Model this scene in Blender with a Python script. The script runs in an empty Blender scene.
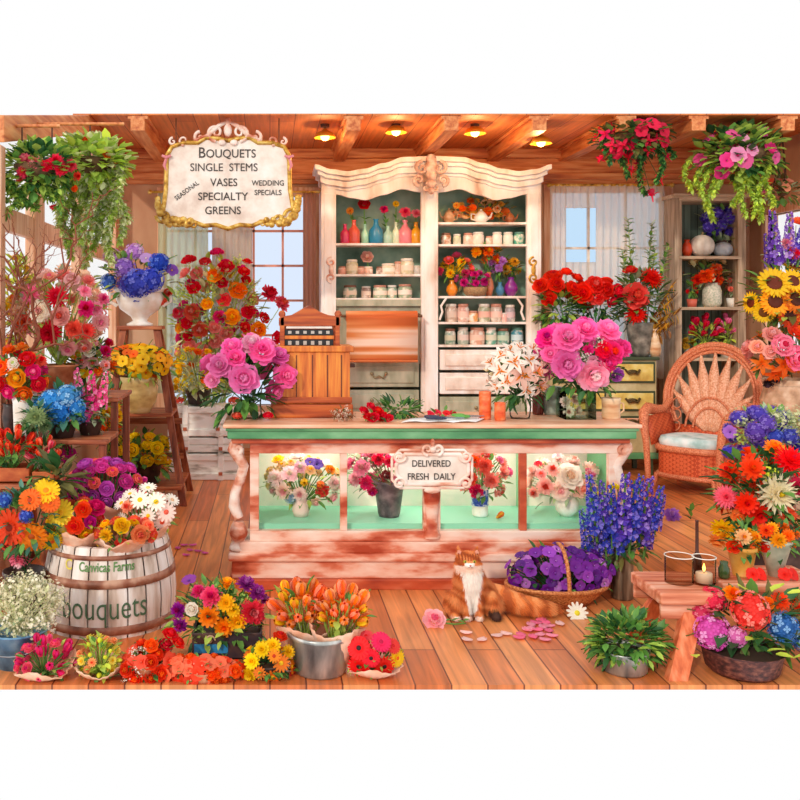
import bpy, math, random
from mathutils import Vector, Matrix, Quaternion, Euler
PI = math.pi
scn = bpy.context.scene
COL = scn.collection
HC, F, VX, VY = 1.6, 900.0, 270.0, 310.0      # camera height, focal length in pixels, vanishing point

def P(px, py, d): return Vector(((px-VX)/F*d, d, HC-(py-VY)/F*d))
def X(px, d): return (px-VX)/F*d
def Z(py, d): return HC-(py-VY)/F*d
def S(p, d): return p/F*d
def GD(py): return HC*F/(py-VY)                 # distance of a floor point

def lin(h):
    h = h.lstrip('#'); out = []
    for i in (0, 2, 4):
        c = int(h[i:i+2], 16)/255
        out.append(c/12.92 if c <= .04045 else ((c+.055)/1.055)**2.4)
    return (*out, 1)

# ------------------------------------------------------------ materials
MATS = {}
def newmat(name):
    m = bpy.data.materials.new(name); m.use_nodes = True
    return m, m.node_tree.nodes, m.node_tree.links, m.node_tree.nodes['Principled BSDF']
def flat(h, rough=.55, metal=0, var=0.0, coat=0):
    k = ('flat', h, rough, metal, var, coat)
    if k in MATS: return MATS[k]
    m, N, L, b = newmat('paint_'+h.strip('#'))
    b.inputs['Base Color'].default_value = lin(h); b.inputs['Roughness'].default_value = rough
    b.inputs['Metallic'].default_value = metal; b.inputs['Coat Weight'].default_value = coat
    if var:
        oi = N.new('ShaderNodeObjectInfo'); mr = N.new('ShaderNodeMapRange')
        mr.inputs['To Min'].default_value = 1-var; mr.inputs['To Max'].default_value = 1+var
        hs = N.new('ShaderNodeHueSaturation'); hs.inputs['Color'].default_value = lin(h)
        L.new(oi.outputs['Random'], mr.inputs['Value']); L.new(mr.outputs[0], hs.inputs['Value'])
        L.new(hs.outputs[0], b.inputs['Base Color'])
    MATS[k] = m; return m
def petalmat(h):
    k = ('petal', h)
    if k in MATS: return MATS[k]
    m, N, L, b = newmat('petal_'+h.strip('#'))
    b.inputs['Roughness'].default_value = .6
    oi = N.new('ShaderNodeObjectInfo'); mr = N.new('ShaderNodeMapRange')
    mr.inputs['To Min'].default_value = .97; mr.inputs['To Max'].default_value = 1.24
    hs = N.new('ShaderNodeHueSaturation'); hs.inputs['Color'].default_value = lin(h)
    hs.inputs['Saturation'].default_value = 1.05
    L.new(oi.outputs['Random'], mr.inputs['Value']); L.new(mr.outputs[0], hs.inputs['Value'])
    L.new(hs.outputs[0], b.inputs['Base Color'])
    tr = N.new('ShaderNodeBsdfTranslucent'); L.new(hs.outputs[0], tr.inputs['Color'])
    mx = N.new('ShaderNodeMixShader'); mx.inputs[0].default_value = .3
    L.new(b.outputs[0], mx.inputs[1]); L.new(tr.outputs[0], mx.inputs[2])
    L.new(mx.outputs[0], N['Material Output'].inputs['Surface'])
    MATS[k] = m; return m
def noisemat(name, cols, scale=(1, 1, 1), ns=4, detail=6, rough=.6, stops=None, bump=.0, metal=0, interp='LINEAR', dist=0):
    k = ('noise', name)
    if k in MATS: return MATS[k]
    m, N, L, b = newmat(name)
    tc = N.new('ShaderNodeTexCoord'); mp = N.new('ShaderNodeMapping'); mp.inputs['Scale'].default_value = scale
    no = N.new('ShaderNodeTexNoise'); no.inputs['Scale'].default_value = ns; no.inputs['Detail'].default_value = detail
    no.inputs['Distortion'].default_value = dist
    cr = N.new('ShaderNodeValToRGB'); cr.color_ramp.interpolation = interp
    n = len(cols); stops = stops or [.3+.4*i/(max(1, n-1)) for i in range(n)]
    el = cr.color_ramp.elements
    while len(el) < n: el.new(.5)
    for e, s, c in zip(el, stops, cols): e.position = s; e.color = lin(c)
    L.new(tc.outputs['Object'], mp.inputs[0]); L.new(mp.outputs[0], no.inputs['Vector'])
    L.new(no.outputs['Fac'], cr.inputs[0]); L.new(cr.outputs[0], b.inputs['Base Color'])
    b.inputs['Roughness'].default_value = rough; b.inputs['Metallic'].default_value = metal
    if bump:
        bp = N.new('ShaderNodeBump'); bp.inputs['Strength'].default_value = bump; bp.inputs['Distance'].default_value = .01
        L.new(no.outputs['Fac'], bp.inputs['Height']); L.new(bp.outputs[0], b.inputs['Normal'])
    MATS[k] = m; return m
def wood(name, c1, c2, c3=None, axis='z', rough=.5):
    s = {'x': (1.2, 14, 14), 'y': (14, 1.2, 14), 'z': (14, 14, 1.2)}[axis]
    return noisemat(name+'_'+axis, [c1, c2] + ([c3] if c3 else []), s, 2.2, 8, rough, bump=.25)
def planks(name, c1, c2, seam, width, length, axis='y', rough=.4, grain=.35):
    k = ('planks', name)
    if k in MATS: return MATS[k]
    m, N, L, b = newmat(name)
    tc = N.new('ShaderNodeTexCoord'); sp = N.new('ShaderNodeSeparateXYZ'); cb = N.new('ShaderNodeCombineXYZ')
    L.new(tc.outputs['Object'], sp.inputs[0])
    a, c = {'y': ('Y', 'X'), 'x': ('X', 'Y'), 'z': ('Z', 'X')}[axis]
    L.new(sp.outputs[a], cb.inputs['X']); L.new(sp.outputs[c], cb.inputs['Y'])
    br = N.new('ShaderNodeTexBrick'); br.inputs['Scale'].default_value = 1
    br.inputs['Row Height'].default_value = width; br.inputs['Brick Width'].default_value = length
    br.inputs['Mortar Size'].default_value = .004; br.inputs['Mortar Smooth'].default_value = .3
    br.inputs['Color1'].default_value = lin(c1); br.inputs['Color2'].default_value = lin(c2)
    br.inputs['Mortar'].default_value = lin(seam); br.offset = .37
    L.new(cb.outputs[0], br.inputs['Vector'])
    mp = N.new('ShaderNodeMapping'); mp.inputs['Scale'].default_value = (1.0, 16, 1)
    no = N.new('ShaderNodeTexNoise'); no.inputs['Scale'].default_value = 1.6; no.inputs['Detail'].default_value = 7
    no.inputs['Distortion'].default_value = .6
    L.new(cb.outputs[0], mp.inputs[0]); L.new(mp.outputs[0], no.inputs['Vector'])
    mr = N.new('ShaderNodeMapRange'); mr.inputs['From Min'].default_value = .3; mr.inputs['From Max'].default_value = .7
    mr.inputs['To Min'].default_value = 1-grain; mr.inputs['To Max'].default_value = 1+grain
    L.new(no.outputs['Fac'], mr.inputs['Value'])
    hs = N.new('ShaderNodeHueSaturation'); L.new(br.outputs['Color'], hs.inputs['Color']); L.new(mr.outputs[0], hs.inputs['Value'])
    L.new(hs.outputs[0], b.inputs['Base Color']); b.inputs['Roughness'].default_value = rough
    bp = N.new('ShaderNodeBump'); bp.inputs['Strength'].default_value = .15; bp.inputs['Distance'].default_value = .01
    L.new(br.outputs['Fac'], bp.inputs['Height']); bp.invert = True; L.new(bp.outputs[0], b.inputs['Normal'])
    MATS[k] = m; return m
def glass(name, tint='#ffffff', gloss=.12, alpha=None):
    k = ('glass', name)
    if k in MATS: return MATS[k]
    m, N, L, b = newmat(name); N.remove(b)
    t = N.new('ShaderNodeBsdfTransparent'); t.inputs[0].default_value = lin(tint)
    g = N.new('ShaderNodeBsdfGlossy'); g.inputs['Roughness'].default_value = .06
    fr = N.new('ShaderNodeLayerWeight'); fr.inputs[0].default_value = gloss
    mx = N.new('ShaderNodeMixShader'); L.new(fr.outputs['Fresnel'], mx.inputs[0])
    L.new(t.outputs[0], mx.inputs[1]); L.new(g.outputs[0], mx.inputs[2])
    L.new(mx.outputs[0], N['Material Output'].inputs['Surface'])
    MATS[k] = m; return m
def clearpane():
    if 'cp' in MATS: return MATS['cp']
    m, N, L, b = newmat('window_glass'); N.remove(b)
    t = N.new('ShaderNodeBsdfTransparent'); g = N.new('ShaderNodeBsdfGlossy'); g.inputs['Roughness'].default_value = .05
    mx = N.new('ShaderNodeMixShader'); mx.inputs[0].default_value = .05
    L.new(t.outputs[0], mx.inputs[1]); L.new(g.outputs[0], mx.inputs[2]); L.new(mx.outputs[0], N['Material Output'].inputs['Surface'])
    MATS['cp'] = m; return m
def sheer(name, h, op=.6):
    k = ('sheer', name)
    if k in MATS: return MATS[k]
    m, N, L, b = newmat(name); N.remove(b)
    t = N.new('ShaderNodeBsdfTransparent'); d = N.new('ShaderNodeBsdfDiffuse'); d.inputs[0].default_value = lin(h)
    tl = N.new('ShaderNodeBsdfTranslucent'); tl.inputs[0].default_value = lin(h)
    a = N.new('ShaderNodeMixShader'); a.inputs[0].default_value = .5
    L.new(d.outputs[0], a.inputs[1]); L.new(tl.outputs[0], a.inputs[2])
    mx = N.new('ShaderNodeMixShader'); mx.inputs[0].default_value = op
    L.new(t.outputs[0], mx.inputs[1]); L.new(a.outputs[0], mx.inputs[2])
    L.new(mx.outputs[0], N['Material Output'].inputs['Surface'])
    MATS[k] = m; return m
def emis(name, h, s):
    m, N, L, b = newmat(name)
    b.inputs['Base Color'].default_value = lin(h)
    b.inputs['Emission Color'].default_value = lin(h); b.inputs['Emission Strength'].default_value = s
    return m

# ------------------------------------------------------------ mesh builder
class MB:
    def __init__(s): s.v = []; s.f = []; s.m = []; s.sm = []
    def add(s, vs, fs, mi=0, sm=True):
        o = len(s.v); s.v += [tuple(v) for v in vs]
        for f in fs: s.f.append([i+o for i in f]); s.m.append(mi); s.sm.append(sm)
        return s
    def box(s, x0, x1, y0, y1, z0, z1, mi=0, M=None):
        vs = [Vector((x, y, z)) for z in (z0, z1) for y in (y0, y1) for x in (x0, x1)]
        if M: vs = [M @ v for v in vs]
        return s.add(vs, [(0, 2, 3, 1), (4, 5, 7, 6), (0, 1, 5, 4), (2, 6, 7, 3), (0, 4, 6, 2), (1, 3, 7, 5)], mi, False)
    def cbox(s, c, sz, mi=0, M=None):
        return s.box(c[0]-sz[0]/2, c[0]+sz[0]/2, c[1]-sz[1]/2, c[1]+sz[1]/2, c[2]-sz[2]/2, c[2]+sz[2]/2, mi, M)
    def grid(s, rows, mi=0, closed=False, sm=True):
        n = len(rows[0]); vs = [p for r in rows for p in r]; fs = []
        for i in range(len(rows)-1):
            for j in range(n if closed else n-1):
                k = (j+1) % n
                fs.append((i*n+j, i*n+k, (i+1)*n+k, (i+1)*n+j))
        return s.add(vs, fs, mi, sm)
    def lathe(s, prof, seg=24, c=(0, 0, 0), mi=0, sx=1, sy=1, cap=True, sm=True):
        rows = [[(c[0]+r*sx*math.cos(2*PI*j/seg), c[1]+r*sy*math.sin(2*PI*j/seg), c[2]+z) for j in range(seg)] for r, z in prof]
        s.grid(rows, mi, True, sm)
        if cap:
            for r, row, rev in ((prof[0][0], rows[0], True), (prof[-1][0], rows[-1], False)):
                if r > 1e-5: s.add(row, [tuple(range(seg))[::-1] if rev else tuple(range(seg))], mi, False)
        return s
    def tube(s, pts, r, seg=8, mi=0, cap=True, flatten=1.0):
        pts = [Vector(p) for p in pts]; n = len(pts)
        rs = r if isinstance(r, (list, tuple)) else [r]*n
        rows = []; up = Vector((0, 0, 1)); prev = None
        for i, p in enumerate(pts):
            t = (pts[min(i+1, n-1)]-pts[max(i-1, 0)])
            if t.length < 1e-9: t = Vector((0, 0, 1))
            t.normalize()
            if prev is None:
                a = up if abs(t.z) < .9 else Vector((1, 0, 0)); u = t.cross(a).normalized()
            else:
                u = prev-t*prev.dot(t)
                u = u.normalized() if u.length > 1e-6 else t.orthogonal().normalized()
            prev = u; w = t.cross(u)
            rows.append([p+(u*math.cos(2*PI*j/seg)*flatten+w*math.sin(2*PI*j/seg))*rs[i] for j in range(seg)])
        s.grid(rows, mi, True)
        if cap: s.add(rows[0], [tuple(range(seg))[::-1]], mi, False); s.add(rows[-1], [tuple(range(seg))], mi, False)
        return s
    def prism(s, out, y0, y1, mi=0, plane='xz'):
        n = len(out)
        if plane == 'xz': A = [(x, y0, z) for x, z in out]; B = [(x, y1, z) for x, z in out]
        elif plane == 'xy': A = [(x, y, y0) for x, y in out]; B = [(x, y, y1) for x, y in out]
        else: A = [(y0, x, z) for x, z in out]; B = [(y1, x, z) for x, z in out]
        return s.add(A+B, [tuple(range(n)), tuple(range(2*n-1, n-1, -1))]+[(i, i+n, (i+1) % n+n, (i+1) % n) for i in range(n)], mi, False)
    def ball(s, c, r, seg=10, rings=6, mi=0, sc=(1, 1, 1)):
        rows = []
        for i in range(rings+1):
            a = -PI/2+PI*i/rings
            rows.append([(c[0]+r*sc[0]*math.cos(a)*math.cos(2*PI*j/seg), c[1]+r*sc[1]*math.cos(a)*math.sin(2*PI*j/seg), c[2]+r*sc[2]*math.sin(a)) for j in range(seg)])
        return s.grid(rows, mi, True)
    def xform(s, M):
        s.v = [tuple(M @ Vector(v)) for v in s.v]; return s
    def mesh(s, name, mats):
        me = bpy.data.meshes.new(name); me.from_pydata(s.v, [], s.f)
        for m in mats: me.materials.append(m)
        me.polygons.foreach_set('material_index', s.m); me.polygons.foreach_set('use_smooth', s.sm)
        me.update(); return me
    def build(s, name, mats, parent=None, bevel=0, loc=None):
        if not isinstance(mats, (list, tuple)): mats = [mats]
        o = bpy.data.objects.new(name, s.mesh(name, mats)); COL.objects.link(o)
        if loc is not None:
            o.location = loc
            if parent: o.location = Vector(loc)-parent.location if not parent.parent else Vector(loc)-parent.location-parent.parent.location
        elif parent: o.location = -parent.location if not parent.parent else -(parent.location+parent.parent.location)
        if parent: o.parent = parent
        if bevel:
            b = o.modifiers.new('bevel', 'BEVEL'); b.width = bevel; b.segments = 2; b.limit_method = 'ANGLE'
            b.harden_normals = False
        return o
# NOTE: meshes of parts are written in world coordinates unless loc is given

def tag(o, label=None, cat=None, group=None, kind=None):
    if label: o['label'] = label
    if cat: o['category'] = cat
    if group: o['group'] = group
    if kind: o['kind'] = kind
    return o
def empty(name, loc, label, cat, group=None, rz=0):
    o = bpy.data.objects.new(name, None); COL.objects.link(o); o.location = loc; o.rotation_euler.z = rz
    o.empty_display_size = .05
    return tag(o, label, cat, group)
def copy_tree(o, parent=None):
    c = o.copy(); COL.objects.link(c); c.parent = parent
    for ch in list(o.children): copy_tree(ch, c)
    return c
def struct(o): o['kind'] = 'structure'; return o

# ------------------------------------------------------------ flowers
def petal(mb, az, r0, z0, L, W, t0, t1, cup=.25, n=4, mi=0, prof=None, point=False, ruffle=0, rnd=random):
    rows = []; r, z = r0, z0
    ca, sa = math.cos(az), math.sin(az)
    for i in range(n+1):
        u = i/n; t = t0+(t1-t0)*u
        if i: r += math.sin(t)*L/n; z += math.cos(t)*L/n
        w = W*((.3+.7*math.sin(PI*(.08+.62*u))) if not point else math.sin(PI*(.1+.88*u))**.8*(1.0-.35*u))
        if i == n: w *= (.62 if not point else .12)
        row = []
        for j in (-1, 0, 1):
            k = cup*W*(1 if j else 0)
            rr = r-math.cos(t)*k + (ruffle*rnd.uniform(-1, 1) if i == n else 0); zz = z+math.sin(t)*k+(ruffle*rnd.uniform(-1, 1) if i == n else 0)
            row.append((ca*rr-sa*w*j, sa*rr+ca*w*j, zz))
        rows.append(row)
    mb.grid(rows, mi)
D = math.radians
BL = {}
def fdir(i, n):      # fibonacci sphere
    z = 1-2*(i+.5)/n; a = PI*(1+5**.5)*i; r = math.sqrt(max(0, 1-z*z))
    return Vector((r*math.cos(a), r*math.sin(a), z))
def bloom(kind, c1, c2=None):
    k = (kind, c1, c2)
    if k in BL: return BL[k]
    R = random.Random(len(kind)*7)
    mb = MB(); c2 = c2 or c1
    if kind == 'rose':
        for l, (n, r0, t0, t1, L, W, m) in enumerate([(3, .04, 8, -18, .62, .3, 1), (4, .12, 20, -12, .62, .34, 1), (5, .2, 38, 0, .66, .4, 0), (6, .28, 58, 25, .68, .42, 0), (6, .32, 78, 62, .72, .42, 0)]):
            for i in range(n): petal(mb, 2*PI*(i+.5*(l % 2))/n+R.uniform(-.1, .1), r0, .12-.08*l, L, W, D(t0), D(t1), .3, 4, m, ruffle=.03, rnd=R)
    elif kind == 'ranunculus':
        for l, (n, r0, t0, t1, L, W, m) in enumerate([(5, .02, 0, -40, .4, .2, 1), (6, .14, 20, -35, .5, .26, 1), (8, .26, 40, -25, .56, .3, 0), (8, .36, 62, 0, .6, .34, 0), (9, .42, 82, 40, .6, .34, 0)]):
            for i in range(n): petal(mb, 2*PI*(i+.5*(l % 2))/n, r0, .2-.08*l, L, W, D(t0), D(t1), .3, 4, m, rnd=R)
    elif kind == 'peony':
        for l, (n, r0, t0, t1, L, W, m) in enumerate([(5, .02, 5, -25, .5, .24, 1), (7, .1, 22, -8, .6, .28, 1), (8, .16, 42, 15, .7, .3, 0), (9, .22, 62, 35, .78, .34, 0), (9, .26, 84, 62, .8, .36, 0), (8, .26, 104, 95, .72, .36, 0)]):
            for i in range(n): petal(mb, 2*PI*(i+.5*(l % 2))/n+R.uniform(-.15, .15), r0, .15-.07*l, L*R.uniform(.85, 1.08), W, D(t0), D(t1), .22, 4, m, ruffle=.07, rnd=R)
    elif kind == 'carnation':
        for l in range(6):
            n = 8+l
            for i in range(n): petal(mb, 2*PI*i/n+R.uniform(-.3, .3), .05, .05, .85*R.uniform(.85, 1.05), .16, D(6+l*16), D(l*17), .3, 3, 0 if l > 1 else 1, ruffle=.09, rnd=R)
    elif kind in ('dahlia', 'mum'):
        ls = [(6, 0, -30, .3), (9, 22, -5, .45), (12, 42, 20, .62), (15, 60, 45, .8), (17, 78, 70, .95), (17, 96, 92, .9)] if kind == 'dahlia' else [(5, 0, -30, .3), (8, 30, -5, .5), (10, 55, 30, .72), (12, 82, 60, .9), (11, 105, 95, .85)]
        for l, (n, t0, t1, L) in enumerate(ls):
            for i in range(n): petal(mb, 2*PI*(i+.5*(l % 2))/n, .03, .12-.05*l, L, .12 if kind == 'dahlia' else .17, D(t0), D(t1), .35, 3, 1 if l < 2 else 0, point=(kind == 'dahlia'))
    elif kind in ('gerbera', 'daisy'):
        nn = 17 if kind == 'gerbera' else 13
        for l in range(2 if kind == 'gerbera' else 1):
            for i in range(nn): petal(mb, 2*PI*(i+.5*l)/nn, .12, .03-.03*l, .88-.1*l if l == 0 else .9, .115 if kind == 'gerbera' else .15, D(78+l*8), D(88+l*6), .2, 3, 0)
        if kind == 'gerbera':
            for i in range(16): petal(mb, 2*PI*i/16, .1, .06, .34, .07, D(55), D(70), .2, 2, 0)
        mb.lathe([(.26, .0), (.25, .08), (.16, .14), (.0, .15)], 12, (0, 0, .02), 1)
    elif kind == 'sunflower':
        for l in range(2):
            for i in range(17): petal(mb, 2*PI*(i+.5*l)/17, .34, .02-.03*l, .66, .14, D(74+l*10), D(86+l*8), .25, 3, 0, point=True)
        mb.lathe([(.46, -.03), (.46, .06), (.36, .12), (.2, .1), (.0, .07)], 16, (0, 0, 0), 1)
    elif kind == 'hydrangea':
        for i in range(62):
            d = fdir(i, 62)
            if d.z < -.72: continue
            q = d.to_track_quat('Z', 'Y'); a0 = R.uniform(0, PI); rr = .8+R.uniform(-.02, .05)
            m = 1 if R.random() < .45 else 0; rr += R.uniform(-.03, .12)
            for k_ in range(4):
                a = a0+k_*PI/2; w = .16
                pts = [Vector((0, 0, 0)), Vector((math.cos(a-.6)*w, math.sin(a-.6)*w, .03)), Vector((math.cos(a)*w*1.35, math.sin(a)*w*1.35, .0)), Vector((math.cos(a+.6)*w, math.sin(a+.6)*w, .03))]
                mb.add([q @ p_+d*rr for p_ in pts], [(0, 1, 2, 3)], m, False)
        mb.ball((0, 0, 0), .72, 10, 7, 0)
    elif kind == 'gyp':      # baby's breath cluster
        for i in range(42):
            d = Vector((R.gauss(0, 1), R.gauss(0, 1), R.gauss(0, .8))).normalized()*R.uniform(.45, 1)
            q = d.to_track_quat('Z', 'Y'); w = .13
            for k_ in range(5):
                a = 2*PI*k_/5
                mb.add([q @ p_+d for p_ in (Vector((0, 0, 0)), Vector((math.cos(a-.5)*w*.8, math.sin(a-.5)*w*.8, .05)), Vector((math.cos(a)*w, math.sin(a)*w, .04)), Vector((math.cos(a+.5)*w*.8, math.sin(a+.5)*w*.8, .05)))], [(0, 1, 2, 3)], 0, False)
            if i % 2 == 0: mb.tube([(0, 0, -.4), d*.6, d], .012, 3, 1, False)
    elif kind == 'tulip':
        for l in range(2):
            for i in range(3): petal(mb, 2*PI*(i+.5*l)/3, .05, -.75, 1.75, .46, D(38), D(-22), .42, 6, l and 1 or 0)
        mb.ball((0, 0, -.62), .3, 8, 5, 0)
    elif kind == 'lily':
        for l in range(2):
            for i in range(3): petal(mb, 2*PI*(i+.5*l)/3, .04, -.25, 1.25, .27, D(28), D(122), .3, 6, 0, point=True)
        for i in range(3): petal(mb, 2*PI*i/3, .05, -.19, .7, .09, D(30), D(85), .1, 4, 1, point=True)
        for i in range(5):
            a = 2*PI*i/5; mb.tube([(0, 0, -.1), (.16*math.cos(a), .16*math.sin(a), .5)], .015, 3, 1, False)
            mb.ball((.16*math.cos(a), .16*math.sin(a), .52), .055, 5, 3, 1, (1.5, 1.5, .6))
    elif kind == 'petunia':
        for i in range(5): petal(mb, 2*PI*i/5, .05, -.2, 1.0, .5, D(35), D(100), .12, 4, 0, ruffle=.05, rnd=R)
        mb.ball((0, 0, -.05), .14, 6, 4, 1)
    elif kind == 'fuchsia':   # bell hanging along -Z
        for i in range(4): petal(mb, 2*PI*i/4, .05, 0, .9, .22, D(150), D(75), .2, 4, 0, point=True)
        for i in range(4): petal(mb, 2*PI*(i+.5)/4, .06, -.1, .7, .3, D(160), D(175), .35, 3, 1)
        mb.tube([(0, 0, .7), (0, 0, 0)], [.05, .1], 5, 0)
    elif kind in ('spike', 'snapdragon'):
        n = 34 if kind == 'spike' else 22
        for i in range(n):
            u = i/(n-1); z = u; rr = (.17 if kind == 'spike' else .22)*(1-u*.8)
            a = i*2.4; d = Vector((math.cos(a), math.sin(a), .15)).normalized(); q = d.to_track_quat('Z', 'Y'); w = (.1 if kind == 'spike' else .13)*(1-.6*u)
            for k_ in range(5):
                b = 2*PI*k_/5
                mb.add([q @ p_*1.0+d*rr*.6+Vector((0, 0, z)) for p_ in (Vector((0, 0, 0)), Vector((math.cos(b-.55)*w*.8, math.sin(b-.55)*w*.8, .04)), Vector((math.cos(b)*w, math.sin(b)*w, .03)), Vector((math.cos(b+.55)*w*.8, math.sin(b+.55)*w*.8, .04)))], [(0, 1, 2, 3)], 1 if R.random() < .3 else 0, False)
        mb.tube([(0, 0, -.2), (0, 0, 1)], [.025, .015], 4, 2)
    elif kind == 'bud':
        mb.lathe([(0, -.5), (.35, -.2), (.42, .1), (.25, .5), (0, .8)], 8, (0, 0, 0), 0)
    BL[k] = mb.mesh('bloom_'+kind, [petalmat(c1), petalmat(c2), LEAFM['mid']])
    return BL[k]
PART = dict(rose='rose_bloom', ranunculus='ranunculus_bloom', peony='peony_bloom', carnation='carnation_bloom', dahlia='dahlia_bloom',
            mum='marigold_bloom', gerbera='gerbera_bloom', daisy='daisy_bloom', sunflower='sunflower_bloom', hydrangea='hydrangea_head',
            gyp='tiny_flower_cluster', tulip='tulip_bloom', lily='lily_bloom', petunia='flower_head', fuchsia='bell_flower',
            spike='flower_spike', snapdragon='flower_spike', bud='flower_bud')
def leafmat(h):
    m, N, L, b = newmat('leaf_'+h.strip('#'))
    b.inputs['Roughness'].default_value = .5
    g = N.new('ShaderNodeNewGeometry'); hs = N.new('ShaderNodeHueSaturation'); hs.inputs['Color'].default_value = lin(h)
    mr = N.new('ShaderNodeMapRange'); mr.inputs['To Min'].default_value = .8; mr.inputs['To Max'].default_value = 1.6
    L.new(g.outputs['Random Per Island'], mr.inputs['Value']); L.new(mr.outputs[0], hs.inputs['Value'])
    L.new(hs.outputs[0], b.inputs['Base Color'])
    tr = N.new('ShaderNodeBsdfTranslucent'); L.new(hs.outputs[0], tr.inputs['Color'])
    mx = N.new('ShaderNodeMixShader'); mx.inputs[0].default_value = .25
    L.new(b.outputs[0], mx.inputs[1]); L.new(tr.outputs[0], mx.inputs[2])
    L.new(mx.outputs[0], N['Material Output'].inputs['Surface'])
    return m
LEAFM = {k: leafmat(h) for k, h in dict(mid='#5f9140', light='#a9c455', dark='#2f5f30', sage='#9fb08a', olive='#6f6a35', lime='#c9d94e', teal='#4d8572', gold='#d8a63a', brown='#8a5a2c', pale='#d5d9a8').items()}

ZTOP = [99.]
def place_bloom(root, kind, c, pos, nrm, r, roll=0, squash=1):
    r *= 1.15; pos = Vector(pos); pos.z = max(min(pos.z, ZTOP[0]-r*1.0), r*.45)
    c1, c2 = c if isinstance(c, tuple) else (c, None)
    o = bpy.data.objects.new(PART[kind], bloom(kind, c1, c2)); COL.objects.link(o)
    o.parent = root; o.location = Vector(pos)-root.location
    q = Vector(nrm).to_track_quat('Z', 'Y') @ Quaternion((0, 0, 1), roll)
    o.rotation_euler = q.to_euler(); o.scale = (r, r, r*(.78 if kind == 'hydrangea' else squash))
    return o
def leaf(mb, p, d, L, W, mi, R):
    d = Vector(d).normalized(); s = d.cross(Vector((R.uniform(-.3, .3), R.uniform(-.3, .3), 1)))
    if s.length < .1: s = Vector((1, 0, 0))
    s.normalize(); n = s.cross(d); p = Vector(p); cr = R.uniform(-.1, .25)
    rows = []
    for u, w in ((0, .08), (.3, .85), (.62, .8), (1, .04)):
        c = p+d*L*u-n*L*.25*u*u*(1+cr)
        rows.append([c-s*W*w/2+n*W*.12, c, c+s*W*w/2+n*W*.12])
    mb.grid(rows, mi)
def foliage(root, c, rad, n, L, cols=('mid', 'light'), seed=0, stems=(), mouth=None, ratio=.45, zmin=None, name='foliage', up=.3, shell=.45):
    R = random.Random(seed); mb = MB(); c = Vector(c)
    for i in range(n):
        while True:
            q = Vector((R.uniform(-1, 1), R.uniform(-1, 1), R.uniform(-1, 1)))
            if shell < q.length < 1: break
        p = c+Vector((q.x*rad[0], q.y*rad[1], q.z*rad[2]))
        if zmin is not None and p.z < zmin: p.z = zmin+R.uniform(0, .02)
        if p.z < .015: p.z = R.uniform(.015, .04)
        if p.z > ZTOP[0]-L: p.z = ZTOP[0]-L*R.uniform(1, 1.6)
        d = q.normalized()+Vector((R.uniform(-.5, .5), R.uniform(-.5, .5), up+R.uniform(-.4, .4)))
        l = L*R.uniform(.65, 1.25)
        leaf(mb, p, d, l, l*ratio, R.randrange(len(cols)), R)
    if mouth is not None:
        m = Vector(mouth)
        for s in stems:
            s = Vector(s); mid = m.lerp(s, .5)+Vector((0, 0, .1*(s-m).length))*0.5
            j = Vector((R.uniform(-.012, .012), R.uniform(-.012, .012), 0))
            mb.tube([m+j, mid, s], .0035, 4, 0, False)
    o = mb.build(name, [LEAFM[k] for k in cols], root)
    return o
def arr(name, label, cat, cx, cy, rx, ry, d, blooms=(), fill=(), n=0, lv=(60, 11, ('mid', 'light')), mouth=None, seed=1, group=None, rd=None,
        root=None, base=None, up=.25, tight=.8, lvr=None, bottom=.55, face=.5, lshift=0.1, lratio=.52):
    """cut flowers / planted flowers: sizes in pixels at distance d; blooms = (px, py, kind, colour, r_px)"""
    R = random.Random(seed*31+7)
    c = P(cx, cy, d); a = S(rx, d); b = S(ry, d); dd = S(rd, d) if rd else a*.8
    base = base if base is not None else (P(mouth[0], mouth[1], d) if mouth else c-Vector((0, 0, b)))
    if root is None: root = empty(name, base, label, cat, group)
    pts = []
    for (px, py, kind, col, rp) in blooms:
        u = (px-cx)/rx; v = (cy-py)/ry; w = math.sqrt(max(0, 1-min(1, u*u+v*v)))
        y = d-dd*w*.9; p = P(px, py, y); r = S(rp, y)
        nr = Vector((u/rx*20, -w-face, v+up)).normalized()
        if kind in ('spike', 'snapdragon'): nr = Vector((u*.28, -.1+R.uniform(-.1, .1), 1)).normalized()
        place_bloom(root, kind, col, p, nr, r, R.uniform(0, 6)); pts.append((p, r))
    cand = 0; cnt = 0
    while fill and cnt < n and cand < n*60:
        cand += 1
        kind, col, rp, wt = R.choices(fill, [f[3] for f in fill])[0]
        q = Vector((R.gauss(0, 1), R.gauss(0, 1), R.gauss(0, 1))).normalized()
        if q.z < -bottom: continue
        k = R.uniform(.82, 1.0); p = c+Vector((q.x*a*k, q.y*dd*k, q.z*b*k)); r = S(rp, d)*R.uniform(.85, 1.15)
        if any((p-pp).length < (r+r2)*tight for pp, r2 in pts): continue
        nr = (Vector((q.x/a, q.y/dd, q.z/b)).normalized()+Vector((0, -.25, up))).normalized()
        if kind in ('spike', 'snapdragon'): nr = Vector((q.x*.5, q.y*.4, 1)).normalized()
        place_bloom(root, kind, col, p, nr, r, R.uniform(0, 6)); pts.append((p, r)); cnt += 1
    m3 = P(mouth[0], mouth[1], d) if mouth else base
    nl, ls, lc = lv
    if nl:
        lr = lvr or (1.0, 1.0)
        foliage(root, c-Vector((0, 0, b*lshift)), (a*lr[0], dd*lr[0], b*lr[1]), nl, S(ls, d), lc, seed, [p-Vector((0, 0, r*.2)) for p, r in pts], m3, lratio)
    return root
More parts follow.
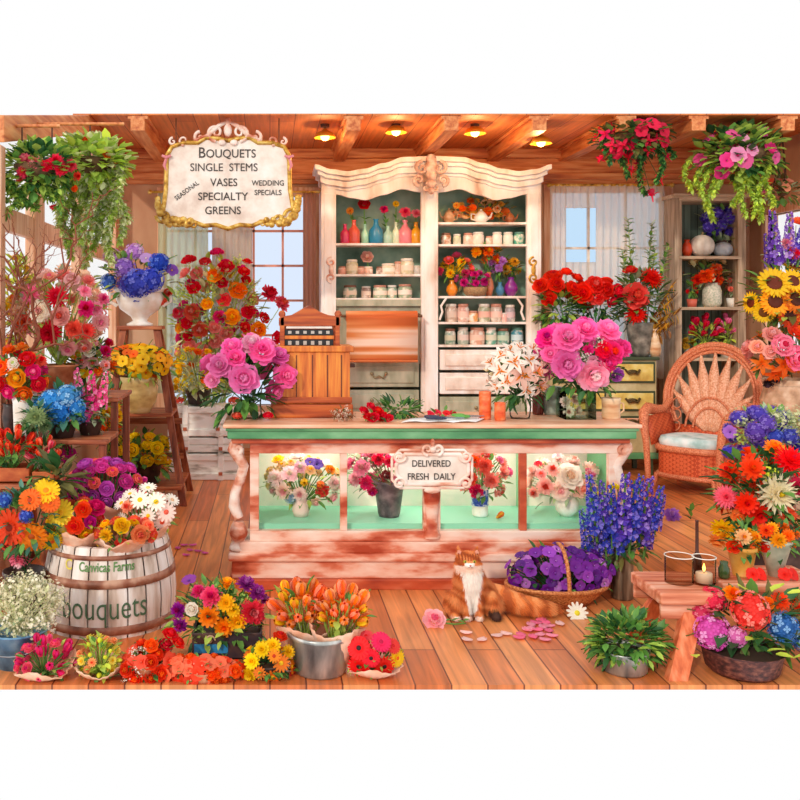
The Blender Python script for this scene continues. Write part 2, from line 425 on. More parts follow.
def vessel(name, label, cat, px, py, d, prof, m, seg=28, parent=None, group=None, z=None, fillm=None, thick=.006, sx=1, sy=1, extra=None):
    """lathed container; prof in pixels (r, height above base); base at (px, py) or at height z"""
    p = P(px, py, d)
    if z is not None: p.z = z
    k = d/F; pr = [(r*k, h*k) for r, h in prof]
    inner = [(max(r-thick, .001), h) for r, h in pr[::-1]]; inner[-1] = (inner[-1][0], inner[-1][1]+thick)
    mb = MB(); thin = not m.node_tree.nodes.get('Principled BSDF')
    mb.lathe([(0.0005, 0)]+pr+([] if thin else inner+[(0.0005, inner[-1][1])]), seg, (0, 0, 0), 0, sx, sy, cap=False)
    mats = [m]
    if fillm:
        h = pr[-1][1]*.88; rt = pr[-1][0]-thick*.5
        mb.lathe([(rt*.93, h-.004), (rt*.6, h+.004), (0.0005, h+.008)], seg, (0, 0, 0), 1, sx, sy, cap=False); mats.append(fillm)
    if parent is None:
        o = bpy.data.objects.new(name, mb.mesh(name, mats)); COL.objects.link(o); o.location = p; tag(o, label, cat, group)
    else:
        o = mb.build(name, mats, parent, loc=p)
    return o
def text(s, size, M, m, name, parent, ext=.002, sx=1, bend=None, font=None, bold=0):
    cu = bpy.data.curves.new('t', 'FONT'); cu.body = s; cu.size = size; cu.align_x = 'CENTER'; cu.align_y = 'CENTER'
    cu.extrude = ext; cu.offset = bold; cu.resolution_u = 4
    if font: cu.font = font
    to = bpy.data.objects.new('t', cu); COL.objects.link(to)
    bpy.context.view_layer.update()
    me = bpy.data.meshes.new_from_object(to.evaluated_get(bpy.context.evaluated_depsgraph_get()))
    bpy.data.objects.remove(to)
    T = Matrix.Rotation(PI/2, 4, 'X')
    for v in me.vertices:
        co = T @ Vector((v.co.x*sx, v.co.y, v.co.z))
        v.co = bend(co) if bend else M @ co
    me.materials.clear(); me.materials.append(m); me.name = name
    o = bpy.data.objects.new(name, me); COL.objects.link(o)
    o.parent = parent; o.location = -parent.location
    return o
def spiral(c, r, turns=1.4, start=0, sgn=1, n=26, y=0, tail=None, shrink=.12):
    pts = []
    for i in range(n+1):
        u = i/n; a = start+sgn*turns*2*PI*u; rr = r*(1-u*(1-shrink))
        pts.append((c[0]+rr*math.cos(a), y, c[1]+rr*math.sin(a)))
    return pts
# ------------------------------------------------------------ palette of surfaces
TERRA = wood('orange_timber', '#b4562a', '#d98248', '#e9a56c', 'y')
TERRAX = wood('orange_timber', '#b4562a', '#d98248', '#e9a56c', 'x')
TERRAZ = wood('pink_timber', '#c9835c', '#e3ab86', '#efc8a8', 'z')
CEIL = planks('ceiling_boards', '#c86a30', '#dd8444', '#8d3f1c', .22, 2.2, 'y', .6, .2)
FLOORM = planks('floor_boards', '#c86631', '#e39256', '#6f2c10', .155, 2.6, 'y', .36, .32)
PLAST = noisemat('rosy_plaster', ['#c08a68', '#cf9f7c', '#dcb494'], (1, 1, .4), 3, 5, .8)
BEAMD = wood('dark_beam', '#5f2c14', '#8a4420', '#a8602f', 'x')
CREAM = noisemat('cream_paint', ['#e0cbbd', '#f3e6da', '#fbf4ee'], (3, 3, 3), 3, 6, .5)
PINKP = noisemat('worn_pink_paint', ['#b5502f', '#dc9478', '#f1cdbb', '#faece2'], (4, 8, 8), 1.2, 9, .5, [.34, .42, .5, .62], .2)
COUNTP = noisemat('worn_counter_paint', ['#b0401f', '#d87858', '#eeb8a0', '#f7dccc'], (2.0, 6, 6), 1.4, 9, .45, [.36, .44, .5, .62], .2)
REDP = noisemat('brick_red_paint', ['#9c3318', '#c4512c', '#d97a55'], (3, 8, 8), 1.5, 7, .5)
GREENP = noisemat('green_paint', ['#3f7f52', '#5fa06c', '#86bd8c'], (3, 8, 8), 1.2, 7, .45)
PEACH = noisemat('peach_top', ['#d08760', '#efb591', '#f8d5bb'], (2, 8, 8), 1.3, 7, .35)
GLASS = glass('clear_glass')
GOLD = noisemat('aged_gold', ['#8a5a1c', '#d2a03c', '#f1d27a'], (6, 6, 6), 4, 5, .4, metal=.35)
WICK = noisemat('wicker', ['#b34f2c', '#d87c54', '#efa57e'], (30, 30, 30), 3, 3, .5, bump=.6)

FX0, FX1, FY0, FY1 = -1.59, 5.01, 3.84, 9.4
CZ = Z(150, 9.4)                       # ceiling height
CY0 = (CZ-HC)*F/195                    # the ceiling stops here
struct(MB().box(FX0-.1, FX1+.1, FY0, FY1+.1, -.02, 0).build('floor', FLOORM))
struct(MB().box(FX0-.1, FX1+.1, CY0, FY1+.1, CZ, CZ+.012).build('ceiling', CEIL))
# ceiling beams
for i, px in enumerate((150, 345, 433, 512, 590, 655, 735, 815)):
    x = X(px, 8.6) if i else X(160, 9.3)
    b = MB().box(x-.06, x+.06, CY0+.01, FY1-.005, CZ-.13, CZ-.002)
    b.box(x-.085, x-.06, CY0+.01, FY1-.005, CZ-.03, CZ-.002); b.box(x+.06, x+.085, CY0+.01, FY1-.005, CZ-.03, CZ-.002)
    struct(b.build('ceiling_beam', TERRA))
bx = X(55, 9.0)
# back wall with two window openings
W1 = (X(166, 9.4), X(312, 9.4), Z(405, 9.4), Z(196, 9.4))
W2 = (X(552, 9.4), X(664, 9.4), Z(360, 9.4), Z(192, 9.4))
b = MB(); y0, y1 = FY1, FY1+.1
b.box(FX0-.1, W1[0], y0, y1, 0, CZ); b.box(W1[1], W2[0], y0, y1, 0, CZ); b.box(W2[1], FX1+.1, y0, y1, 0, CZ)
for w in (W1, W2): b.box(w[0], w[1], y0, y1, 0, w[2]); b.box(w[0], w[1], y0, y1, w[3], CZ)
struct(b.build('wall_back', PLAST))
# header boards along the top of the back wall
b = MB(); b.box(FX0, FX1, FY1-.05, FY1-.001, CZ-.36, CZ-.001); b.box(FX0, FX1, FY1-.09, FY1-.05, CZ-.32, CZ-.25); b.box(FX0, FX1, FY1-.12, FY1-.05, CZ-.1, CZ-.002)
struct(b.build('trim_1', TERRAX, bevel=.008))
b = MB(); b.box(FX0, FX1, FY1-.02, FY1-.001, .001, .16)
struct(b.build('baseboard_back', TERRAX, bevel=.004))
# windows on the back wall
def window_frame(nm, w, nx, nz, mfr, mmun, tint='#ffffff', cas=.09):
    b = MB(); yy = FY1-.02
    b.box(w[0]-cas, w[0], yy, FY1+.06, w[2]-cas, w[3]+cas); b.box(w[1], w[1]+cas, yy, FY1+.06, w[2]-cas, w[3]+cas)
    b.box(w[0], w[1], yy, FY1+.06, w[3], w[3]+cas); b.box(w[0], w[1], yy-.05, FY1+.06, w[2]-cas, w[2])
    o = b.build(nm, mfr, bevel=.006); struct(o)
    m = MB()
    for i in range(1, nx): x = w[0]+(w[1]-w[0])*i/nx; m.box(x-.012, x+.012, FY1+.02, FY1+.05, w[2], w[3])
    for i in range(1, nz): z = w[2]+(w[3]-w[2])*i/nz; m.box(w[0], w[1], FY1+.02, FY1+.05, z-.012, z+.012)
    m.build('muntins', mmun, o)
    MB().box(w[0], w[1], FY1+.052, FY1+.058, w[2], w[3]).build('pane', glass('pane'+nm, tint, .05), o)
    return o
PM = flat('#e7a79a')
window_frame('window_1', W1, 5, 6, TERRAZ, PM, '#eef5ff')
window_frame('window_2', W2, 3, 3, TERRAZ, CREAM, '#e0f0fd')
# left glazed wall: posts, rail, sill wall, raked top beam
def zt(y): return HC+195*y/F
wx0, wx1 = FX0-.12, FX0
b = MB(); b.box(wx0, wx1, 5.25, FY1, 0, .85)
struct(b.build('wall_left', PLAST))
struct(MB().box(wx0, wx1+.03, 5.25, FY1, .85, .9).build('trim_2', TERRA, bevel=.006))
b = MB()
b.prism([(5.25, zt(5.25)-.16), (CY0, zt(CY0)-.16), (CY0, zt(CY0)), (5.25, zt(5.25))], wx0, wx1+.04, 0, 'yz')
b.box(wx0, wx1+.04, CY0, FY1, CZ-.2, CZ-.002)
struct(b.build('trim_3', TERRA, bevel=.006))
for i, y in enumerate((5.3, 6.15, 7.55, 9.28)):
    hw = (.05, .13, .14, .1)[i]
    zt_ = min(zt(y-hw), CZ)-.17
    struct(MB().box(wx1-.05, wx1+.02, y-hw, y+hw, .9, zt_).build('trim_%d' % (4+i), TERRAZ, bevel=.008))
struct(MB().box(wx1-.05, wx1+.01, 5.35, 9.18, 2.08, 2.22).build('trim_8', TERRAZ, bevel=.006))
for i, (a, c) in enumerate(((5.35, 6.05), (6.25, 7.43), (7.67, 9.18))):
    g = MB()
    zc = min(zt(a), CZ)-.17; zd = min(zt(c), CZ)-.17
    g.prism([(a, .9), (c, .9), (c, zd), (a, zc)], wx0+.05, wx0+.056, 0, 'yz')
    o = g.build('window_%d' % (3+i), clearpane()); struct(o)
# right wall with one window
ry0, ry1, rz0, rz1 = 8.35, 9.05, 1.15, 2.55
b = MB(); X1 = FX1
b.box(X1, X1+.1, CY0, ry0, 0, CZ); b.box(X1, X1+.1, ry1, FY1, 0, CZ); b.box(X1, X1+.1, ry0, ry1, 0, rz0); b.box(X1, X1+.1, ry0, ry1, rz1, CZ)
struct(b.build('wall_right', PLAST))
b = MB()
b.box(X1-.03, X1+.05, ry0-.08, ry0, rz0-.08, rz1+.08); b.box(X1-.03, X1+.05, ry1, ry1+.08, rz0-.08, rz1+.08)
b.box(X1-.03, X1+.05, ry0, ry1, rz1, rz1+.08); b.box(X1-.05, X1+.05, ry0, ry1, rz0-.06, rz0)
o = b.build('window_6', TERRAZ, bevel=.005); struct(o)
MB().box(X1+.02, X1+.04, (ry0+ry1)/2-.015, (ry0+ry1)/2+.015, rz0, rz1).build('muntins', PM, o)
MB().box(X1+.045, X1+.05, ry0, ry1, rz0, rz1).build('pane', clearpane(), o)
# curtains
def curtain(label, x0, x1, z0, z1, y, m, folds, amp, gather=0.0, group=None, sw=0):
    rows = []; n = folds*8
    for i in range(15):
        u = i/14; z = z1+(z0-z1)*u
        xs = []
        for j in range(n+1):
            t = j/n; g = 1-gather*math.sin(PI*min(1, u*1.2))
            x = x0+(x1-x0)*t*g+sw*u
            xs.append((x, y+amp*math.sin(t*folds*2*PI+.6*math.sin(u*3))*(.6+.4*u), z))
        rows.append(xs)
    b = MB(); b.grid(rows)
    o = b.build('curtain', m); tag(o, label, 'curtain', group)
    s = o.modifiers.new('s', 'SOLIDIFY'); s.thickness = .003
    return o
def rod(label, x0, x1, z, y):
    b = MB(); b.tube([(x0, y, z), (x1, y, z)], .014, 10)
    for x in (x0, x1): b.ball((x, y, z), .026)
    for x in (x0+.05, x1-.05): b.tube([(x, y, z), (x, FY1-.125, z+.02)], .008, 6)
    tag(b.build('curtain_rod', GOLD), label, 'curtain rod')
SAGE = sheer('sage_sheer', '#d6dab8', .6); IVORY = sheer('ivory_sheer', '#ffeedb', .52)
zc = Z(192, 9.2)
rod('thin curtain rod behind the big hanging price sign', X(150, 9.2), X(322, 9.2), zc, 9.2)
rod('thin curtain rod over the ivory drapes right of the cabinet', X(549, 9.2), X(672, 9.2), Z(185, 9.2), 9.2)
curtain('sage green sheer curtain behind the rose bush, left half of window', X(158, 9.2), X(208, 9.2), .75, zc, 9.2, SAGE, 7, .02)
curtain('taupe sheer curtain in the middle of the left window', X(212, 9.2), X(252, 9.2), .75, zc, 9.2, sheer('taupe_sheer', '#dccab4', .75), 6, .02)
curtain('narrow rosy curtain edge beside the tall white cabinet', X(303, 9.2), X(316, 9.2), .75, zc, 9.2, sheer('rosy_sheer', '#d8a890', .9), 3, .015)
zc = Z(185, 9.2)
curtain('ivory drape hanging nearest the right side of the white cabinet', X(550, 9.2), X(566, 9.2), .9, zc, 9.2, IVORY, 3, .018)
curtain('wide ivory drape right of the blue pane, beside shelf unit', X(596, 9.2), X(664, 9.2), .9, zc, 9.2, IVORY, 9, .022)
cb_ = curtain('short ivory valance panel above and below the blue pane', X(566, 9.2), X(596, 9.2), Z(208, 9.2), zc, 9.21, IVORY, 4, .016)
curtain('ivory cloth panel hanging low under the blue pane', X(566, 9.2), X(596, 9.2), .9, Z(262, 9.2), 9.215, IVORY, 4, .016)
tag(cb_, 'short ivory valance panel above the blue pane')

# ------------------------------------------------------------ pendant lamps
BULB = emis('lamp_bulb', '#ffd27a', 6)
GOLDL = flat('#e0982c', .35, .3)
def pendant(px, py, d, label):
    p = P(px, py, d); r = S(11, d)
    t = empty('pendant_lamp', p, label, 'lamp', 'gold pendant lamps under the ceiling')
    b = MB(); b.lathe([(r*.18, r*.75), (r*.3, r*.6), (r*.75, r*.35), (r, -.05*r), (r*.96, -.08*r), (r*.7, .28*r), (r*.26, .5*r)], 24, p, 0, cap=False)
    b.build('lamp_shade', GOLDL, t)
    MB().ball(p+Vector((0, 0, r*.02)), r*.42, 12, 8, 0, (1, 1, .85)).build('bulb', BULB, t)
    MB().tube([p+Vector((0, 0, r*.7)), (p.x, p.y, CZ)], .006, 6).lathe([(.04, -.025), (.04, 0)], 12, (p.x, p.y, CZ)).build('cord', flat('#4a2614'), t)
    l = bpy.data.lights.new('lamp_light', 'POINT'); l.energy = 9; l.color = (1, .62, .25); l.shadow_soft_size = .05
    lo = bpy.data.objects.new('lamp_light', l); COL.objects.link(lo); lo.parent = t; lo.location = (0, 0, -r*.8)
for px, py, l in ((325, 137, 'gold pendant lamp above left end of the white cabinet, leftmost of four'), (396, 132, 'gold pendant lamp left of the carved cabinet crest'),
                  (475, 133, 'gold pendant lamp right of the carved cabinet crest'), (541, 143, 'gold pendant lamp above right corner of cabinet, rightmost of four')):
    pendant(px, py, 8.1, l)

# ------------------------------------------------------------ hanging price sign
d = 7.85
def sp(px, py): return (X(px, d), Z(py, d))
t = empty('hanging_sign', P(230, 175, d), 'big cream hanging sign with carved gold frame listing bouquets, stems, vases, greens', 'sign')
out = [sp(*q) for q in [(167, 156), (172, 147), (184, 143), (198, 143), (206, 138), (218, 139), (228, 141), (238, 139), (250, 138), (258, 143), (272, 143), (284, 147), (289, 156),
       (290, 190), (294, 214), (285, 222), (262, 222), (252, 226), (240, 225), (228, 229), (216, 225), (204, 226), (194, 222), (172, 222), (163, 214), (166, 190)]]
MB().prism(out, d-.015, d+.02).build('sign_board', CREAM, t, bevel=.006)
b = MB(); b.tube([(x, d-.015, z) for x, z in out+out[:1]], .02, 8)
def sc(b, px, py, r, turns, start, sgn, th=.016, dd=None):
    dd = dd or d; c = sp(px, py) if dd == d else (X(px, dd), Z(py, dd)); pts = spiral(c, S(r, dd), turns, start, sgn, 22, dd-.02)
    b.tube(pts, [th*(1-.5*i/22) for i in range(23)], 8)
b.build('sign_frame', GOLD, t)
b = MB()
for sx in (-1, 1):
    sc(b, 228+sx*12, 133, 9, 1.3, -PI/2, sx); sc(b, 228+sx*28, 138, 6, 1.2, PI/2, -sx); sc(b, 228+sx*44, 141, 5, 1.1, -PI/2, sx, .012)
    sc(b, 228+sx*55, 142, 4, 1.1, PI/2, -sx, .012)
    b.tube([(sp(228, 122)[0], d-.02, sp(228, 122)[1]), (sp(228+sx*9, 128)[0], d-.02, sp(0, 126)[1]), (sp(228+sx*20, 136)[0], d-.02, sp(0, 136)[1]), (sp(228+sx*34, 142)[0], d-.02, sp(0, 141)[1])], [.012, .02, .018, .01], 8)
    b.ball((sp(228+sx*6, 0)[0], d-.025, sp(0, 143)[1]), .035, 10, 6, 0, (1, .5, .8))
b.ball((sp(228, 0)[0], d-.03, sp(0, 131)[1]), .05, 12, 8, 0, (.7, .5, 1.2)); b.ball((sp(228, 0)[0], d-.03, sp(0, 122)[1]), .03)
b.build('carved_crest', PINKP, t)
R = random.Random(3)
for sx in (-1, 1):
    b = MB()
    for i in range(34):
        u = R.random()
        px = 228+sx*(70-34*u*u); py = 200+22*min(1, u*1.8)+R.uniform(-3, 3)
        q = sp(px, py); b.ball((q[0], d-.03, q[1]), .03*R.uniform(.7, 1.3), 7, 5, 0, (1, .6, 1))
    sc(b, 228+sx*64, 216, 8, 1.2, PI, -sx); sc(b, 228+sx*50, 221, 6, 1.2, 0, sx); sc(b, 228+sx*34, 224, 4, 1.1, PI, -sx, .012)
    b.build('gilded_corner', GOLD, t)
b = MB()
for sx in (-1, 1):
    q = sp(228+sx*61, 158)
    for a in (-.9, .9): 
        c0, s0 = math.cos(a+PI/2), math.sin(a+PI/2)
        b.tube([(q[0], d-.03, q[1]), (q[0]+c0*.05, d-.04, q[1]+s0*.04-.01), (q[0]+c0*.035, d-.03, q[1]-.02+s0*.05), (q[0], d-.03, q[1])], .012, 6)
    b.tube([(q[0], d-.03, q[1]), (q[0]+sx*.02, d-.03, q[1]-.07), (q[0]+sx*.0, d-.03, q[1]-.12)], [.012, .016, .004], 6)
    b.ball((q[0], d-.035, q[1]), .018)
b.build('pink_bow', flat('#e08a92'), t)
b = MB()
for px in (176, 279):
    b = MB(); b.tube([P(px, 144, d), (X(px, d), d, CZ)], .006, 6); b.build('chain', flat('#6a3a1c'), t)
INK = flat('#3c3430', .6)
def stext(s, px, py, h, sx=1, rot=0, w=None, dd=None, m=INK, par=None, bold=.0004):
    dd = dd or d
    M = Matrix.Translation(P(px, py, dd)+Vector((0, -.018, 0))) @ Matrix.Rotation(rot, 4, 'Y')
    return text(s, S(h, dd), M, m, 'lettering', par or t, .002, sx, None, None, bold)
stext('B', 202, 153.5, 15, .9, bold=.0004); stext('OUQUETS', 231, 154.3, 11.8, .92)
stext('SINGLE  STEMS', 224, 168, 11.2, .92, bold=0); stext('VASES', 224, 183, 11, .92)
stext('SPECIALTY', 223, 197, 11, .95); stext('GREENS', 223, 211, 11, .92)
stext('SEASONAL', 187, 191, 6.5, .9, -D(36), bold=.0003); stext('WEDDING', 268, 183.5, 7.5, .9, bold=.0003); stext('SPECIALS', 268, 193, 7.5, .9, bold=.0003)
# ------------------------------------------------------------ display counter
CX = X(431.5, 5.14); HW = .03+1.135
TEALG = flat('#8fdcb8', .4)
t = empty('display_counter', (CX, 5.42, 0), 'long pink worn-paint display counter with green band and four glass panes', 'counter')
cy0, cy1 = 5.10, 5.76
zt0 = Z(424.7, 5.1)
b = MB(); b.box(CX-1.19, CX+1.19, cy0, cy1, zt0-.022, zt0); b.build('countertop', PEACH, t, bevel=.006)
b = MB(); b.box(CX-1.165, CX+1.165, cy0+.02, cy1-.01, zt0-.085, zt0-.022); b.box(CX-1.175, CX+1.175, cy0+.01, cy1-.01, zt0-.04, zt0-.023); b.build('green_band', GREENP, t, bevel=.006)
tl, tr_ = CX-1.165, CX+1.165
b = MB(); b.box(CX-1.14, CX+1.14, cy0+.05, cy1-.02, zt0-.115, zt0-.085); b.build('red_moulding', REDP, t, bevel=.005)
L0, L1 = X(250, 5.2), X(620, 5.2)
zg0, zg1 = Z(530, 5.2), Z(453, 5.2); zr = zt0-.115
fy = 5.2
# frame: rails, posts
b = MB(); b.box(L0, L1, fy-.02, fy+.03, zg1, zr); b.build('top_rail', COUNTP, t, bevel=.004)
for z0, z1, y0, nm in ((Z(541, 5.18), zg0, fy-.03, 'bottom_rail'), (Z(553, 5.16), Z(541, 5.18), fy-.05, 'ledge')):
    MB().box(L0-(.06 if nm == 'ledge' else 0), L1+(.06 if nm == 'ledge' else 0), y0, fy+.1, z0, z1).build(nm, COUNTP, t, bevel=.006)
zp = Z(555, 5.15)
b = MB(); b.box(CX-1.16, CX+1.16, 5.13, 5.74, zp-.035, zp+.012); b.build('plinth_moulding', COUNTP, t, bevel=.01)
b = MB(); b.box(CX-1.14, CX+1.14, 5.16, 5.73, .06, zp-.035); b.build('plinth', COUNTP, t, bevel=.006)
b = MB(); b.box(CX-1.155, CX+1.155, 5.14, 5.74, 0, .06); b.build('skirting', REDP, t, bevel=.006)
edges = [(250, 259), (340, 347), (423, 440), (519, 526), (608, 620)]
for i, (a, c) in enumerate(edges):
    dd = .03 if i in (0, 2, 4) else .02
    MB().box(X(a, fy), X(c, fy), fy-.02, fy+dd, zg0, zg1).build('mullion' if i in (1, 3) else 'post', COUNTP if i != 3 else REDP, t, bevel=.004)
for i in range(4):
    MB().box(X(edges[i][1], fy), X(edges[i+1][0], fy), fy+.004, fy+.009, zg0, zg1).build('glass_pane', GLASS, t)
# centre pilaster (carved, baluster-like)
b = MB(); cx_ = X(431, fy)
b.lathe([(.045, 0), (.05, .02), (.035, .05), (.03, .12), (.042, .2), (.05, .26), (.036, .34), (.045, .43), (.05, .45)], 16, (cx_, fy-.03, zg0-.04), 0, 1, .55)
b.build('carved_pilaster', COUNTP, t)
# scroll legs at the two ends
def scroll_leg(sgn):
    b = MB(); x0 = CX+sgn*1.075; y = fy+.0
    pts = [(-.01, .86), (.045, .845), (.06, .80), (.025, .745), (.0, .70), (.02, .62), (.05, .54), (.055, .47), (.03, .40)]
    b.tube([(x0+sgn*(p-.0), y, z) for p, z in pts], [.02, .032, .036, .034, .032, .03, .03, .034, .03], 10)
    b.lathe([(.03, 0), (.055, .012), (.05, .03), (.03, .05), (.05, .085), (.055, .11), (.04, .15), (.03, .17)], 16, (x0+sgn*.03, y, zp+.012))
    sp_ = spiral((x0+sgn*.035, .80), .05, 1.2, PI/2, -sgn, 16, y-.02); b.tube(sp_, .014, 6)
    b.build('scroll_leg', PINKP, t)
scroll_leg(-1); scroll_leg(1)
# inside of the case
MB().box(L0+.02, L1-.02, fy+.03, 5.70, Z(541, 5.18), .36).build('case_floor', TEALG, t)
MB().box(L0, L1, 5.70, 5.73, zp, zr).build('back_panel', noisemat('pale_backdrop', ['#cfe0c8', '#f4ead8', '#f6dfd2'], (1, 1, 1), 4, 3, .7), t)
for x in (L0, L1-.015): MB().box(x, x+.015, fy+.03, 5.7, zp, zr).build('side_panel', flat('#6fb07c'), t)
for px in (346, 431, 522): MB().box(X(px, 5.6)-.01, X(px, 5.6)+.01, 5.6, 5.7, .36, zr).build('inner_post', flat('#8fc79a'), t)
lt = bpy.data.lights.new('added_case_fill', 'AREA'); lt.shape = 'RECTANGLE'; lt.size = 1.9; lt.size_y = .2; lt.energy = 9; lt.color = (1, .97, .9)  # fill light added to brighten the case inside; it has no fitting
lo = bpy.data.objects.new('added_case_fill', lt); COL.objects.link(lo); lo.parent = t; lo.location = (0, .03, zr-.005)

# small plaque
d = 5.07
def sp(px, py): return (X(px, d), Z(py, d))
t = empty('sign_plaque', P(432, 470, d), 'small cream plaque reading delivered fresh daily on front of counter', 'sign')
out = [sp(*q) for q in [(404, 454), (460, 454), (463, 460), (468, 464), (468, 474), (463, 478), (460, 484), (404, 484), (401, 478), (396, 474), (396, 464), (401, 460)]]
MB().prism(out, d-.008, d+.01).build('sign_board', CREAM, t, bevel=.003)
b = MB(); b.tube([(x, d-.008, z) for x, z in out+out[:1]], .011, 8); b.tube([(sp(a, e)[0], d, sp(a, e)[1]) for a, e in ((400, 450), (464, 450), (472, 458), (472, 480), (464, 488), (400, 488), (392, 480), (392, 458), (400, 450))], .008, 8)
b.build('sign_frame', PINKP, t)
for px, py, sx, sy in ((399, 456, -1, 1), (465, 456, 1, 1), (399, 483, -1, -1), (465, 483, 1, -1)):
    b = MB(); sc(b, px, py, 6.5, 1.4, (0 if sx < 0 else PI), sx*sy, .009, d); b.ball((X(px, d), d-.02, Z(py, d)), .012); b.build('corner_scroll', PINKP, t)
b = MB(); sc(b, 427, 449, 6, 1.2, -PI/2, -1, .01, d); sc(b, 437, 449, 6, 1.2, -PI/2, 1, .01, d); b.ball((X(432, d), d-.02, Z(442, d)), .016, 10, 6, 0, (.8, .6, 1.4)); b.ball((X(432, d), d-.02, Z(449, d)), .02)
b.build('carved_crest', PINKP, t)
b = MB(); b.ball((X(432, d), d-.01, Z(490, d)), .03, 12, 6, 0, (1.6, .5, .6)); b.build('carved_pendant', PINKP, t)
b = MB(); b.box(X(420, d), X(444, d), d+.01, 5.2, Z(462, d), Z(458, d)); b.build('bracket', PINKP, t)
def ptext(s, px, py, h, **k):
    M = Matrix.Translation(P(px, py, d)+Vector((0, -.011, 0)))
    return text(s, S(h, d), M, INK, 'lettering', t, .001, .86, None, None, .0004)
ptext('DELIVERED', 431, 463.5, 9.2); ptext('FRESH  DAILY', 431, 476.5, 9.2)

# ------------------------------------------------------------ big white cabinet
d = 8.9; CB = 9.24
t = empty('tall_cabinet', (X(431, d), 9.0, 0), 'tall white antique cabinet with carved wavy cornice, open shelves and drawers', 'cabinet')
def cz(py): return Z(py, d)
def cx(px): return X(px, d)
CWH = noisemat('cabinet_white', ['#c9a893', '#e9d8cc', '#f6ede6', '#ffffff'], (4, 4, 1.2), 1.6, 8, .5, [.3, .42, .52, .7], .1)
GREYP = noisemat('cabinet_grey_green', ['#93957c', '#b3b29a', '#cfc8b2'], (4, 4, 1.5), 2, 6, .6)
def ytop(px):
    u = abs(px-431)/117.; k = [(0, 158), (.25, 159), (.42, 165), (.58, 170.5), (.72, 173), (.86, 171), (1, 166)]
    for (a, ya), (c, yc) in zip(k, k[1:]):
        if u <= c: s = (u-a)/(c-a); s = s*s*(3-2*s); return ya+(yc-ya)*s
    return 166
def ybot(px):
    u = (abs(px-431))/96.; k = [(0, 194), (.12, 192), (.3, 189), (.5, 195), (.68, 200), (.82, 198), (1, 194)]
    for (a, ya), (c, yc) in zip(k, k[1:]):
        if u <= c: s = (u-a)/(c-a); s = s*s*(3-2*s); return ya+(yc-ya)*s
    return 194
def wavy(x0, x1, f0, f1, n=60):
    xs = [x0+(x1-x0)*i/n for i in range(n+1)]
    return [(cx(x), cz(f0(x))) for x in xs]+[(cx(x), cz(f1(x))) for x in xs[::-1]]
MB().prism(wavy(321, 541, lambda x: ytop(x)+9, ybot), d-.0, d+.04).build('carved_header', CWH, t)
for off0, off1, yy, ex in ((0, 5, .13, 8), (5, 9, .09, 5), (9, 15, .055, 2)):
    MB().prism(wavy(322-ex, 540+ex, lambda x: ytop(x)+off0, lambda x: ytop(x)+off1), d-yy, CB).build('cornice', CWH, t, bevel=.006)
MB().prism(wavy(326, 538, lambda x: ytop(x)+15, lambda x: ytop(x)+18), d-.02, d+.001).build('cornice', CWH, t)
# crest
b = MB(); dd_ = d-.12
for s in (-1, 1):
    for (px, py, r, tn, st, sg) in ((431+s*9, 168, 7, 1.3, PI/2, -s), (431+s*12, 180, 6, 1.2, -PI/2, s), (431+s*5, 188, 5, 1.0, PI/2, s)):
        pts = spiral((X(px, dd_), Z(py, dd_)), S(r, dd_), tn, st, sg, 20, dd_); b.tube(pts, [.02*(1-.5*i/20) for i in range(21)], 8)
for py, r in ((160, .06), (167, .07), (176, .06), (184, .05), (191, .035)): b.ball((X(431, dd_), dd_-.01, Z(py, dd_)), r, 10, 6, 0, (.9, .5, 1))
b.build('carved_crest', noisemat('pinkish_carving', ['#a77360', '#d8b3a2', '#f2dfd4'], (5, 5, 5), 3, 6, .5), t)
# posts and pilasters
zb = cz(366)
for a, c, nm in ((321, 336, 'pilaster'), (527, 541, 'pilaster'), (421, 438, 'pilaster')):
    zt_ = min(cz(ytop(x)+10) for x in (a, c))
    b = MB(); b.box(cx(a), cx(c), d-.012, d+.05, 0, zt_)
    b.box(cx(a+3), cx(c-3), d-.02, d, .3, zt_-.12)
    b.build(nm, CWH, t, bevel=.006)
for a, c in ((321, 325), (537, 541)): MB().box(cx(a), cx(c), d+.05, CB, 0, cz(190)).build('side_panel', CWH, t)
TEALB = noisemat('teal_back', ['#3f5f50', '#7fa08c', '#b8cdb6'], (1, 1, 1), 2.5, 4, .7)
MB().box(cx(325), cx(537), CB-.02, CB, 0, cz(178)).build('back_panel', TEALB, t)
MB().box(cx(426), cx(433), d+.05, CB-.02, zb, cz(190)).build('partition', CWH, t)
SHELF = {}
for k, (a, c, py) in dict(l1=(336, 421, 243), l2=(336, 421, 274), l3=(336, 421, 298), r1=(438, 527, 222), r2=(438, 527, 244), r3=(438, 527, 296), r4=(438, 527, 322), r5=(438, 527, 345)).items():
    z = cz(py); SHELF[k] = z; MB().box(cx(a-10), cx(c+8), d+.02, CB-.02, z-.022, z).build('shelf', CWH, t, bevel=.003)
# side brackets
for px, s in ((440, 1), (525, -1)):
    b = MB(); b.tube([(cx(px), d+.03, cz(320)), (cx(px+s*3), d+.03, cz(312)), (cx(px+s*1.5), d+.03, cz(306)), (cx(px+s*7), d+.03, cz(298))], .012, 6); b.build('scroll_bracket', CWH, t)
for px in (331, 533):
    b = MB()
    for s, py in ((1, 262), (-1, 278)):
        b.tube(spiral((cx(px), cz(py)), S(5, d), 1.2, s*PI/2, s, 16, d-.02), .012, 6)
    b.ball((cx(px), d-.02, cz(270)), .03, 8, 6, 0, (.8, .6, 2)); b.build('carved_ornament', GOLD if px > 400 else PINKP, t)
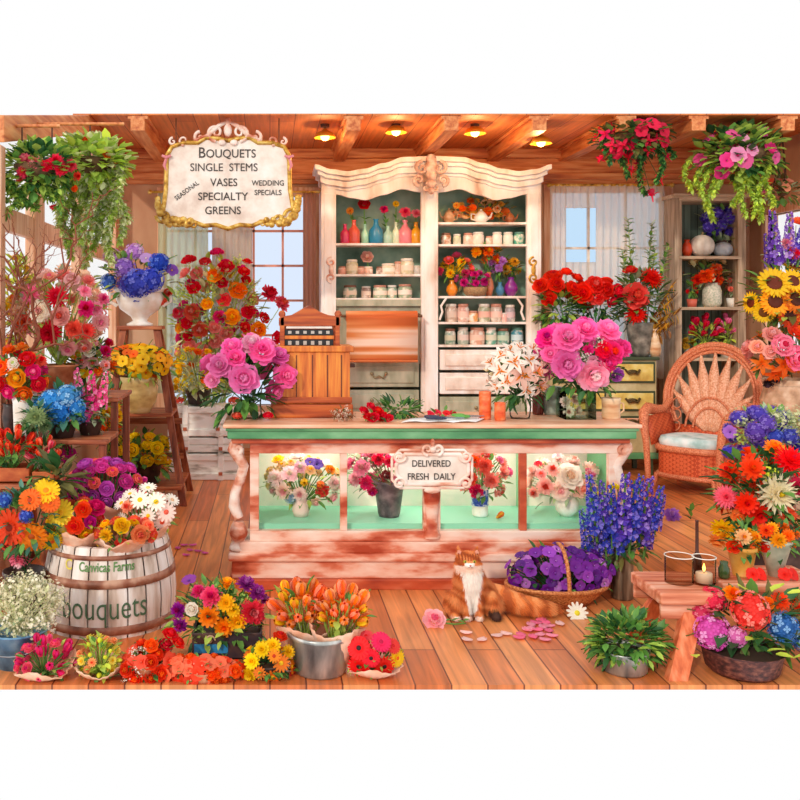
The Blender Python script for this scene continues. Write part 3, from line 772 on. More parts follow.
# lower drawers
def drawer(a, c, p0, p1, m, pull=True):
    x0, x1, z1, z0 = cx(a), cx(c), cz(p0), cz(p1)
    b = MB(); b.box(x0, x1, d-.005, d+.25, z0, z1); o = b.build('drawer', m, t, bevel=.006)
    b = MB(); b.box(x0+.05, x1-.05, d-.02, d-.005, z0+.04, z1-.04); b.build('drawer_panel', CREAM if m is CWH else m, o, bevel=.008)
    if pull:
        xm = (x0+x1)/2; zm = (z0+z1)/2
        b = MB(); b.tube([(xm-.07, d-.03, zm+.01), (xm-.04, d-.045, zm-.03), (xm, d-.05, zm-.01), (xm+.04, d-.045, zm-.03), (xm+.07, d-.03, zm+.01)], .009, 6)
        for q in (-.07, .07): b.ball((xm+q, d-.03, zm+.012), .018)
        b.build('drawer_pull', flat('#9a8a6a', .4, .4), o)
MB().box(cx(325), cx(537), d+.02, CB-.02, 0, cz(430)).build('base', GREYP, t)
for p0, p1 in ((300, 309),): MB().box(cx(336), cx(421), d, d+.03, cz(306), cz(299.5)).build('rail', GREYP, t)
drawer(338, 419, 362, 387, GREYP); drawer(338, 419, 390, 412, GREYP); drawer(338, 419, 414, 440, GREYP)
drawer(440, 525, 350, 370, CWH, False); drawer(440, 525, 373, 394, CWH, False); drawer(440, 525, 397, 420, GREYP); drawer(440, 525, 422, 445, GREYP)
MB().box(cx(336), cx(421), d+.04, d+.06, cz(364), cz(306)).build('recess_panel', GREYP, t)
MB().box(cx(318), cx(544), d-.03, d+.02, 0, .12).build('plinth', CWH, t, bevel=.006)

# ------------------------------------------------------------ kraft paper roll on the cabinet
KR = noisemat('kraft_paper', ['#c85f28', '#dd8448', '#f0b48e', '#f8d8c4'], (.25, 1, 5), 1.7, 2, .7, [.38, .47, .53, .6])
t = empty('paper_roll', P(381, 314, 8.75), 'wide roll of orange and pink wrapping paper hanging before left cabinet bay', 'paper roll')
x0, x1 = X(346, 8.75), X(417, 8.75); zc = Z(316, 8.75); r = .05; yc = 8.75
b = MB(); b.lathe([(r, 0), (r, x1-x0)], 20, (0, 0, 0)); b.xform(Matrix.Translation((x0, yc, zc)) @ Matrix.Rotation(PI/2, 4, 'Y')); b.build('roll', KR, t)
rows = []
for i in range(20):
    u = i/19; z = zc-u*(zc-Z(361, 8.75)); rows.append([(x, yc-r-.01*math.sin(u*PI)+ (.015*u), z) for x in (x0, (x0+x1)/2, x1)])
b = MB(); b.grid(rows); o = b.build('hanging_sheet', KR, t); s_ = o.modifiers.new('s', 'SOLIDIFY'); s_.thickness = .003
b = MB(); b.tube([(x0-.05, yc, zc), (x1+.05, yc, zc)], .014, 8)
for x in (x0-.04, x1+.04): b.tube([(x, yc, zc), (x, d, zc+.02)], .01, 6)
b.build('spindle', flat('#6b4a30'), t)
b = MB(); b.tube([(x0, yc-r+.005, Z(361, 8.75)), (x1, yc-r+.005, Z(361, 8.75))], .012, 8); b.build('cutter_bar', flat('#c86c38'), t)

# ------------------------------------------------------------ right shelf unit
d = 8.95
GRAYW = wood('weathered_wood', '#8a6f58', '#b39579', '#d3bba0', 'z'); GRAYX = wood('weathered_wood', '#9a7f66', '#c4a688', '#dec6aa', 'x')
t = empty('shelf_unit', (X(710, d), 9.1, 0), 'weathered wooden shelf unit with pots behind the wicker chair', 'shelf')
for a, c in ((675, 682), (738, 746)): MB().box(X(a, d), X(c, d), d, 9.32, 0, Z(196, d)).build('side_panel', GRAYW, t, bevel=.004)
MB().box(X(682, d), X(738, d), 9.28, 9.31, 0, Z(198, d)).build('back_panel', planks('shelf_back', '#5f7064', '#7d8d7c', '#2c352e', .07, 3, 'z', .7, .2), t)
RSH = {}
for k, py in dict(top=198, a=256, b=307, c=358, e=410, f=450).items():
    z = Z(py, d); RSH[k] = z; MB().box(X(679, d), X(741, d), d-.01, 9.3, z-.03, z).build('shelf', GRAYX, t, bevel=.003)
MB().box(X(672, d), X(749, d), d-.04, 9.34, Z(198, d), Z(194, d)).build('top_moulding', GRAYX, t, bevel=.004)

# ------------------------------------------------------------ yellow chest under red flowers
d = 8.7; CHZ = Z(357, d); c0, c1 = X(556, d), X(657, d)
t = empty('painted_chest', ((c0+c1)/2, 8.85, 0), 'small dark green chest with yellow painted drawers behind counter end', 'chest')
DG = flat('#3c4a30', .5); YEL = noisemat('yellow_drawer', ['#c8a24a', '#e6cc6c', '#f0e2a4'], (3, 3, 3), 3, 4, .5)
MB().box(c0, c1, d+.01, 9.15, .22, CHZ-.03).build('carcass', noisemat('chest_side', ['#a89468', '#c8b684', '#ded3a8'], (2, 2, 2), 3, 4, .6), t, bevel=.005)
MB().box(c0-.02, c1+.02, d-.02, 9.17, CHZ-.03, CHZ).build('chest_top', DG, t, bevel=.006)
for i, (p0, p1) in enumerate(((362, 383), (391, 411), (416, 428))):
    for xa, xb in ((556, 606), (608, 655)):
        b = MB(); b.box(X(xa+1, d), X(xb, d), d-.005, d+.01, Z(p1, d), Z(p0, d)); o = b.build('drawer', DG, t, bevel=.003)
        MB().box(X(xa+3, d), X(xb-2, d), d-.014, d-.004, Z(p1-2, d), Z(p0+2, d)).build('drawer_front', YEL if i < 2 else PEACH, o, bevel=.004)
        xm = X((xa+xb)/2, d); zm = Z((p0+p1)/2-1, d)
        b = MB(); b.tube([(xm-.07, d-.03, zm+.02), (xm-.04, d-.04, zm-.02), (xm, d-.045, zm-.005), (xm+.04, d-.04, zm-.02), (xm+.07, d-.03, zm+.02)], .012, 6)
        b.ball((xm, d-.02, zm), .02, 8, 5, 0, (2.6, .6, 1)); b.build('drawer_pull', flat('#5a4624', .4, .3), o)
b = MB(); b.box(c0-.01, c1+.01, d-.01, 9.15, .16, .22); b.build('apron', GREENP, t, bevel=.004)
for x in (c0+.03, c1-.07):
    for y in (d+.02, 9.1): MB().box(x, x+.04, y, y+.04, 0, .16).build('foot', DG, t)

# ------------------------------------------------------------ white crates
def crate(x0, x1, y0, y1, z0, z1, label, latch=True):
    t = empty('wooden_crate', ((x0+x1)/2, (y0+y1)/2, z0), label, 'crate', None)
    WH = noisemat('whitewashed_boards', ['#9a9488', '#dcd7cc', '#faf8f2'], (3, 3, 14), 1.6, 7, .7, [.28, .38, .48])
    b = MB(); b.box(x0+.015, x1-.015, y0+.015, y1-.015, z0, z1-.02); b.build('body', WH, t)
    for z in (z0+.005, z1-.075): MB().box(x0, x1, y0, y1, z, z+.06).build('rim_board', WH, t, bevel=.005)
    for x in (x0+.14, (x0+x1)/2+.12):
        MB().box(x, x+.05, y0-.012, y0+.01, z0, z1).build('strap', WH, t, bevel=.003)
        MB().cbox((x+.025, y0-.018, z0+(z1-z0)*.25), (.035, .012, .03)).build('buckle', flat('#c06a4a', .5), t)
    if latch:
        b = MB(); b.ball((x0+.07, y0-.0, (z0+z1)/2), .035, 10, 6, 0, (.8, .3, 1.9)); b.build('handle', flat('#6f5a3c', .5), t)
    return t
ca = (X(168, 8.5), X(243, 8.5))
crate(ca[0]+.0, ca[1], 8.45, 8.85, 0, Z(452, 8.5), 'lowest of the three stacked whitewashed crates beside the counter', False)
crate(ca[0]+.01, ca[1]-.01, 8.47, 8.85, Z(452, 8.5), Z(436, 8.5), 'middle of the three stacked whitewashed crates, the thinnest one', False)
crate(ca[0], ca[1]-.05, 8.46, 8.85, Z(436, 8.5), Z(405, 8.5), 'top whitewashed crate of the stack, with dark oval handle')
CRZ = Z(405, 8.5)

# ------------------------------------------------------------ step ladder
d = 7.55; MAHO = wood('mahogany', '#5a2413', '#8f4426', '#b5663f', 'z'); MAHX = wood('mahogany', '#6d2d18', '#a5532f', '#c77c50', 'x')
lt_, lb = Z(326, d), 0
xl0, xr0 = X(121, d), X(159, d); xl1, xr1 = X(103, d), X(184, 7.4)
t = empty('step_ladder', ((xl1+xr1)/2, d+.1, 0), 'reddish wooden step ladder holding pots of blue and yellow flowers', 'ladder')
def rail(xa, xb, ya, yb):
    b = MB(); w_ = .028; k = .02
    A = [(xb-w_, yb-k, 0), (xb+w_, yb-k, 0), (xb+w_, yb+k, 0), (xb-w_, yb+k, 0)]; B = [(xa-w_, ya-k, lt_-.02), (xa+w_, ya-k, lt_-.02), (xa+w_, ya+k, lt_-.02), (xa-w_, ya+k, lt_-.02)]
    b.grid([A, B], 0, True, False); b.add(A, [(3, 2, 1, 0)], 0, False); b.add(B, [(0, 1, 2, 3)], 0, False); b.build('leg', MAHO, t)
for xa, xb in ((xl0, xl1), (xr0, xr1)): rail(xa+(.02 if xa == xl0 else -.02), xb, d, d-.2); rail(xa+(.02 if xa == xl0 else -.02), xb, d+.12, d+.42)
MB().box(xl0-.03, xr0+.03, d-.05, d+.18, lt_-.03, lt_).build('top_step', MAHX, t, bevel=.005)
LST = []
for py, ext in ((412, .16), (482, .2)):
    z = Z(py, d-.1); f = 1-z/lt_; xa = xl0+(xl1-xl0)*f; xb = xr0+(xr1-xr0)*f; y0 = d-.2*f-ext*.7
    MB().box(xa-.02, xb+.02, y0, d+.12+.3*f, z-.028, z).build('step', MAHX, t, bevel=.005); LST.append((z, y0, xa, xb))
for y, z in ((d+.2, .62), (d+.32, .3)): MB().box(xl1+.05, xr1-.05, y-.01, y+.01, z, z+.05).build('cross_bar', MAHX, t)

# ------------------------------------------------------------ cash register cabinet on the counter
d = 5.42; zc = zt0
t = empty('cash_register', (X(315, d), 5.6, zc), 'old orange wooden cash register with carved top on left of counter', 'cash register')
OAK = wood('honey_oak', '#a84c18', '#d8742a', '#f0a03c', 'z'); OAKD = wood('red_oak', '#7c2f12', '#b5501f', '#d3722e', 'x')
def rb(nm, a, c, y0, y1, p0, p1, m, bev=.004, dd=d): return MB().box(X(a, dd), X(c, dd), y0, y1, max(zc, Z(p1, dd)), Z(p0, dd)).build(nm, m, t, bevel=bev)
rb('body', 277, 350, d, 5.7, 352, 404, OAK); rb('base', 271, 353, d-.02, 5.72, 404, 423, OAKD, .01); rb('lid', 274, 354, d-.015, 5.72, 346, 352, OAK, .006)
for a in (280, 296, 312, 327, 341):
    b = MB(); b.box(X(a, d), X(a+1, d), d-.003, d+.001, Z(402, d), Z(355, d)); b.build('groove', flat('#5f2410'), t)
rb('drawer_front', 276, 352, d-.012, d, 397, 403, OAKD); rb('side_handle', 350, 356, d+.05, d+.09, 364, 368, flat('#4a2412'))
rb('window_frame', 280, 339, 5.5, 5.66, 318, 347, OAKD, .004, 5.5)
for p0, p1 in ((329.5, 335), (339.5, 346)):
    rb('display_strip', 285, 333, 5.488, 5.5, p0, p1, flat('#1d1a1c', .3), 0, 5.5)
    for k_ in range(6):
        a = 288+k_*7.6
        rb('number_tab', a, a+3.4, 5.482, 5.488, p0+1.3, p1-1.3, flat('#b9b4ac'), 0, 5.5)
rb('rail', 284, 334, 5.48, 5.5, 335.5, 339, OAK, .002, 5.5); rb('rail', 286, 332, 5.48, 5.5, 326, 328.5, CREAM, .002, 5.5)
for a in (280, 335): rb('side_post', a, a+4.5, 5.47, 5.52, 313, 347, OAKD, .004, 5.5)
out = [(X(a, 5.5), Z(p, 5.5)) for a, p in ((279, 326), (279, 318), (285, 316), (292, 315), (299, 311), (304, 308), (309, 305.5), (314, 308), (320, 312), (328, 315), (335, 316), (340, 317), (340, 326))]
MB().prism(out, 5.47, 5.62).build('carved_pediment', OAKD, t, bevel=.004)
for a in (282, 338): b = MB(); b.ball((X(a, 5.5), 5.5, Z(314, 5.5)), .022, 10, 6); b.build('finial', OAKD, t)

# ------------------------------------------------------------ barrel
bc = P(110, 600, 4.7); bc.z = 0; bh = Z(549, 4.40)
t = empty('barrel', bc, 'whitewashed wooden barrel with green lettering, full of wrapped bouquets', 'barrel')
BW = noisemat('barrel_staves', ['#8e7563', '#cdb6a6', '#e9d9cf', '#f7eee8'], (7, 7, 1), 1.8, 7, .65, [.3, .42, .52, .64], .2)
def brad(z): u = z/bh; return .345-.052*max(0, u-.35)**1.6*3.0*.62-.02*max(0, .35-u)
N_ = 22; b = MB()
for i in range(N_):
    a0, a1 = 2*PI*i/N_+.012, 2*PI*(i+1)/N_-.012; rows = []
    for j in range(9):
        z = bh*j/8; r = brad(z)
        rows.append([bc+Vector((math.cos(a0+(a1-a0)*k_/3)*r, math.sin(a0+(a1-a0)*k_/3)*r, z)) for k_ in range(4)])
    b.grid(rows, 0)
    b.grid([rows[-1], [bc+Vector(((p-bc).x*.9, (p-bc).y*.9, bh)) for p in rows[-1]], [bc+Vector(((p-bc).x*.88, (p-bc).y*.88, bh-.12)) for p in rows[-1]]], 0, sm=False)
b.lathe([(.33, .01), (.325, bh*.5), (.285, bh-.1), (.001, bh-.1)], 40, bc, 0, cap=False)
b.build('staves', BW, t)
HOOP = noisemat('rusty_hoop', ['#6e3b28', '#a0644c', '#c99a80'], (6, 6, 6), 2, 6, .5)
for z0, z1 in ((bh-.055, bh-.035), (.245, .285), (.02, .06)):
    b = MB(); b.lathe([(brad(z0)-.004, z0), (brad(z0)+.006, z0), (brad(z1)+.006, z1), (brad(z1)-.004, z1)], 48, bc, 0, cap=False); b.build('hoop', HOOP, t)
def bend_at(z0, off=-.0):
    def f(co):
        r0 = brad(z0+co.z)+.003; a = co.x/r0
        return bc+Vector((math.sin(a)*r0, -math.cos(a)*r0+co.y, z0+co.z))
    return f
GI = flat('#5f8a4a', .6)
def btext(s, z0, h, m, sx=1, dx=0, bold=.0008):
    f = bend_at(z0); return text(s, h, Matrix(), m, 'lettering', t, .001, sx, lambda co: f(Vector((co.x+dx, co.y, co.z))), None, bold)
btext('Canvicas Farms', .345, .062, GI, .72, .04); btext('C', .35, .07, flat('#e3cf52'), .9, -.16)
btext('bouquets', .15, .17, flat('#4c6b4c', .7), .7, .03, -.001)

# ------------------------------------------------------------ wicker chair
CHL = Vector((3.8, 8.02, 0)); CR = Matrix.Translation(CHL) @ Matrix.Rotation(-D(50), 4, 'Z') @ Matrix.Diagonal((.86, .86, .97, 1))
t = empty('wicker_chair', CHL, 'round fan-backed orange wicker armchair with pale blue cushion', 'chair')
def cb(b, nm, m=WICK, bevel=0): b.xform(CR); return b.build(nm, m, t, bevel=bevel)
def sup(a, rx, ry, n=3.2):
    c, s = math.cos(a), math.sin(a); return (rx*abs(c)**(2/n)*(1 if c > 0 else -1), ry*abs(s)**(2/n)*(1 if s > 0 else -1))
def seatring(z, k=1.0): return [(sup(2*PI*i/40, .33*k, .31*k)[0], sup(2*PI*i/40, .33*k, .31*k)[1], z) for i in range(40)]
def weave():
    k = 'weave'
    if k in MATS: return MATS[k]
    m, N, L, bs = newmat('woven_cane')
    tc = N.new('ShaderNodeTexCoord'); mp = N.new('ShaderNodeMapping'); mp.inputs['Rotation'].default_value = (0, PI/4, 0); mp.inputs['Scale'].default_value = (38, 38, 38)
    ch = N.new('ShaderNodeTexChecker'); ch.inputs['Scale'].default_value = 1
    ch.inputs['Color1'].default_value = lin('#d9663a'); ch.inputs['Color2'].default_value = lin('#b8421f')
    L.new(tc.outputs['Object'], mp.inputs[0]); L.new(mp.outputs[0], ch.inputs[0]); L.new(ch.outputs[0], bs.inputs['Base Color'])
    bp = N.new('ShaderNodeBump'); bp.inputs['Strength'].default_value = .5; L.new(ch.outputs['Fac'], bp.inputs['Height']); L.new(bp.outputs[0], bs.inputs['Normal'])
    bs.inputs['Roughness'].default_value = .5; MATS[k] = m; return m
WV = weave()
b = MB(); b.grid([seatring(.14), seatring(.39)], 0, True); b.add(seatring(.39), [tuple(range(40))], 0, False); b.add(seatring(.14), [tuple(range(39, -1, -1))], 0, False); cb(b, 'seat_base', WV)
for z, r in ((.14, .022), (.385, .032)):
    b = MB(); q = seatring(z, 1.02); b.tube(q+q[:1], r, 8); cb(b, 'seat_rim')
b = MB(); b.grid([seatring(.395, .92), seatring(.41, .98), seatring(.45, 1.0), seatring(.485, .95), seatring(.495, .75), seatring(.5, .3)], 0, True); b.add(seatring(.5, .3), [tuple(range(40))], 0, True)
cb(b, 'cushion', noisemat('cushion_cloth', ['#9fc4c4', '#d4ebee', '#f4fbfd'], (2, 2, 2), 4, 3, .8))
for sx in (-1, 1):
    for y in (-.27, .27):
        b = MB(); b.tube([(sx*.29, y, .15), (sx*.3, y, .08), (sx*.33, y*1.08, 0)], [.024, .022, .02], 8); cb(b, 'leg')
    # arm: wide woven roll
    pts = [(sx*.36, -.3, .02), (sx*.365, -.31, .2), (sx*.375, -.32, .42), (sx*.4, -.32, .58), (sx*.43, -.27, .69), (sx*.45, -.14, .725), (sx*.45, .02, .70), (sx*.43, .16, .70), (sx*.42, .3, .78)]
    b = MB(); b.tube(pts, [.026, .03, .034, .042, .052, .055, .05, .04, .03], 10); cb(b, 'arm')
    rows = [[(sx*.345, y, .4), (sx*.37, y, .52), (sx*.42, y, .66)] for y in (-.28, -.15, 0, .15, .28)]
    b = MB(); b.grid(rows); o = cb(b, 'arm_panel', WV); s_ = o.modifiers.new('s', 'SOLIDIFY'); s_.thickness = .012
lean = D(12)
def bk(x, h, off=0): return (x, .27+math.sin(lean)*h-off*math.cos(lean), .42+math.cos(lean)*h)
RXb, RZb, HZ = .50, .50, .42
def rimp(a, k=1.0):   # a from -1..1 (angle around), bottom narrows
    th = a*D(125); return (math.sin(th)*RXb*k, HZ+math.cos(th)*RZb*k)
for k_, r in ((1.0, .03), (.93, .018), (.86, .016)):
    b = MB(); b.tube([bk(*rimp(-1+2*i/40, k_)) for i in range(41)], r, 8); cb(b, 'back_rim')
b = MB(); 
for i in range(46):
    a = -1+2*(i+.5)/46; p0, p1 = rimp(a, .86), rimp(a+(.02 if i % 2 else -.02), 1.0)
    b.tube([bk(*p0), bk(*p1)], .007, 4)
cb(b, 'rim_weave')
for i in range(9):
    th = D(-84+21*i); hx, hz = math.sin(th)*RXb*.86, HZ+math.cos(th)*RZb*.86
    ox, oz = math.sin(th)*.05, .1
    rows = []
    for j in range(9):
        u = j/8; w_ = .014+.062*math.sin(PI*min(1, u*1.05))**1.2
        cxx, czz = ox+(hx-ox)*u, oz+(hz-oz)*u; nx, nz = math.cos(th), -math.sin(th)
        rows.append([bk(cxx-nx*w_, czz-nz*w_), bk(cxx, czz, .016), bk(cxx+nx*w_, czz+nz*w_)])
    b = MB(); b.grid(rows); o = cb(b, 'back_slat', noisemat('pale_wicker', ['#cf7f5a', '#e9a884', '#f6ccb0'], (25, 25, 25), 3, 3, .5, bump=.5)); s_ = o.modifiers.new('s', 'SOLIDIFY'); s_.thickness = .014
for k_ in (.45, .3):
    b = MB(); b.tube([bk(math.sin(D(a))*RXb*k_*1.1, .12+math.cos(D(a))*RZb*k_*1.3, .02) for a in range(-90, 91, 12)], .012, 6); cb(b, 'back_band')
b = MB()
rows = [[bk(x, z, .0) for x in (-.4, -.2, 0, .2, .4)] for z in (-.02, .06, .14)]
b.grid(rows); o = cb(b, 'lower_back', WV); s_ = o.modifiers.new('s', 'SOLIDIFY'); s_.thickness = .015
for sx in (-1, 1):
    for k_, r in ((.11, .02),):
        b = MB()
        for m_ in range(3):
            c_ = (sx*(.36-.0*m_), .12+m_*.11)
            b.tube([bk(c_[0]+.05*math.cos(a_*PI/8), c_[1]+.05*math.sin(a_*PI/8), .01) for a_ in range(17)], .008, 5)
        cb(b, 'curl_work')

# ------------------------------------------------------------ rustic bench, right front
d = 4.0
RED = wood('salmon_wood', '#b2502e', '#d9805c', '#f0b79c', 'x'); REDZ = wood('orange_wood', '#b2451f', '#de6f3f', '#f0966a', 'z')
t = empty('rustic_bench', (X(735, d), 4.15, 0), 'low rustic salmon-painted bench with slanted legs, holding pots and candles', 'bench')
bz = Z(592, 3.98)
MB().box(X(659, 3.98), X(721, 3.98), 3.96, 4.3, bz-.055, bz).build('top_board', RED, t, bevel=.01)
MB().box(X(723, 4.12), X(830, 4.12), 4.12, 4.42, bz-.05, bz-.005).build('top_board', RED, t, bevel=.008)
MB().box(X(662, 3.98), X(719, 3.98), 3.99, 4.01, bz-.125, bz-.056).build('apron', RED, t, bevel=.006)
MB().box(X(662, 3.98), X(840, 3.98), 4.28, 4.30, bz-.125, bz-.056).build('apron', RED, t, bevel=.006)
for xa, xb, ya, yb in ((X(697, 4), X(674, 3.92), 4.03, 3.9), (X(697, 4), X(674, 3.92), 4.27, 4.38), (X(825, 4), X(845, 3.92), 4.17, 4.1), (X(825, 4), X(845, 3.92), 4.36, 4.44)):
    if 1:
        b = MB(); w_ = .042; A = [(xb-w_, yb-.022, 0), (xb+w_, yb-.022, 0), (xb+w_, yb+.022, 0), (xb-w_, yb+.022, 0)]; z = bz-.05; B = [(xa-w_, ya-.022, z), (xa+w_, ya-.022, z), (xa+w_, ya+.022, z), (xa-w_, ya+.022, z)]
        b.grid([A, B], 0, True, False); b.add(A, [(3, 2, 1, 0)], 0, False); b.add(B, [(0, 1, 2, 3)], 0, False); b.build('leg', REDZ, t)
for px in (676, 676): pass
b = MB()
b.lathe([(.006, 0), (.006, .006)], 8, (0, 0, 0)); b.xform(Matrix.Translation((X(676, 3.98), 4.0, bz-.09)) @ Matrix.Rotation(PI/2, 4, 'X')); b.build('nail', flat('#4a2a1c'), t)

# ------------------------------------------------------------ stepped stand by the left wall
t = empty('tiered_stand', (-1.3, 5.3, 0), 'stepped wooden stand crowded with flower pots along left window wall', 'stand')
TIER = [(4.74, 4.97, .68), (4.97, 5.34, .88), (5.34, 5.85, 1.08)]
for y0, y1, z in TIER:
    xr_ = -1.16 if z < .7 else -.9
    MB().box(-1.56, xr_, y0, y1+.02, z-.025, z).build('tier_board', MAHX, t, bevel=.004)
    for x in (-1.55, xr_-.05): MB().box(x, x+.04, y0+.02, y0+.06, 0, z-.025).build('leg', MAHO, t)
for x in (-1.55, -.95): MB().box(x, x+.04, 5.8, 5.84, 0, 1.055).build('leg', MAHO, t)
# colours
PK, HP, RD, CR_, OR, YE, WH_, LP, PU, BL_, MG, CO, BU = '#f58bb0', '#e83f86', '#e02a2f', '#e2253f', '#f4722a', '#f9cc2b', '#fbf3e6', '#f9c6c6', '#7a3fa8', '#3f55c0', '#c72a8c', '#f2735f', '#e9a8a0'
POTM = noisemat('terracotta_pot', ['#a8512c', '#cf7d50', '#e8a77d'], (4, 4, 4), 3, 5, .7)
DARKP = noisemat('dark_pot', ['#241c1c', '#463532', '#5f4a44'], (5, 5, 5), 3, 5, .4)
ZINC = noisemat('zinc_metal', ['#77797a', '#b5b6b2', '#e4e2dc'], (5, 5, 1.5), 3, 5, .35, metal=.7)
BLUEP = noisemat('worn_blue_metal', ['#33587a', '#5f8fb4', '#93b9cf'], (4, 4, 4), 3, 6, .5)
WHP = noisemat('cream_ceramic', ['#e6d6c4', '#f6eee4', '#ffffff'], (3, 3, 3), 3, 4, .3)
SOIL = flat('#3a2618', .9); TERQ = flat('#3f9a9a', .4)
KRAFT = noisemat('wrap_kraft', ['#dc9468', '#f0bb96', '#fadcc6'], (3, 3, 3), 3, 5, .7)
PEACHW = noisemat('wrap_peach', ['#e8946c', '#f4b898', '#fbdcc8'], (3, 3, 3), 3, 5, .6)

def wrap(root, px, py, rt, h, d, m, seed=0, lean=0, rb_=.25, z=None, nm='paper_wrap', tips=5):
    """pleated paper cone, mouth centre at (px,py) px, height h px"""
    R = random.Random(seed); c = P(px, py, d); k = d/F; rows = []; n = 40
    for i in range(9):
        u = i/8; r = (rb_+(1-rb_)*u**.8)*rt*k
        row = []
        for j in range(n):
            a = 2*PI*j/n
            tri = abs(((a*tips/(2*PI)+seed*.37) % 1)*2-1); rr = r*(1+(.05*(1 if j % 2 else -1)+.06*math.sin(a*5+seed))*u); zz = -h*k*(1-u)+(u**3)*(tri*.55-.12)*rt*k*(1.25 if math.sin(a) > 0 else .55)
            row.append(c+Vector((rr*math.cos(a)+lean*k*(u-1), rr*math.sin(a), zz)))
        rows.append(row)
    b = MB(); b.grid(rows, 0, True); o = b.build(nm, m, root)
    s = o.modifiers.new('s', 'SOLIDIFY'); s.thickness = .003; return o
def potted(name, label, cat, cx_, cy_, rx, ry, d, pot, potm, base=None, group=None, fillm=None, **k):
    """pot: (px, py_base, profile) child 'pot'"""
    px, py, prof = pot
    z = k.pop('z', None); p = P(px, py, d)
    if z is not None: p.z = z
    root = empty(name, p, label, cat, group)
    vessel('pot', None, None, px, py, d, prof, potm, parent=root, z=z, fillm=fillm or SOIL)
    hh = prof[-1][1]; pyb = VY-(p.z-HC)*F/d     # pixel row of the base
    arr(name, label, cat, cx_, cy_, rx, ry, d, root=root, mouth=(px, pyb-hh), base=p, **k)
    return root
T = lambda y: [z for a, b_, z in TIER if a <= y <= b_][0]
BK = lambda r, h: [(r*.72, 0), (r*.98, h*.94), (r*1.05, h*.95), (r*1.05, h)]
BOWL = lambda r, h: [(r*.45, 0), (r*.45, h*.08), (r*.3, h*.14), (r*.62, h*.3), (r*.95, h*.65), (r*.98, h*.9), (r*1.06, h*.95), (r*1.04, h)]
ROUND = lambda r, h: [(r*.5, 0), (r*.85, h*.25), (r, h*.55), (r*.85, h*.88), (r*.95, h)]

# ---------------- left window wall, upper tier
potted('dahlia_pot', 'big pink and crimson dahlia arrangement on top tier of left stand', 'flower pot', 60, 310, 46, 42, 5.55, (60, 0, BK(18, 30)), POTM, z=1.08,
    blooms=[(31, 294, 'dahlia', (PK, CO), 11), (57, 297, 'dahlia', (CR_, '#f04a6a'), 12), (49, 333, 'dahlia', (CR_, RD), 14), (86, 309, 'carnation', (HP, CR_), 9), (74, 329, 'carnation', CO, 10), (40, 311, 'peony', (WH_, LP), 10),
            (60, 316, 'peony', (BU, CO), 9), (87, 331, 'dahlia', ('#f0605a', RD), 9), (24, 322, 'carnation', (CO, OR), 10), (100, 322, 'rose', (LP, PK), 8), (16, 300, 'rose', ('#f4b04a', OR), 9), (72, 280, 'rose', (LP, BU), 8), (50, 278, 'rose', ('#f7b6a0', PK), 7), (14, 340, 'carnation', ('#ef8a4a', OR), 9), (68, 348, 'peony', (LP, PK), 8), (84, 345, 'rose', (BU, CO), 8), (103, 300, 'carnation', (PK, HP), 7)],
    fill=[('rose', ('#fbdcd4', LP), 9, 4), ('carnation', ('#f9b4c8', PK), 8, 2), ('peony', ('#fbe0c8', '#f9c8a8'), 9, 3), ('dahlia', ('#f79a94', CO), 9, 2)], n=34, lv=(110, 12, ('light', 'sage', 'pale')), seed=3)
potted('yellow_shrub', 'golden leafy shrub at left edge behind the twisted branches', 'plant', 17, 300, 14, 46, 5.5, (20, 0, BK(9, 22)), POTM, z=1.08,
    fill=[('mum', ('#f2c23a', OR), 5, 1)], n=14, lv=(200, 11, ('gold', 'lime', 'light')), seed=4)
def branches(label, bx_, by_, d, tips, seed, m, z):
    R = random.Random(seed); p = P(bx_, by_, d); b = MB()
    root = empty('branch_vase', (p.x, p.y, z), label, 'branches')
    vessel('vase', None, None, bx_, 0, d, ROUND(8, 30), DARKP, parent=root, z=z)
    def grow(p0, p1, r, lev):
        n = 7; pts = [p0.lerp(p1, i/n)+Vector((R.uniform(-1, 1), R.uniform(-1, 1), R.uniform(-1, 1)))*(p1-p0).length*.07*(0 < i < n) for i in range(n+1)]
        b.tube(pts, [r*(1-.7*i/n) for i in range(n+1)], 6)
        if lev > 0:
            for i in range(2, n, 1):
                dv = (p1-p0).normalized(); s = Vector((R.uniform(-1, 1), R.uniform(-.7, .7), R.uniform(-.3, 1))).normalized()
                q = pts[i]+(dv*.5+s*.8)*(p1-p0).length*.36; grow(pts[i], q, r*.5, lev-1)
    st = Vector((p.x, p.y, z+.12))
    for tx, ty, r in tips: grow(st, P(tx, ty, d+R.uniform(-.15, .15)), r, 2)
    b.build('branch', m, root); return root
branches('twisted brown bare branches in a dark vase at far left', 10, 330, 5.25, [(60, 238, .016), (20, 250, .014), (74, 282, .014), (14, 228, .01)], 5, flat('#8a4226'), .88)
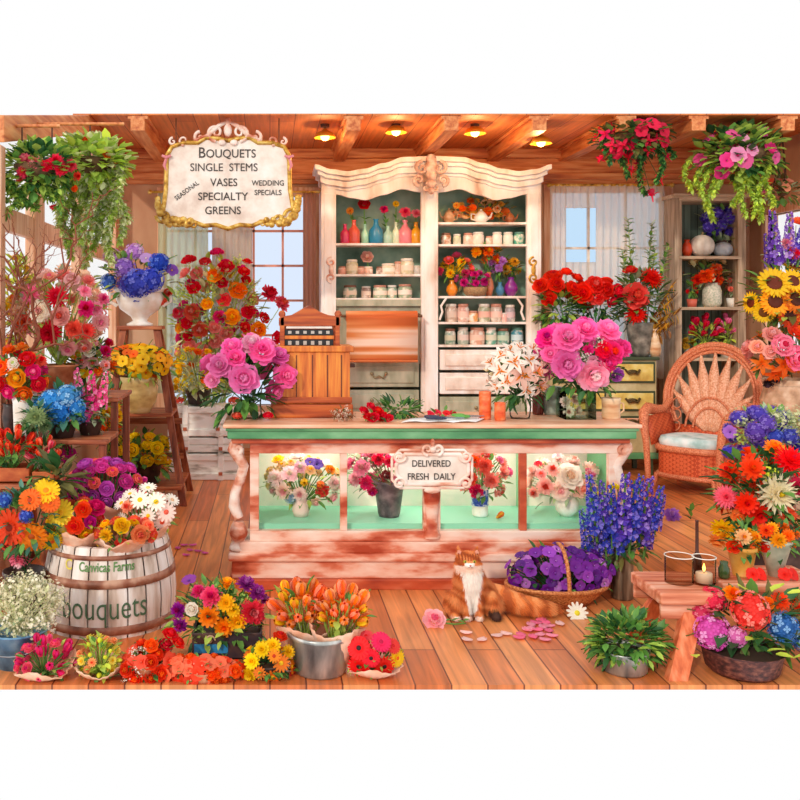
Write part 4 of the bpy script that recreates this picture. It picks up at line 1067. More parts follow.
# middle tier
rb_root = vessel('white_vase', 'tall white vase under the round orange and red ranunculus bunch', 'vase', 24, 0, 5.1, [(9, 0), (10, 8), (11, 34), (13, 44)], WHP, z=.88)
arr('ranunculus_bunch', 'bright round bunch of orange, red, pink and cream ranunculus, far left', 'bouquet', 20, 375, 25, 25, 5.1, mouth=(24, 393),
    blooms=[(14, 364, 'ranunculus', (WH_, '#cfd98a'), 7), (27, 360, 'ranunculus', (RD, CR_), 9), (17, 378, 'ranunculus', ('#f7a62c', YE), 10), (33, 372, 'ranunculus', (HP, PK), 8), (4, 368, 'ranunculus', (OR, RD), 9), (9, 391, 'ranunculus', (HP, PK), 8), (24, 393, 'ranunculus', (OR, '#f7a62c'), 9), (38, 384, 'ranunculus', (CR_, RD), 8), (2, 384, 'ranunculus', (RD, OR), 8), (10, 352, 'carnation', (OR, CO), 8), (40, 362, 'carnation', (CO, RD), 7), (22, 349, 'carnation', ('#f29a4a', OR), 7)],
    fill=[('ranunculus', (RD, CR_), 8, 1), ('ranunculus', (OR, YE), 8, 1), ('ranunculus', (HP, PK), 8, 1)], n=14, lv=(70, 11, ('mid', 'dark')), seed=6)
potted('blue_hydrangea', 'bright blue hydrangea in a dark pot on the left stand', 'flower pot', 62, 406, 24, 18, 5.1, (62, 0, BK(15, 14)), DARKP, z=.88,
    blooms=[(50, 401, 'hydrangea', ('#3f8fd0', '#8cc4ee'), 12), (67, 396, 'hydrangea', ('#5aa2dc', '#a8d4f2'), 12), (59, 412, 'hydrangea', ('#2f78c4', '#6aaee4'), 12), (77, 407, 'hydrangea', ('#3a86cc', '#7fbdea'), 9), (56, 427, 'hydrangea', ('#2f8cd0', '#4fb0e8'), 8)],
    fill=[('hydrangea', ('#3f8fd0', '#8cc4ee'), 10, 1)], n=4, lv=(90, 15, ('dark', 'teal', 'mid')), seed=7)
potted('sage_succulent', 'pale sage green rosette succulent beside the blue hydrangea', 'plant', 36, 417, 14, 14, 4.93, (40, 0, BK(10, 26)), WHP, z=.68,
    blooms=[(36, 417, 'dahlia', ('#9fb27a', '#c9cf8a'), 11), (28, 424, 'dahlia', ('#7f9a6a', '#b0bf7c'), 8), (45, 426, 'dahlia', ('#7f9a6a', '#a9ba80'), 8)], lv=(60, 10, ('sage', 'teal', 'dark')), seed=8)
potted('pink_snapdragons', 'pink snapdragon spikes in dark pot beside the blue hydrangea', 'flower pot', 90, 405, 18, 24, 5.2, (90, 0, BK(13, 14)), DARKP, z=.88,
    blooms=[(82, 408, 'snapdragon', ('#f06ca4', '#f9b6cf'), 34), (92, 412, 'snapdragon', ('#e8438c', '#f58ab8'), 36), (101, 406, 'snapdragon', ('#ef5f9c', '#f9a8c8'), 30), (74, 420, 'snapdragon', ('#f58ab4', '#fcd0de'), 22), (86, 424, 'snapdragon', ('#ef5f9c', '#fbc4d6'), 24)], lv=(70, 9, ('sage', 'mid')), seed=9)
potted('mixed_filler', 'yellow and orange filler flowers between dahlias and step ladder', 'flower pot', 88, 362, 26, 20, 5.7, (90, 0, BK(12, 16)), POTM, z=1.08,
    blooms=[(68, 354, 'lily', (YE, OR), 10), (78, 350, 'lily', ('#f7d44a', OR), 8), (105, 352, 'carnation', (HP, CR_), 7), (108, 344, 'carnation', (CR_, HP), 6), (54, 352, 'snapdragon', (PK, LP), 20), (90, 352, 'rose', (WH_, '#dfe3a8'), 6)],
    fill=[('mum', (OR, YE), 6, 2), ('mum', (YE, OR), 6, 2), ('rose', (LP, CO), 6, 2)], n=20, lv=(190, 12, ('mid', 'light', 'dark')), seed=10)
potted('orange_daisies', 'small orange and red blossoms low behind the ladder leg', 'flower pot', 108, 415, 12, 30, 6.9, (108, 0, BK(10, 22)), POTM, z=.001,
    fill=[('mum', (OR, RD), 6, 2), ('rose', (RD, OR), 5, 1), ('mum', (YE, OR), 5, 1)], n=18, lv=(140, 9, ('mid', 'dark', 'light')), seed=11)
# lower tier boxes of red tulips
def planter(px0, px1, y0, y1, z0, z1, label, m):
    b = MB(); x0, x1 = X(px0, y0), X(px1, y0); w_ = .012
    b.box(x0, x1, y0, y0+w_, z0, z1); b.box(x0, x1, y1-w_, y1, z0, z1); b.box(x0, x0+w_, y0+w_, y1-w_, z0, z1); b.box(x1-w_, x1, y0+w_, y1-w_, z0, z1); b.box(x0, x1, y0, y1, z0, z0+w_); b.box(x0+w_, x1-w_, y0+w_, y1-w_, z1-.04, z1-.03)
    o = b.build('planter_box', m, bevel=.003); tag(o, label, 'planter'); return o
ORP = noisemat('orange_crate', ['#7c2c16', '#b8501f', '#d8763a'], (4, 4, 9), 2, 6, .6)
planter(-3, 29, 4.78, 4.95, .68, .76, 'orange wooden planter box of red tulips, far left', ORP)
planter(32, 54, 4.78, 4.95, .68, .74, 'orange wooden planter box under the coral pink tulips', ORP)
def tulips(label, cx_, cy_, rx, ry, d, cols, n, seed, mouth, rp=8, **k):
    return arr('tulip_bunch', label, 'bouquet', cx_, cy_, rx, ry, d, fill=[('tulip', c, rp, 1) for c in cols], n=n, mouth=mouth, seed=seed, tight=.7, up=.9, face=.2, bottom=.15, **k)
tulips('dense red tulips in the orange box at far left', 12, 448, 22, 18, 4.87, [('#e8302a', '#f2553a'), ('#f04a3a', '#f7835a')], 26, 12, (10, 474), 7, lv=(60, 12, ('mid', 'dark')))
tulips('coral pink tulips in box right of the red tulips', 44, 454, 15, 15, 4.87, [('#f0506a', '#f9909a'), ('#f2553a', '#fa8a6a')], 18, 13, (46, 476), 6, lv=(40, 11, ('mid', 'dark')))
potted('magenta_pansies', 'small magenta pansies between coral tulips and brown leaves', 'flower pot', 66, 455, 8, 9, 5.15, (68, 0, BK(7, 12)), DARKP, z=.88, fill=[('petunia', (MG, YE), 4, 1)], n=8, lv=(30, 8, ('mid', 'olive')), seed=14)
potted('olive_foliage', 'large olive brown leafy plant behind the magenta wrapped bouquet', 'plant', 56, 478, 14, 14, 4.6, (46, 0, BK(9, 30)), DARKP, z=.001,
    n=0, lv=(34, 24, ('olive', 'olive', 'dark')), seed=15)
# gerberas beside the barrel, standing on the floor
potted('gerbera_pot', 'orange and yellow gerberas in dark pot left of the barrel', 'flower pot', 30, 515, 38, 34, 4.5, (24, 0, BK(20, 60)), DARKP, z=.001,
    blooms=[(46, 491, 'gerbera', (YE, '#f29a2a'), 12), (30, 500, 'gerbera', (OR, '#c8451f'), 10), (50, 503, 'gerbera', (OR, '#d8541f'), 9), (10, 527, 'gerbera', ('#f04a1f', '#a8321a'), 16), (32, 536, 'gerbera', ('#f78a2a', '#c8551a'), 14), (21, 556, 'carnation', ('#f58aa4', '#fcd0d8'), 12), (4, 545, 'gerbera', ('#e83a1f', '#8a2a14'), 11), (29, 578, 'carnation', ('#ee3a4a', RD), 9), (52, 541, 'gerbera', (YE, OR), 10),
            (26, 516, 'hydrangea', ('#3a4fae', '#6a80d4'), 7), (5, 500, 'hydrangea', ('#2f4fa8', '#5f8fd0'), 8)],
    lv=(150, 14, ('dark', 'mid', 'teal')), seed=16)

# ---------------- barrel bouquets
def bouq(label, cx_, cy_, rx, ry, d, wr, blooms, fill, n, seed, wm=PEACHW, lv=(30, 9, ('mid', 'light')), **k):
    px, py, rt, h = wr; base = P(px, py+h, d)
    root = empty('wrapped_bouquet', base, label, 'bouquet')
    wrap(root, px, py, rt, h, d, wm, seed, tips=k.pop('tips', 5))
    return arr('wrapped_bouquet', label, 'bouquet', cx_, cy_, rx, ry, d, root=root, base=base, mouth=(px, py+h*.8), blooms=blooms, fill=fill, n=n, seed=seed, lv=lv, **k)
bouq('magenta and violet bouquet in pale pink paper, tallest in the barrel', 104, 484, 38, 24, 4.86, (104, 500, 40, 44), [(68, 497, 'hydrangea', ('#b84fb0', '#d486cc'), 9)],
     [('ranunculus', ('#e050a8', '#c83a90'), 7.5, 3), ('ranunculus', ('#cc5cc0', '#a848a4'), 7.5, 2), ('tulip', ('#ee6aa4', MG), 7, 1), ('ranunculus', ('#f47a70', HP), 7, .8)], 46, 21, lv=(24, 8, ('dark', 'mid')), tips=7)
bouq('white daisy bouquet with yellow centres in pale paper, right of barrel', 145, 512, 30, 20, 4.68, (142, 525, 28, 30),
     [(140, 500, 'daisy', (WH_, YE), 9), (156, 502, 'daisy', (WH_, YE), 9), (148, 488, 'daisy', (WH_, '#f7d98a'), 8), (130, 494, 'daisy', (WH_, YE), 7), (166, 512, 'daisy', ('#fbe0d4', CO), 9), (162, 522, 'daisy', ('#fbd4c8', '#e8624a'), 8), (128, 507, 'carnation', ('#f7b090', CO), 7), (172, 500, 'daisy', (WH_, '#f2c9a0'), 7)],
     [('daisy', (WH_, YE), 7, 2), ('daisy', ('#fbe0d4', CO), 7, 1)], 20, 22)
bouq('yellow and coral gerbera bouquet in cream paper, left of barrel', 76, 520, 28, 20, 4.56, (80, 532, 26, 26),
     [(61, 513, 'gerbera', ('#f9d84a', '#f2b43a'), 12), (83, 510, 'rose', ('#f0502f', '#e8302a'), 8), (96, 508, 'rose', ('#d22a6c', HP), 9), (75, 525, 'rose', ('#f25a3f', RD), 9), (90, 522, 'rose', (MG, HP), 6), (64, 532, 'gerbera', ('#fbe68a', YE), 8), (52, 540, 'gerbera', (OR, RD), 9)],
     [('rose', (CO, RD), 7, 1), ('rose', (YE, OR), 7, 1)], 18, 23, lv=(40, 9, ('mid', 'light', 'lime')))
bouq('yellow and salmon rose bouquet lying at front of the barrel mouth', 124, 532, 30, 13, 4.5, (122, 540, 26, 16),
     [(122, 526, 'rose', (YE, '#f7b82a'), 8), (106, 535, 'mum', ('#f9c02a', YE), 7), (140, 534, 'rose', ('#f79a6a', CO), 9), (122, 543, 'rose', ('#ee5f54', CO), 7), (137, 541, 'rose', (LP, CO), 5), (148, 526, 'rose', ('#f7a07a', CO), 6), (100, 543, 'rose', (WH_, YE), 5)],
     [('rose', (CO, OR), 7, 1), ('rose', (YE, OR), 6, 1)], 12, 24, lv=(36, 9, ('mid', 'lime')))

# ---------------- step ladder pots
d = 7.6; zt_s = lt_
ro = empty('hydrangea_bowl', (X(140, d), d+.05, zt_s), 'cream footed bowl of blue and lilac hydrangeas on the ladder top', 'flower pot')
vessel('bowl', None, None, 140, 0, d+.05, [(13, 0), (13, 2), (7, 5), (9, 9), (20, 17), (24, 27), (23, 33), (26, 36), (26, 38)], WHP, parent=ro, z=zt_s, fillm=SOIL)
b = MB()
for s in (-1, 1):
    c_ = X(140+s*24, d+.05); b.tube([(c_, d+.05, zt_s+S(32, d)), (c_+s*S(6, d), d+.05, zt_s+S(32, d)), (c_+s*S(7, d), d+.05, zt_s+S(25, d)), (c_+s*S(1, d)-s*.02, d+.05, zt_s+S(20, d))], .014, 8)
b.build('handle', WHP, ro)
arr('', '', '', 138, 275, 40, 26, d+.05, root=ro, mouth=(140, 290), up=.3, rd=24,
    blooms=[(137, 284, 'hydrangea', ('#4a55c8', '#7f86e2'), 16), (151, 280, 'hydrangea', ('#3f4fc4', '#7480dc'), 13), (159, 263, 'hydrangea', ('#2f4fc0', '#5f80de'), 11), (109, 282, 'hydrangea', ('#4f74cc', '#86a8e2'), 9), (124, 268, 'hydrangea', ('#9a70cc', '#c4a4e2'), 11), (112, 256, 'hydrangea', ('#c48ad2', '#e2bce8'), 9), (134, 252, 'hydrangea', ('#c08ad6', '#e6c4ec'), 10), (146, 258, 'petunia', ('#c9a0dc', WH_), 6), (126, 284, 'hydrangea', ('#6a55c4', '#9a86dc'), 9), (172, 270, 'petunia', ('#8a4fb4', YE), 6), (161, 301, 'rose', ('#f0785f', CO), 6), (168, 292, 'rose', (CO, RD), 5)],
    lv=(90, 12, ('olive', 'light', 'mid')), seed=31)
z1, y1_, xa_, xb_ = LST[0]; d = 7.42
ro = empty('pansy_pot', (X(139, d), d, z1), 'round tan bowl of yellow flowers on the ladder middle step', 'flower pot')
TAN = noisemat('tan_glaze', ['#a07a44', '#cdb070', '#e8d7a4'], (2, 2, 4), 3, 5, .35)
vessel('bowl', None, None, 139, 0, d, [(11, 0), (12, 3), (17, 10), (19, 20), (17, 30), (19, 35), (18, 36)], TAN, parent=ro, z=z1, fillm=SOIL)
arr('', '', '', 139, 362, 34, 18, d, root=ro, mouth=(139, 380), fill=[('petunia', (YE, '#8a5a1a'), 5.5, 5), ('petunia', ('#f7b02a', '#8a4a1a'), 5.5, 2), ('petunia', (OR, RD), 5, 1)], n=62, lv=(120, 9, ('mid', 'light', 'dark')), seed=32, tight=.72,
    blooms=[(146, 373, 'petunia', (YE, OR), 6), (152, 378, 'rose', ('#f2803a', OR), 5), (110, 352, 'rose', (CR_, HP), 5), (106, 346, 'rose', (HP, PK), 4)])
z2, y2_, xa_, xb_ = LST[1]; d = y2_+.2
ro = empty('buttercup_pot', (X(146, d), d, z2), 'clear yellow ranunculus pot on the lowest ladder step', 'flower pot')
vessel('pot', None, None, 146, 0, d, BK(17, 24), DARKP, parent=ro, z=z2, fillm=SOIL)
arr('', '', '', 140, 450, 32, 16, d, root=ro, mouth=(146, 470), blooms=[(133, 450, 'ranunculus', ('#f7d92f', YE), 7), (147, 460, 'ranunculus', ('#f9dc2a', YE), 7), (157, 448, 'ranunculus', ('#fbe23a', YE), 7), (160, 458, 'ranunculus', ('#f7d42a', YE), 7), (149, 437, 'ranunculus', (YE, '#f7d42a'), 5), (167, 462, 'ranunculus', (YE, '#f9dc2a'), 5), (118, 440, 'ranunculus', ('#e8cf4a', YE), 5), (112, 448, 'ranunculus', ('#e2c94a', YE), 5), (129, 440, 'ranunculus', ('#e8d24a', YE), 4)],
    fill=[('ranunculus', ('#f7d92f', YE), 5, 1)], n=16, lv=(190, 10, ('mid', 'dark', 'light')), seed=33, lvr=(1.0, 1.5), lshift=.5)

# ---------------- rose bush behind, crates
d = 8.0
potted('rose_bush', 'tall climbing bush of red, orange and pink roses before left window', 'bush', 218, 318, 46, 66, 9.0, (205, 0, BK(16, 30)), POTM, z=.001,
    blooms=[(189, 261, 'rose', ('#e8303f', CR_), 8), (205, 262, 'rose', ('#ea4f5a', RD), 6), (217, 253, 'rose', (HP, '#e8507c'), 7), (226, 267, 'rose', (CR_, '#e84a5a'), 8), (247, 262, 'rose', (RD, CR_), 5), (244, 272, 'rose', (RD, CO), 6), (214, 276, 'rose', ('#f79a2a', OR), 8), (194, 288, 'rose', ('#e82f3f', CR_), 7), (222, 283, 'rose', (CR_, CO), 6), (238, 291, 'rose', ('#f78f2a', OR), 9), (224, 300, 'rose', ('#ee5a5f', CR_), 7), (207, 304, 'rose', ('#f7b83a', YE), 6), (264, 318, 'rose', (RD, CR_), 6), (248, 312, 'rose', (CR_, RD), 7),
            (268, 295, 'carnation', ('#ee4a6a', CR_), 10), (280, 305, 'carnation', ('#f06a80', CO), 9), (178, 313, 'rose', ('#ee5a70', CR_), 6), (187, 323, 'rose', (CR_, RD), 6), (232, 317, 'rose', ('#f7a83a', YE), 8), (258, 330, 'rose', ('#f79a2a', OR), 8), (245, 327, 'rose', (RD, CO), 5), (188, 336, 'rose', (CR_, RD), 5), (200, 330, 'rose', (CO, BU), 8), (192, 312, 'rose', (CO, '#f9b0a0'), 8), (276, 338, 'rose', (CR_, RD), 7), (246, 280, 'rose', (RD, CR_), 5)],
    fill=[('rose', (HP, CR_), 6, 1), ('rose', ('#f79a94', '#f9c0b4'), 7, 3), ('rose', ('#f7b04a', YE), 6, 1), ('gyp', ('#cfe07a', '#a0c040'), 8, 3)], n=46, lv=(560, 10, ('light', 'sage', 'lime', 'pale')), seed=34, rd=14)
potted('yellow_mimosa', 'airy yellow filler flowers standing on the top whitewashed crate', 'flower pot', 196, 373, 26, 26, 8.6, (198, 0, BK(13, 14)), DARKP, z=CRZ,
    fill=[('gyp', ('#f2df3a', '#c9d26a'), 9, 3), ('mum', (YE, '#f9e04a'), 4, 2), ('mum', (OR, YE), 4, 1)], n=34, lv=(180, 9, ('pale', 'light', 'sage')), seed=35, tight=.6)
for px, c, l in ((178, CO, 'coral ball-shaped bloom lying on the left of the top crate'), (234, '#f0806a', 'small coral bloom at right end of the top crate')):
    r_ = empty('loose_bloom', (X(px, 8.55), 8.55, CRZ+S(3, 8.55)), l, 'flower'); place_bloom(r_, 'ranunculus', (c, RD), r_.location, (0, -.6, 1), S(6, 8.55))

# ---------------- twisted greens on upper left: hanging baskets
def hanging(label, cx_, cy_, rx, ry, d, blooms, fill, n, lv, seed, trails=(), bowl=None, cords=True, tc=('light', 'lime'), **k):
    r_ = S((bowl or rx*.55), d); zc_ = Z(cy_, d)
    root = empty('hanging_basket', (X(cx_, d), d, zc_), label, 'hanging basket')
    b = MB(); b.lathe([(.02, -r_*.75), (r_*.6, -r_*.62), (r_*.92, -.25*r_), (r_, 0), (r_*.95, 0), (r_*.85, -.3*r_), (.01, -.5*r_)], 24, (X(cx_, d), d, zc_), 0, cap=False)
    b.build('basket', noisemat('coir', ['#4a3320', '#7a5a38'], (6, 6, 6), 5, 5, .9), root)
    if cords:
        b = MB()
        for i in range(3):
            a = 2*PI*i/3+.4; b.tube([(X(cx_, d)+r_*.97*math.cos(a), d+r_*.97*math.sin(a), zc_), (X(cx_, d), d, CZ-.01)], .005, 5)
        b.build('cord', flat('#4a2614'), root)
    arr('', '', '', cx_, cy_, rx, ry, d, root=root, base=Vector((X(cx_, d), d, zc_)), blooms=blooms, fill=fill, n=n, lv=lv, seed=seed, lratio=.8, **k)
    R = random.Random(seed)
    for (px, py, L) in trails:
        b = MB(); p0 = P(px, py, d+R.uniform(-.12, .12)); n_ = max(6, int(L*1.1)); pts = []
        for i in range(n_+1):
            u = i/n_; pts.append(p0+Vector((.04*math.sin(u*5+px), .03*math.cos(u*4+px), -S(L, d)*u)))
        b.tube(pts, .003, 4, 0, False)
        for q in pts:
            for _ in range(3): leaf(b, q, (R.uniform(-1, 1), R.uniform(-1, 1), R.uniform(-1, .2)), .05*R.uniform(.6, 1.1), .03, R.randrange(2), R)
        b.build('trailing_vine', [LEAFM[tc[0]], LEAFM[tc[1]]], root)
    return root
ZTOP[0] = 9
ro = hanging('wide ivy basket trailing pale vines beside the left window posts', 90, 160, 38, 24, 6.0, [], [('rose', ('#ee6a3a', CR_), 4, 1)], 5, (700, 12, ('light', 'lime', 'pale', 'light')), 41,
    trails=[(60, 178, 36), (70, 175, 60), (76, 180, 78), (82, 175, 55), (88, 172, 70), (93, 170, 88), (99, 168, 60), (105, 172, 72), (110, 165, 50), (117, 170, 70), (122, 160, 60), (65, 180, 70), (103, 165, 90), (86, 180, 60), (114, 165, 96), (79, 178, 90)], bowl=24, rd=26, tc=('light', 'pale'), cords=False)
b = MB(); b.tube([(X(90, 6.0), 6.0, Z(160, 6.0)), (X(90, 6.0), 6.0, Z(124, 6.0))], .006, 5); b.build('cord', flat('#4a2614'), ro)
b = MB(); b.tube([(-1.6, 6.0, Z(124, 6)), (X(124, 6.0), 6.0, Z(124, 6.0))], .012, 6)
tag(b.build('hanging_rail', TERRA), 'thin wooden rail holding up the wide trailing ivy basket', 'rail')
ro = hanging('dark green trough of coral geraniums hanging by the left window posts', 38, 166, 36, 24, 5.5,
    [(26, 160, 'carnation', ('#f0758c', '#f9a8b0'), 7), (24, 172, 'carnation', ('#e8506c', CO), 7), (34, 164, 'carnation', ('#ee6a80', LP), 7), (47, 166, 'carnation', (CR_, '#e8506c'), 7), (56, 162, 'carnation', ('#e84560', CR_), 8), (61, 170, 'carnation', ('#e8405a', RD), 7), (70, 166, 'carnation', ('#ee5a6a', CR_), 7), (76, 176, 'carnation', ('#f0604f', RD), 5), (54, 206, 'carnation', ('#ee5a6a', CO), 5), (20, 178, 'carnation', (CO, LP), 5), (74, 188, 'carnation', ('#ee6a3a', OR), 4)],
    [], 0, (420, 11, ('mid', 'light', 'light', 'dark')), 43, trails=[(12, 180, 36), (16, 182, 24), (30, 185, 18), (54, 180, 28), (2, 175, 24), (57, 182, 16), (28, 184, 26)], bowl=24, cords=False, rd=20, tc=('mid', 'light'))
b = MB()
for px in (22, 52): b.tube([(X(px, 5.5), 5.5, Z(164, 5.5)), (X(px, 5.5), 5.5, Z(126, 5.5))], .005, 5)
b.build('hook', flat('#4a2614'), ro)
b = MB(); b.tube([(-1.62, 5.5, Z(126, 5.5)), (X(60, 5.5), 5.5, Z(126, 5.5))], .012, 6)
tag(b.build('hanging_rail', TERRA), 'thin wooden rail holding up the coral geranium trough', 'rail')
ZTOP[0] = CZ-.01
RF = ('#e02048', '#b8143a')
hanging('red fuchsia basket hanging right of the ceiling lamps', 632, 134, 36, 22, 7.9, [(605, 134, 'fuchsia', ('#ee2f62', RF[1]), 9), (657, 124, 'petunia', RF, 7), (628, 158, 'fuchsia', ('#ee3a4a', RF[0]), 9), (600, 160, 'fuchsia', ('#f03a5a', RF[0]), 6), (641, 182, 'fuchsia', ('#ee2f52', RF[1]), 7), (652, 196, 'fuchsia', ('#f0305a', RF[1]), 8), (661, 180, 'fuchsia', ('#f24050', RF[0]), 8), (623, 145, 'fuchsia', RF, 9), (640, 165, 'fuchsia', RF, 8), (668, 158, 'fuchsia', RF, 7), (650, 150, 'fuchsia', ('#f03048', RF[1]), 8), (612, 145, 'fuchsia', ('#f04060', RF[1]), 8), (616, 152, 'petunia', RF, 7), (664, 140, 'petunia', ('#e8284a', RF[1]), 7), (631, 172, 'fuchsia', ('#f04048', RF[0]), 7)],
    [('fuchsia', RF, 8, 2), ('petunia', RF, 7, 2)], 30, (260, 9, ('dark', 'mid', 'olive')), 44, trails=[(625, 140, 36), (643, 145, 48), (659, 140, 42), (607, 135, 26), (670, 138, 20)], bowl=20, tc=('dark', 'mid'), bottom=.8, tight=.65)
hanging('pink petunia basket with trailing greens hanging above the shelf unit', 738, 152, 40, 28, 7.9,
    [(738, 155, 'petunia', ('#f29ac4', HP), 8), (745, 160, 'petunia', ('#ee6aa4', MG), 8), (727, 160, 'petunia', ('#e84a90', MG), 7), (752, 150, 'petunia', ('#f4a0c8', HP), 6), (770, 147, 'petunia', (HP, MG), 7), (722, 172, 'petunia', ('#e83f86', MG), 7), (700, 160, 'petunia', ('#e8508c', MG), 6), (762, 182, 'petunia', (HP, CR_), 6), (744, 138, 'petunia', ('#f4a8c8', HP), 5), (766, 190, 'petunia', (HP, MG), 5), (716, 178, 'petunia', (MG, HP), 5)],
    [('petunia', ('#ee6aa4', MG), 6, 1)], 14, (420, 11, ('light', 'mid', 'light', 'dark')), 45, trails=[(706, 165, 44), (712, 170, 50), (716, 165, 30), (744, 175, 40), (752, 170, 46), (758, 172, 48), (762, 168, 32), (700, 165, 30), (735, 180, 26), (770, 165, 40), (688, 160, 30)], bowl=26, tc=('light', 'lime'))
hanging('small mixed pink basket hanging in the far right corner', 782, 190, 14, 12, 8.3, [(770, 182, 'petunia', (CO, RD), 4), (786, 187, 'petunia', ('#f0a080', CO), 5)], [('petunia', ('#f4a890', CO), 4, 1)], 8, (70, 8, ('olive', 'mid', 'sage')), 46, bowl=8)
ZTOP[0] = 99.
ctz = zt0
# ---------------- things on the counter
def cv(py, dd): return None
vessel('glass_vase', 'clear glass vase of pink peonies at the left end of counter', 'vase', 251, 0, 5.42, [(10, 0), (11, 2), (10, 14), (11, 27), (12, 30)], GLASS, z=ctz, thick=.004)
arr('peony_bouquet', 'large pink peony bouquet in glass vase, left end of counter', 'bouquet', 243, 374, 46, 34, 5.42, mouth=(251, 406), rd=34,
    blooms=[(244, 378, 'peony', ('#f48cc8', '#f9b4dc'), 14), (262, 352, 'peony', ('#f279b8', '#e85aa4'), 12), (252, 344, 'peony', ('#f9b8d4', '#fcd8e4'), 10), (232, 348, 'peony', ('#ee78bc', '#f49ccc'), 10), (220, 366, 'peony', ('#f28ac4', '#f9b0d8'), 11), (236, 358, 'peony', ('#ee6ab0', '#f284bc'), 9), (279, 356, 'peony', ('#ea78c0', '#f49cd0'), 9), (285, 376, 'peony', ('#f07ab8', '#f9a4cc'), 11), (212, 380, 'peony', ('#f4a0cc', '#fbc8e0'), 7), (268, 345, 'peony', ('#f79ac8', '#fbc0d8'), 8)],
    fill=[('peony', ('#f07ab8', '#f9a4cc'), 10, 1)], n=6, lv=(130, 17, ('dark', 'dark', 'mid')), seed=51, lshift=.45, lvr=(.8, .85))
for px, y, c, l in ((268, 5.3, (CR_, RD), 'red bloom lying on the counter beside the glass peony vase'), (237, 5.3, (CO, '#f79a7a'), 'coral bloom lying on the left corner of counter')):
    r_ = empty('loose_bloom', (X(px, y), y, ctz+S(4, y)), l, 'flower'); place_bloom(r_, 'ranunculus', c, r_.location, (0, -.6, 1), S(5.5, y))
def heap(name, label, cat, px, d, blooms, lv, seed, rx=14, ry=8, z=None, **k):
    z = ctz if z is None else z; root = empty(name, (X(px, d), d, z), label, cat)
    R = random.Random(seed)
    for (bx, by, kd, c, rp) in blooms:
        p = P(bx, by, d); p.z = max(p.z, z+S(rp, d)*.7); p.y += R.uniform(-.03, .03); place_bloom(root, kd, c, p, (R.uniform(-.5, .5), -.7, .8), S(rp, d), R.uniform(0, 6))
    if lv[0]: foliage(root, (X(px, d), d+.02, z+S(ry, d)*.9), (S(rx, d), S(rx, d)*.6, S(ry, d)*.8), lv[0], S(lv[1], d), lv[2], seed, zmin=z+.004)
    return root
heap('dried_flowers', 'small bunch of brownish white baby breath at register base', 'bouquet', 343, 5.25, [(336, 415, 'gyp', ('#c9b8a4', '#8a6a4a'), 6), (345, 411, 'gyp', ('#e2d4c4', '#8a6a4a'), 6), (350, 417, 'gyp', ('#b8a48c', '#7a5a3a'), 6), (341, 420, 'gyp', ('#e2d4c4', '#8a6a4a'), 5)], (30, 5, ('olive', 'brown')), 52, 10, 8)
heap('red_rose_bunch', 'cluster of bright red roses lying on the counter', 'bouquet', 376, 5.25, [(364, 411, 'rose', (CR_, RD), 5), (371, 407, 'rose', (CR_, '#ee4a5a'), 5), (378, 412, 'rose', (RD, '#f0503a'), 6), (373, 419, 'rose', (CR_, RD), 6), (383, 418, 'rose', (RD, CR_), 6), (388, 421, 'rose', (CR_, RD), 5), (367, 416, 'rose', (RD, CR_), 4)], (26, 8, ('mid', 'dark')), 53, 13, 6)
heap('greenery_bunch', 'loose green leafy sprigs lying behind the red roses', 'greenery', 398, 5.42, [], (130, 10, ('mid', 'dark', 'mid')), 54, 20, 9)
heap('red_petal_flowers', 'thin row of flat red blooms lying behind the scissors', 'bouquet', 441, 5.5, [(430, 414, 'petunia', (CR_, RD), 4), (438, 413, 'petunia', ('#e83a50', RD), 4), (446, 413, 'petunia', (RD, CR_), 3.5), (454, 414, 'petunia', (CR_, RD), 3.5)], (14, 7, ('mid',)), 55, 12, 3)
b = MB(); x0, x1 = X(405, 5.3), X(478, 5.3); y0, y1 = 5.18, 5.38
rows = [[(x0+(x1-x0)*i/10+.04*(j-1), y0+(y1-y0)*j/3, ctz+.003+.008*abs(math.sin(i*.9+j))) for i in range(11)] for j in range(4)]
b.grid(rows); o = b.build('paper_sheet', flat('#f2eeee', .7)); tag(o, 'crumpled white paper sheet under the scissors on the counter', 'paper'); s_ = o.modifiers.new('s', 'SOLIDIFY'); s_.thickness = .0015
def scissors(px0, px1, y, label, hm, flip=1):
    x0, x1 = X(px0, y), X(px1, y); L = x1-x0; z = ctz+.022; t = empty('scissors', ((x0+x1)/2, y, z), label, 'scissors')
    for s in (-1, 1):
        b = MB(); pts = [(x0+L*.22+L*.17*math.cos(a*PI/8), y+s*.028+.022*math.sin(a*PI/8), z+.004) for a in range(17)]; b.tube(pts, .008, 6)
        b.tube([(x0+L*.36, y+s*.024, z), (x0+L*.55, y, z)], .009, 6); b.build('handle', hm, t)
        b = MB(); b.add([(x0+L*.5, y-s*.012, z+s*.003), (x0+L*.55, y+s*.012, z+s*.003), (x1, y-s*.012, z+s*.003), (x0+L*.5, y-s*.012, z+s*.003+.003), (x0+L*.55, y+s*.012, z+s*.003+.003), (x1, y-s*.012, z+s*.003+.003)], [(0, 2, 1), (3, 4, 5), (0, 1, 4, 3), (1, 2, 5, 4), (0, 3, 5, 2)], 0, False)
        b.build('blade', flat('#8f98a4', .25, .8), t)
scissors(424, 464, 5.24, 'dark-handled scissors lying open on the white paper', flat('#2c3350', .4)); scissors(452, 484, 5.32, 'green-handled pruning scissors beside the orange candle glasses', flat('#5fae4a', .4))
CAND = noisemat('orange_candle', ['#d9481c', '#f2703a', '#f9a070'], (8, 8, 14), 2, 4, .35)
def candle(px, r, h, y, label):
    o = vessel('candle_holder', label, 'candle', px, 0, y, [(r*.9, 0), (r, h*.1), (r, h*.95), (r*.95, h)], CAND, z=ctz, fillm=flat('#f9c49a', .5)); return o
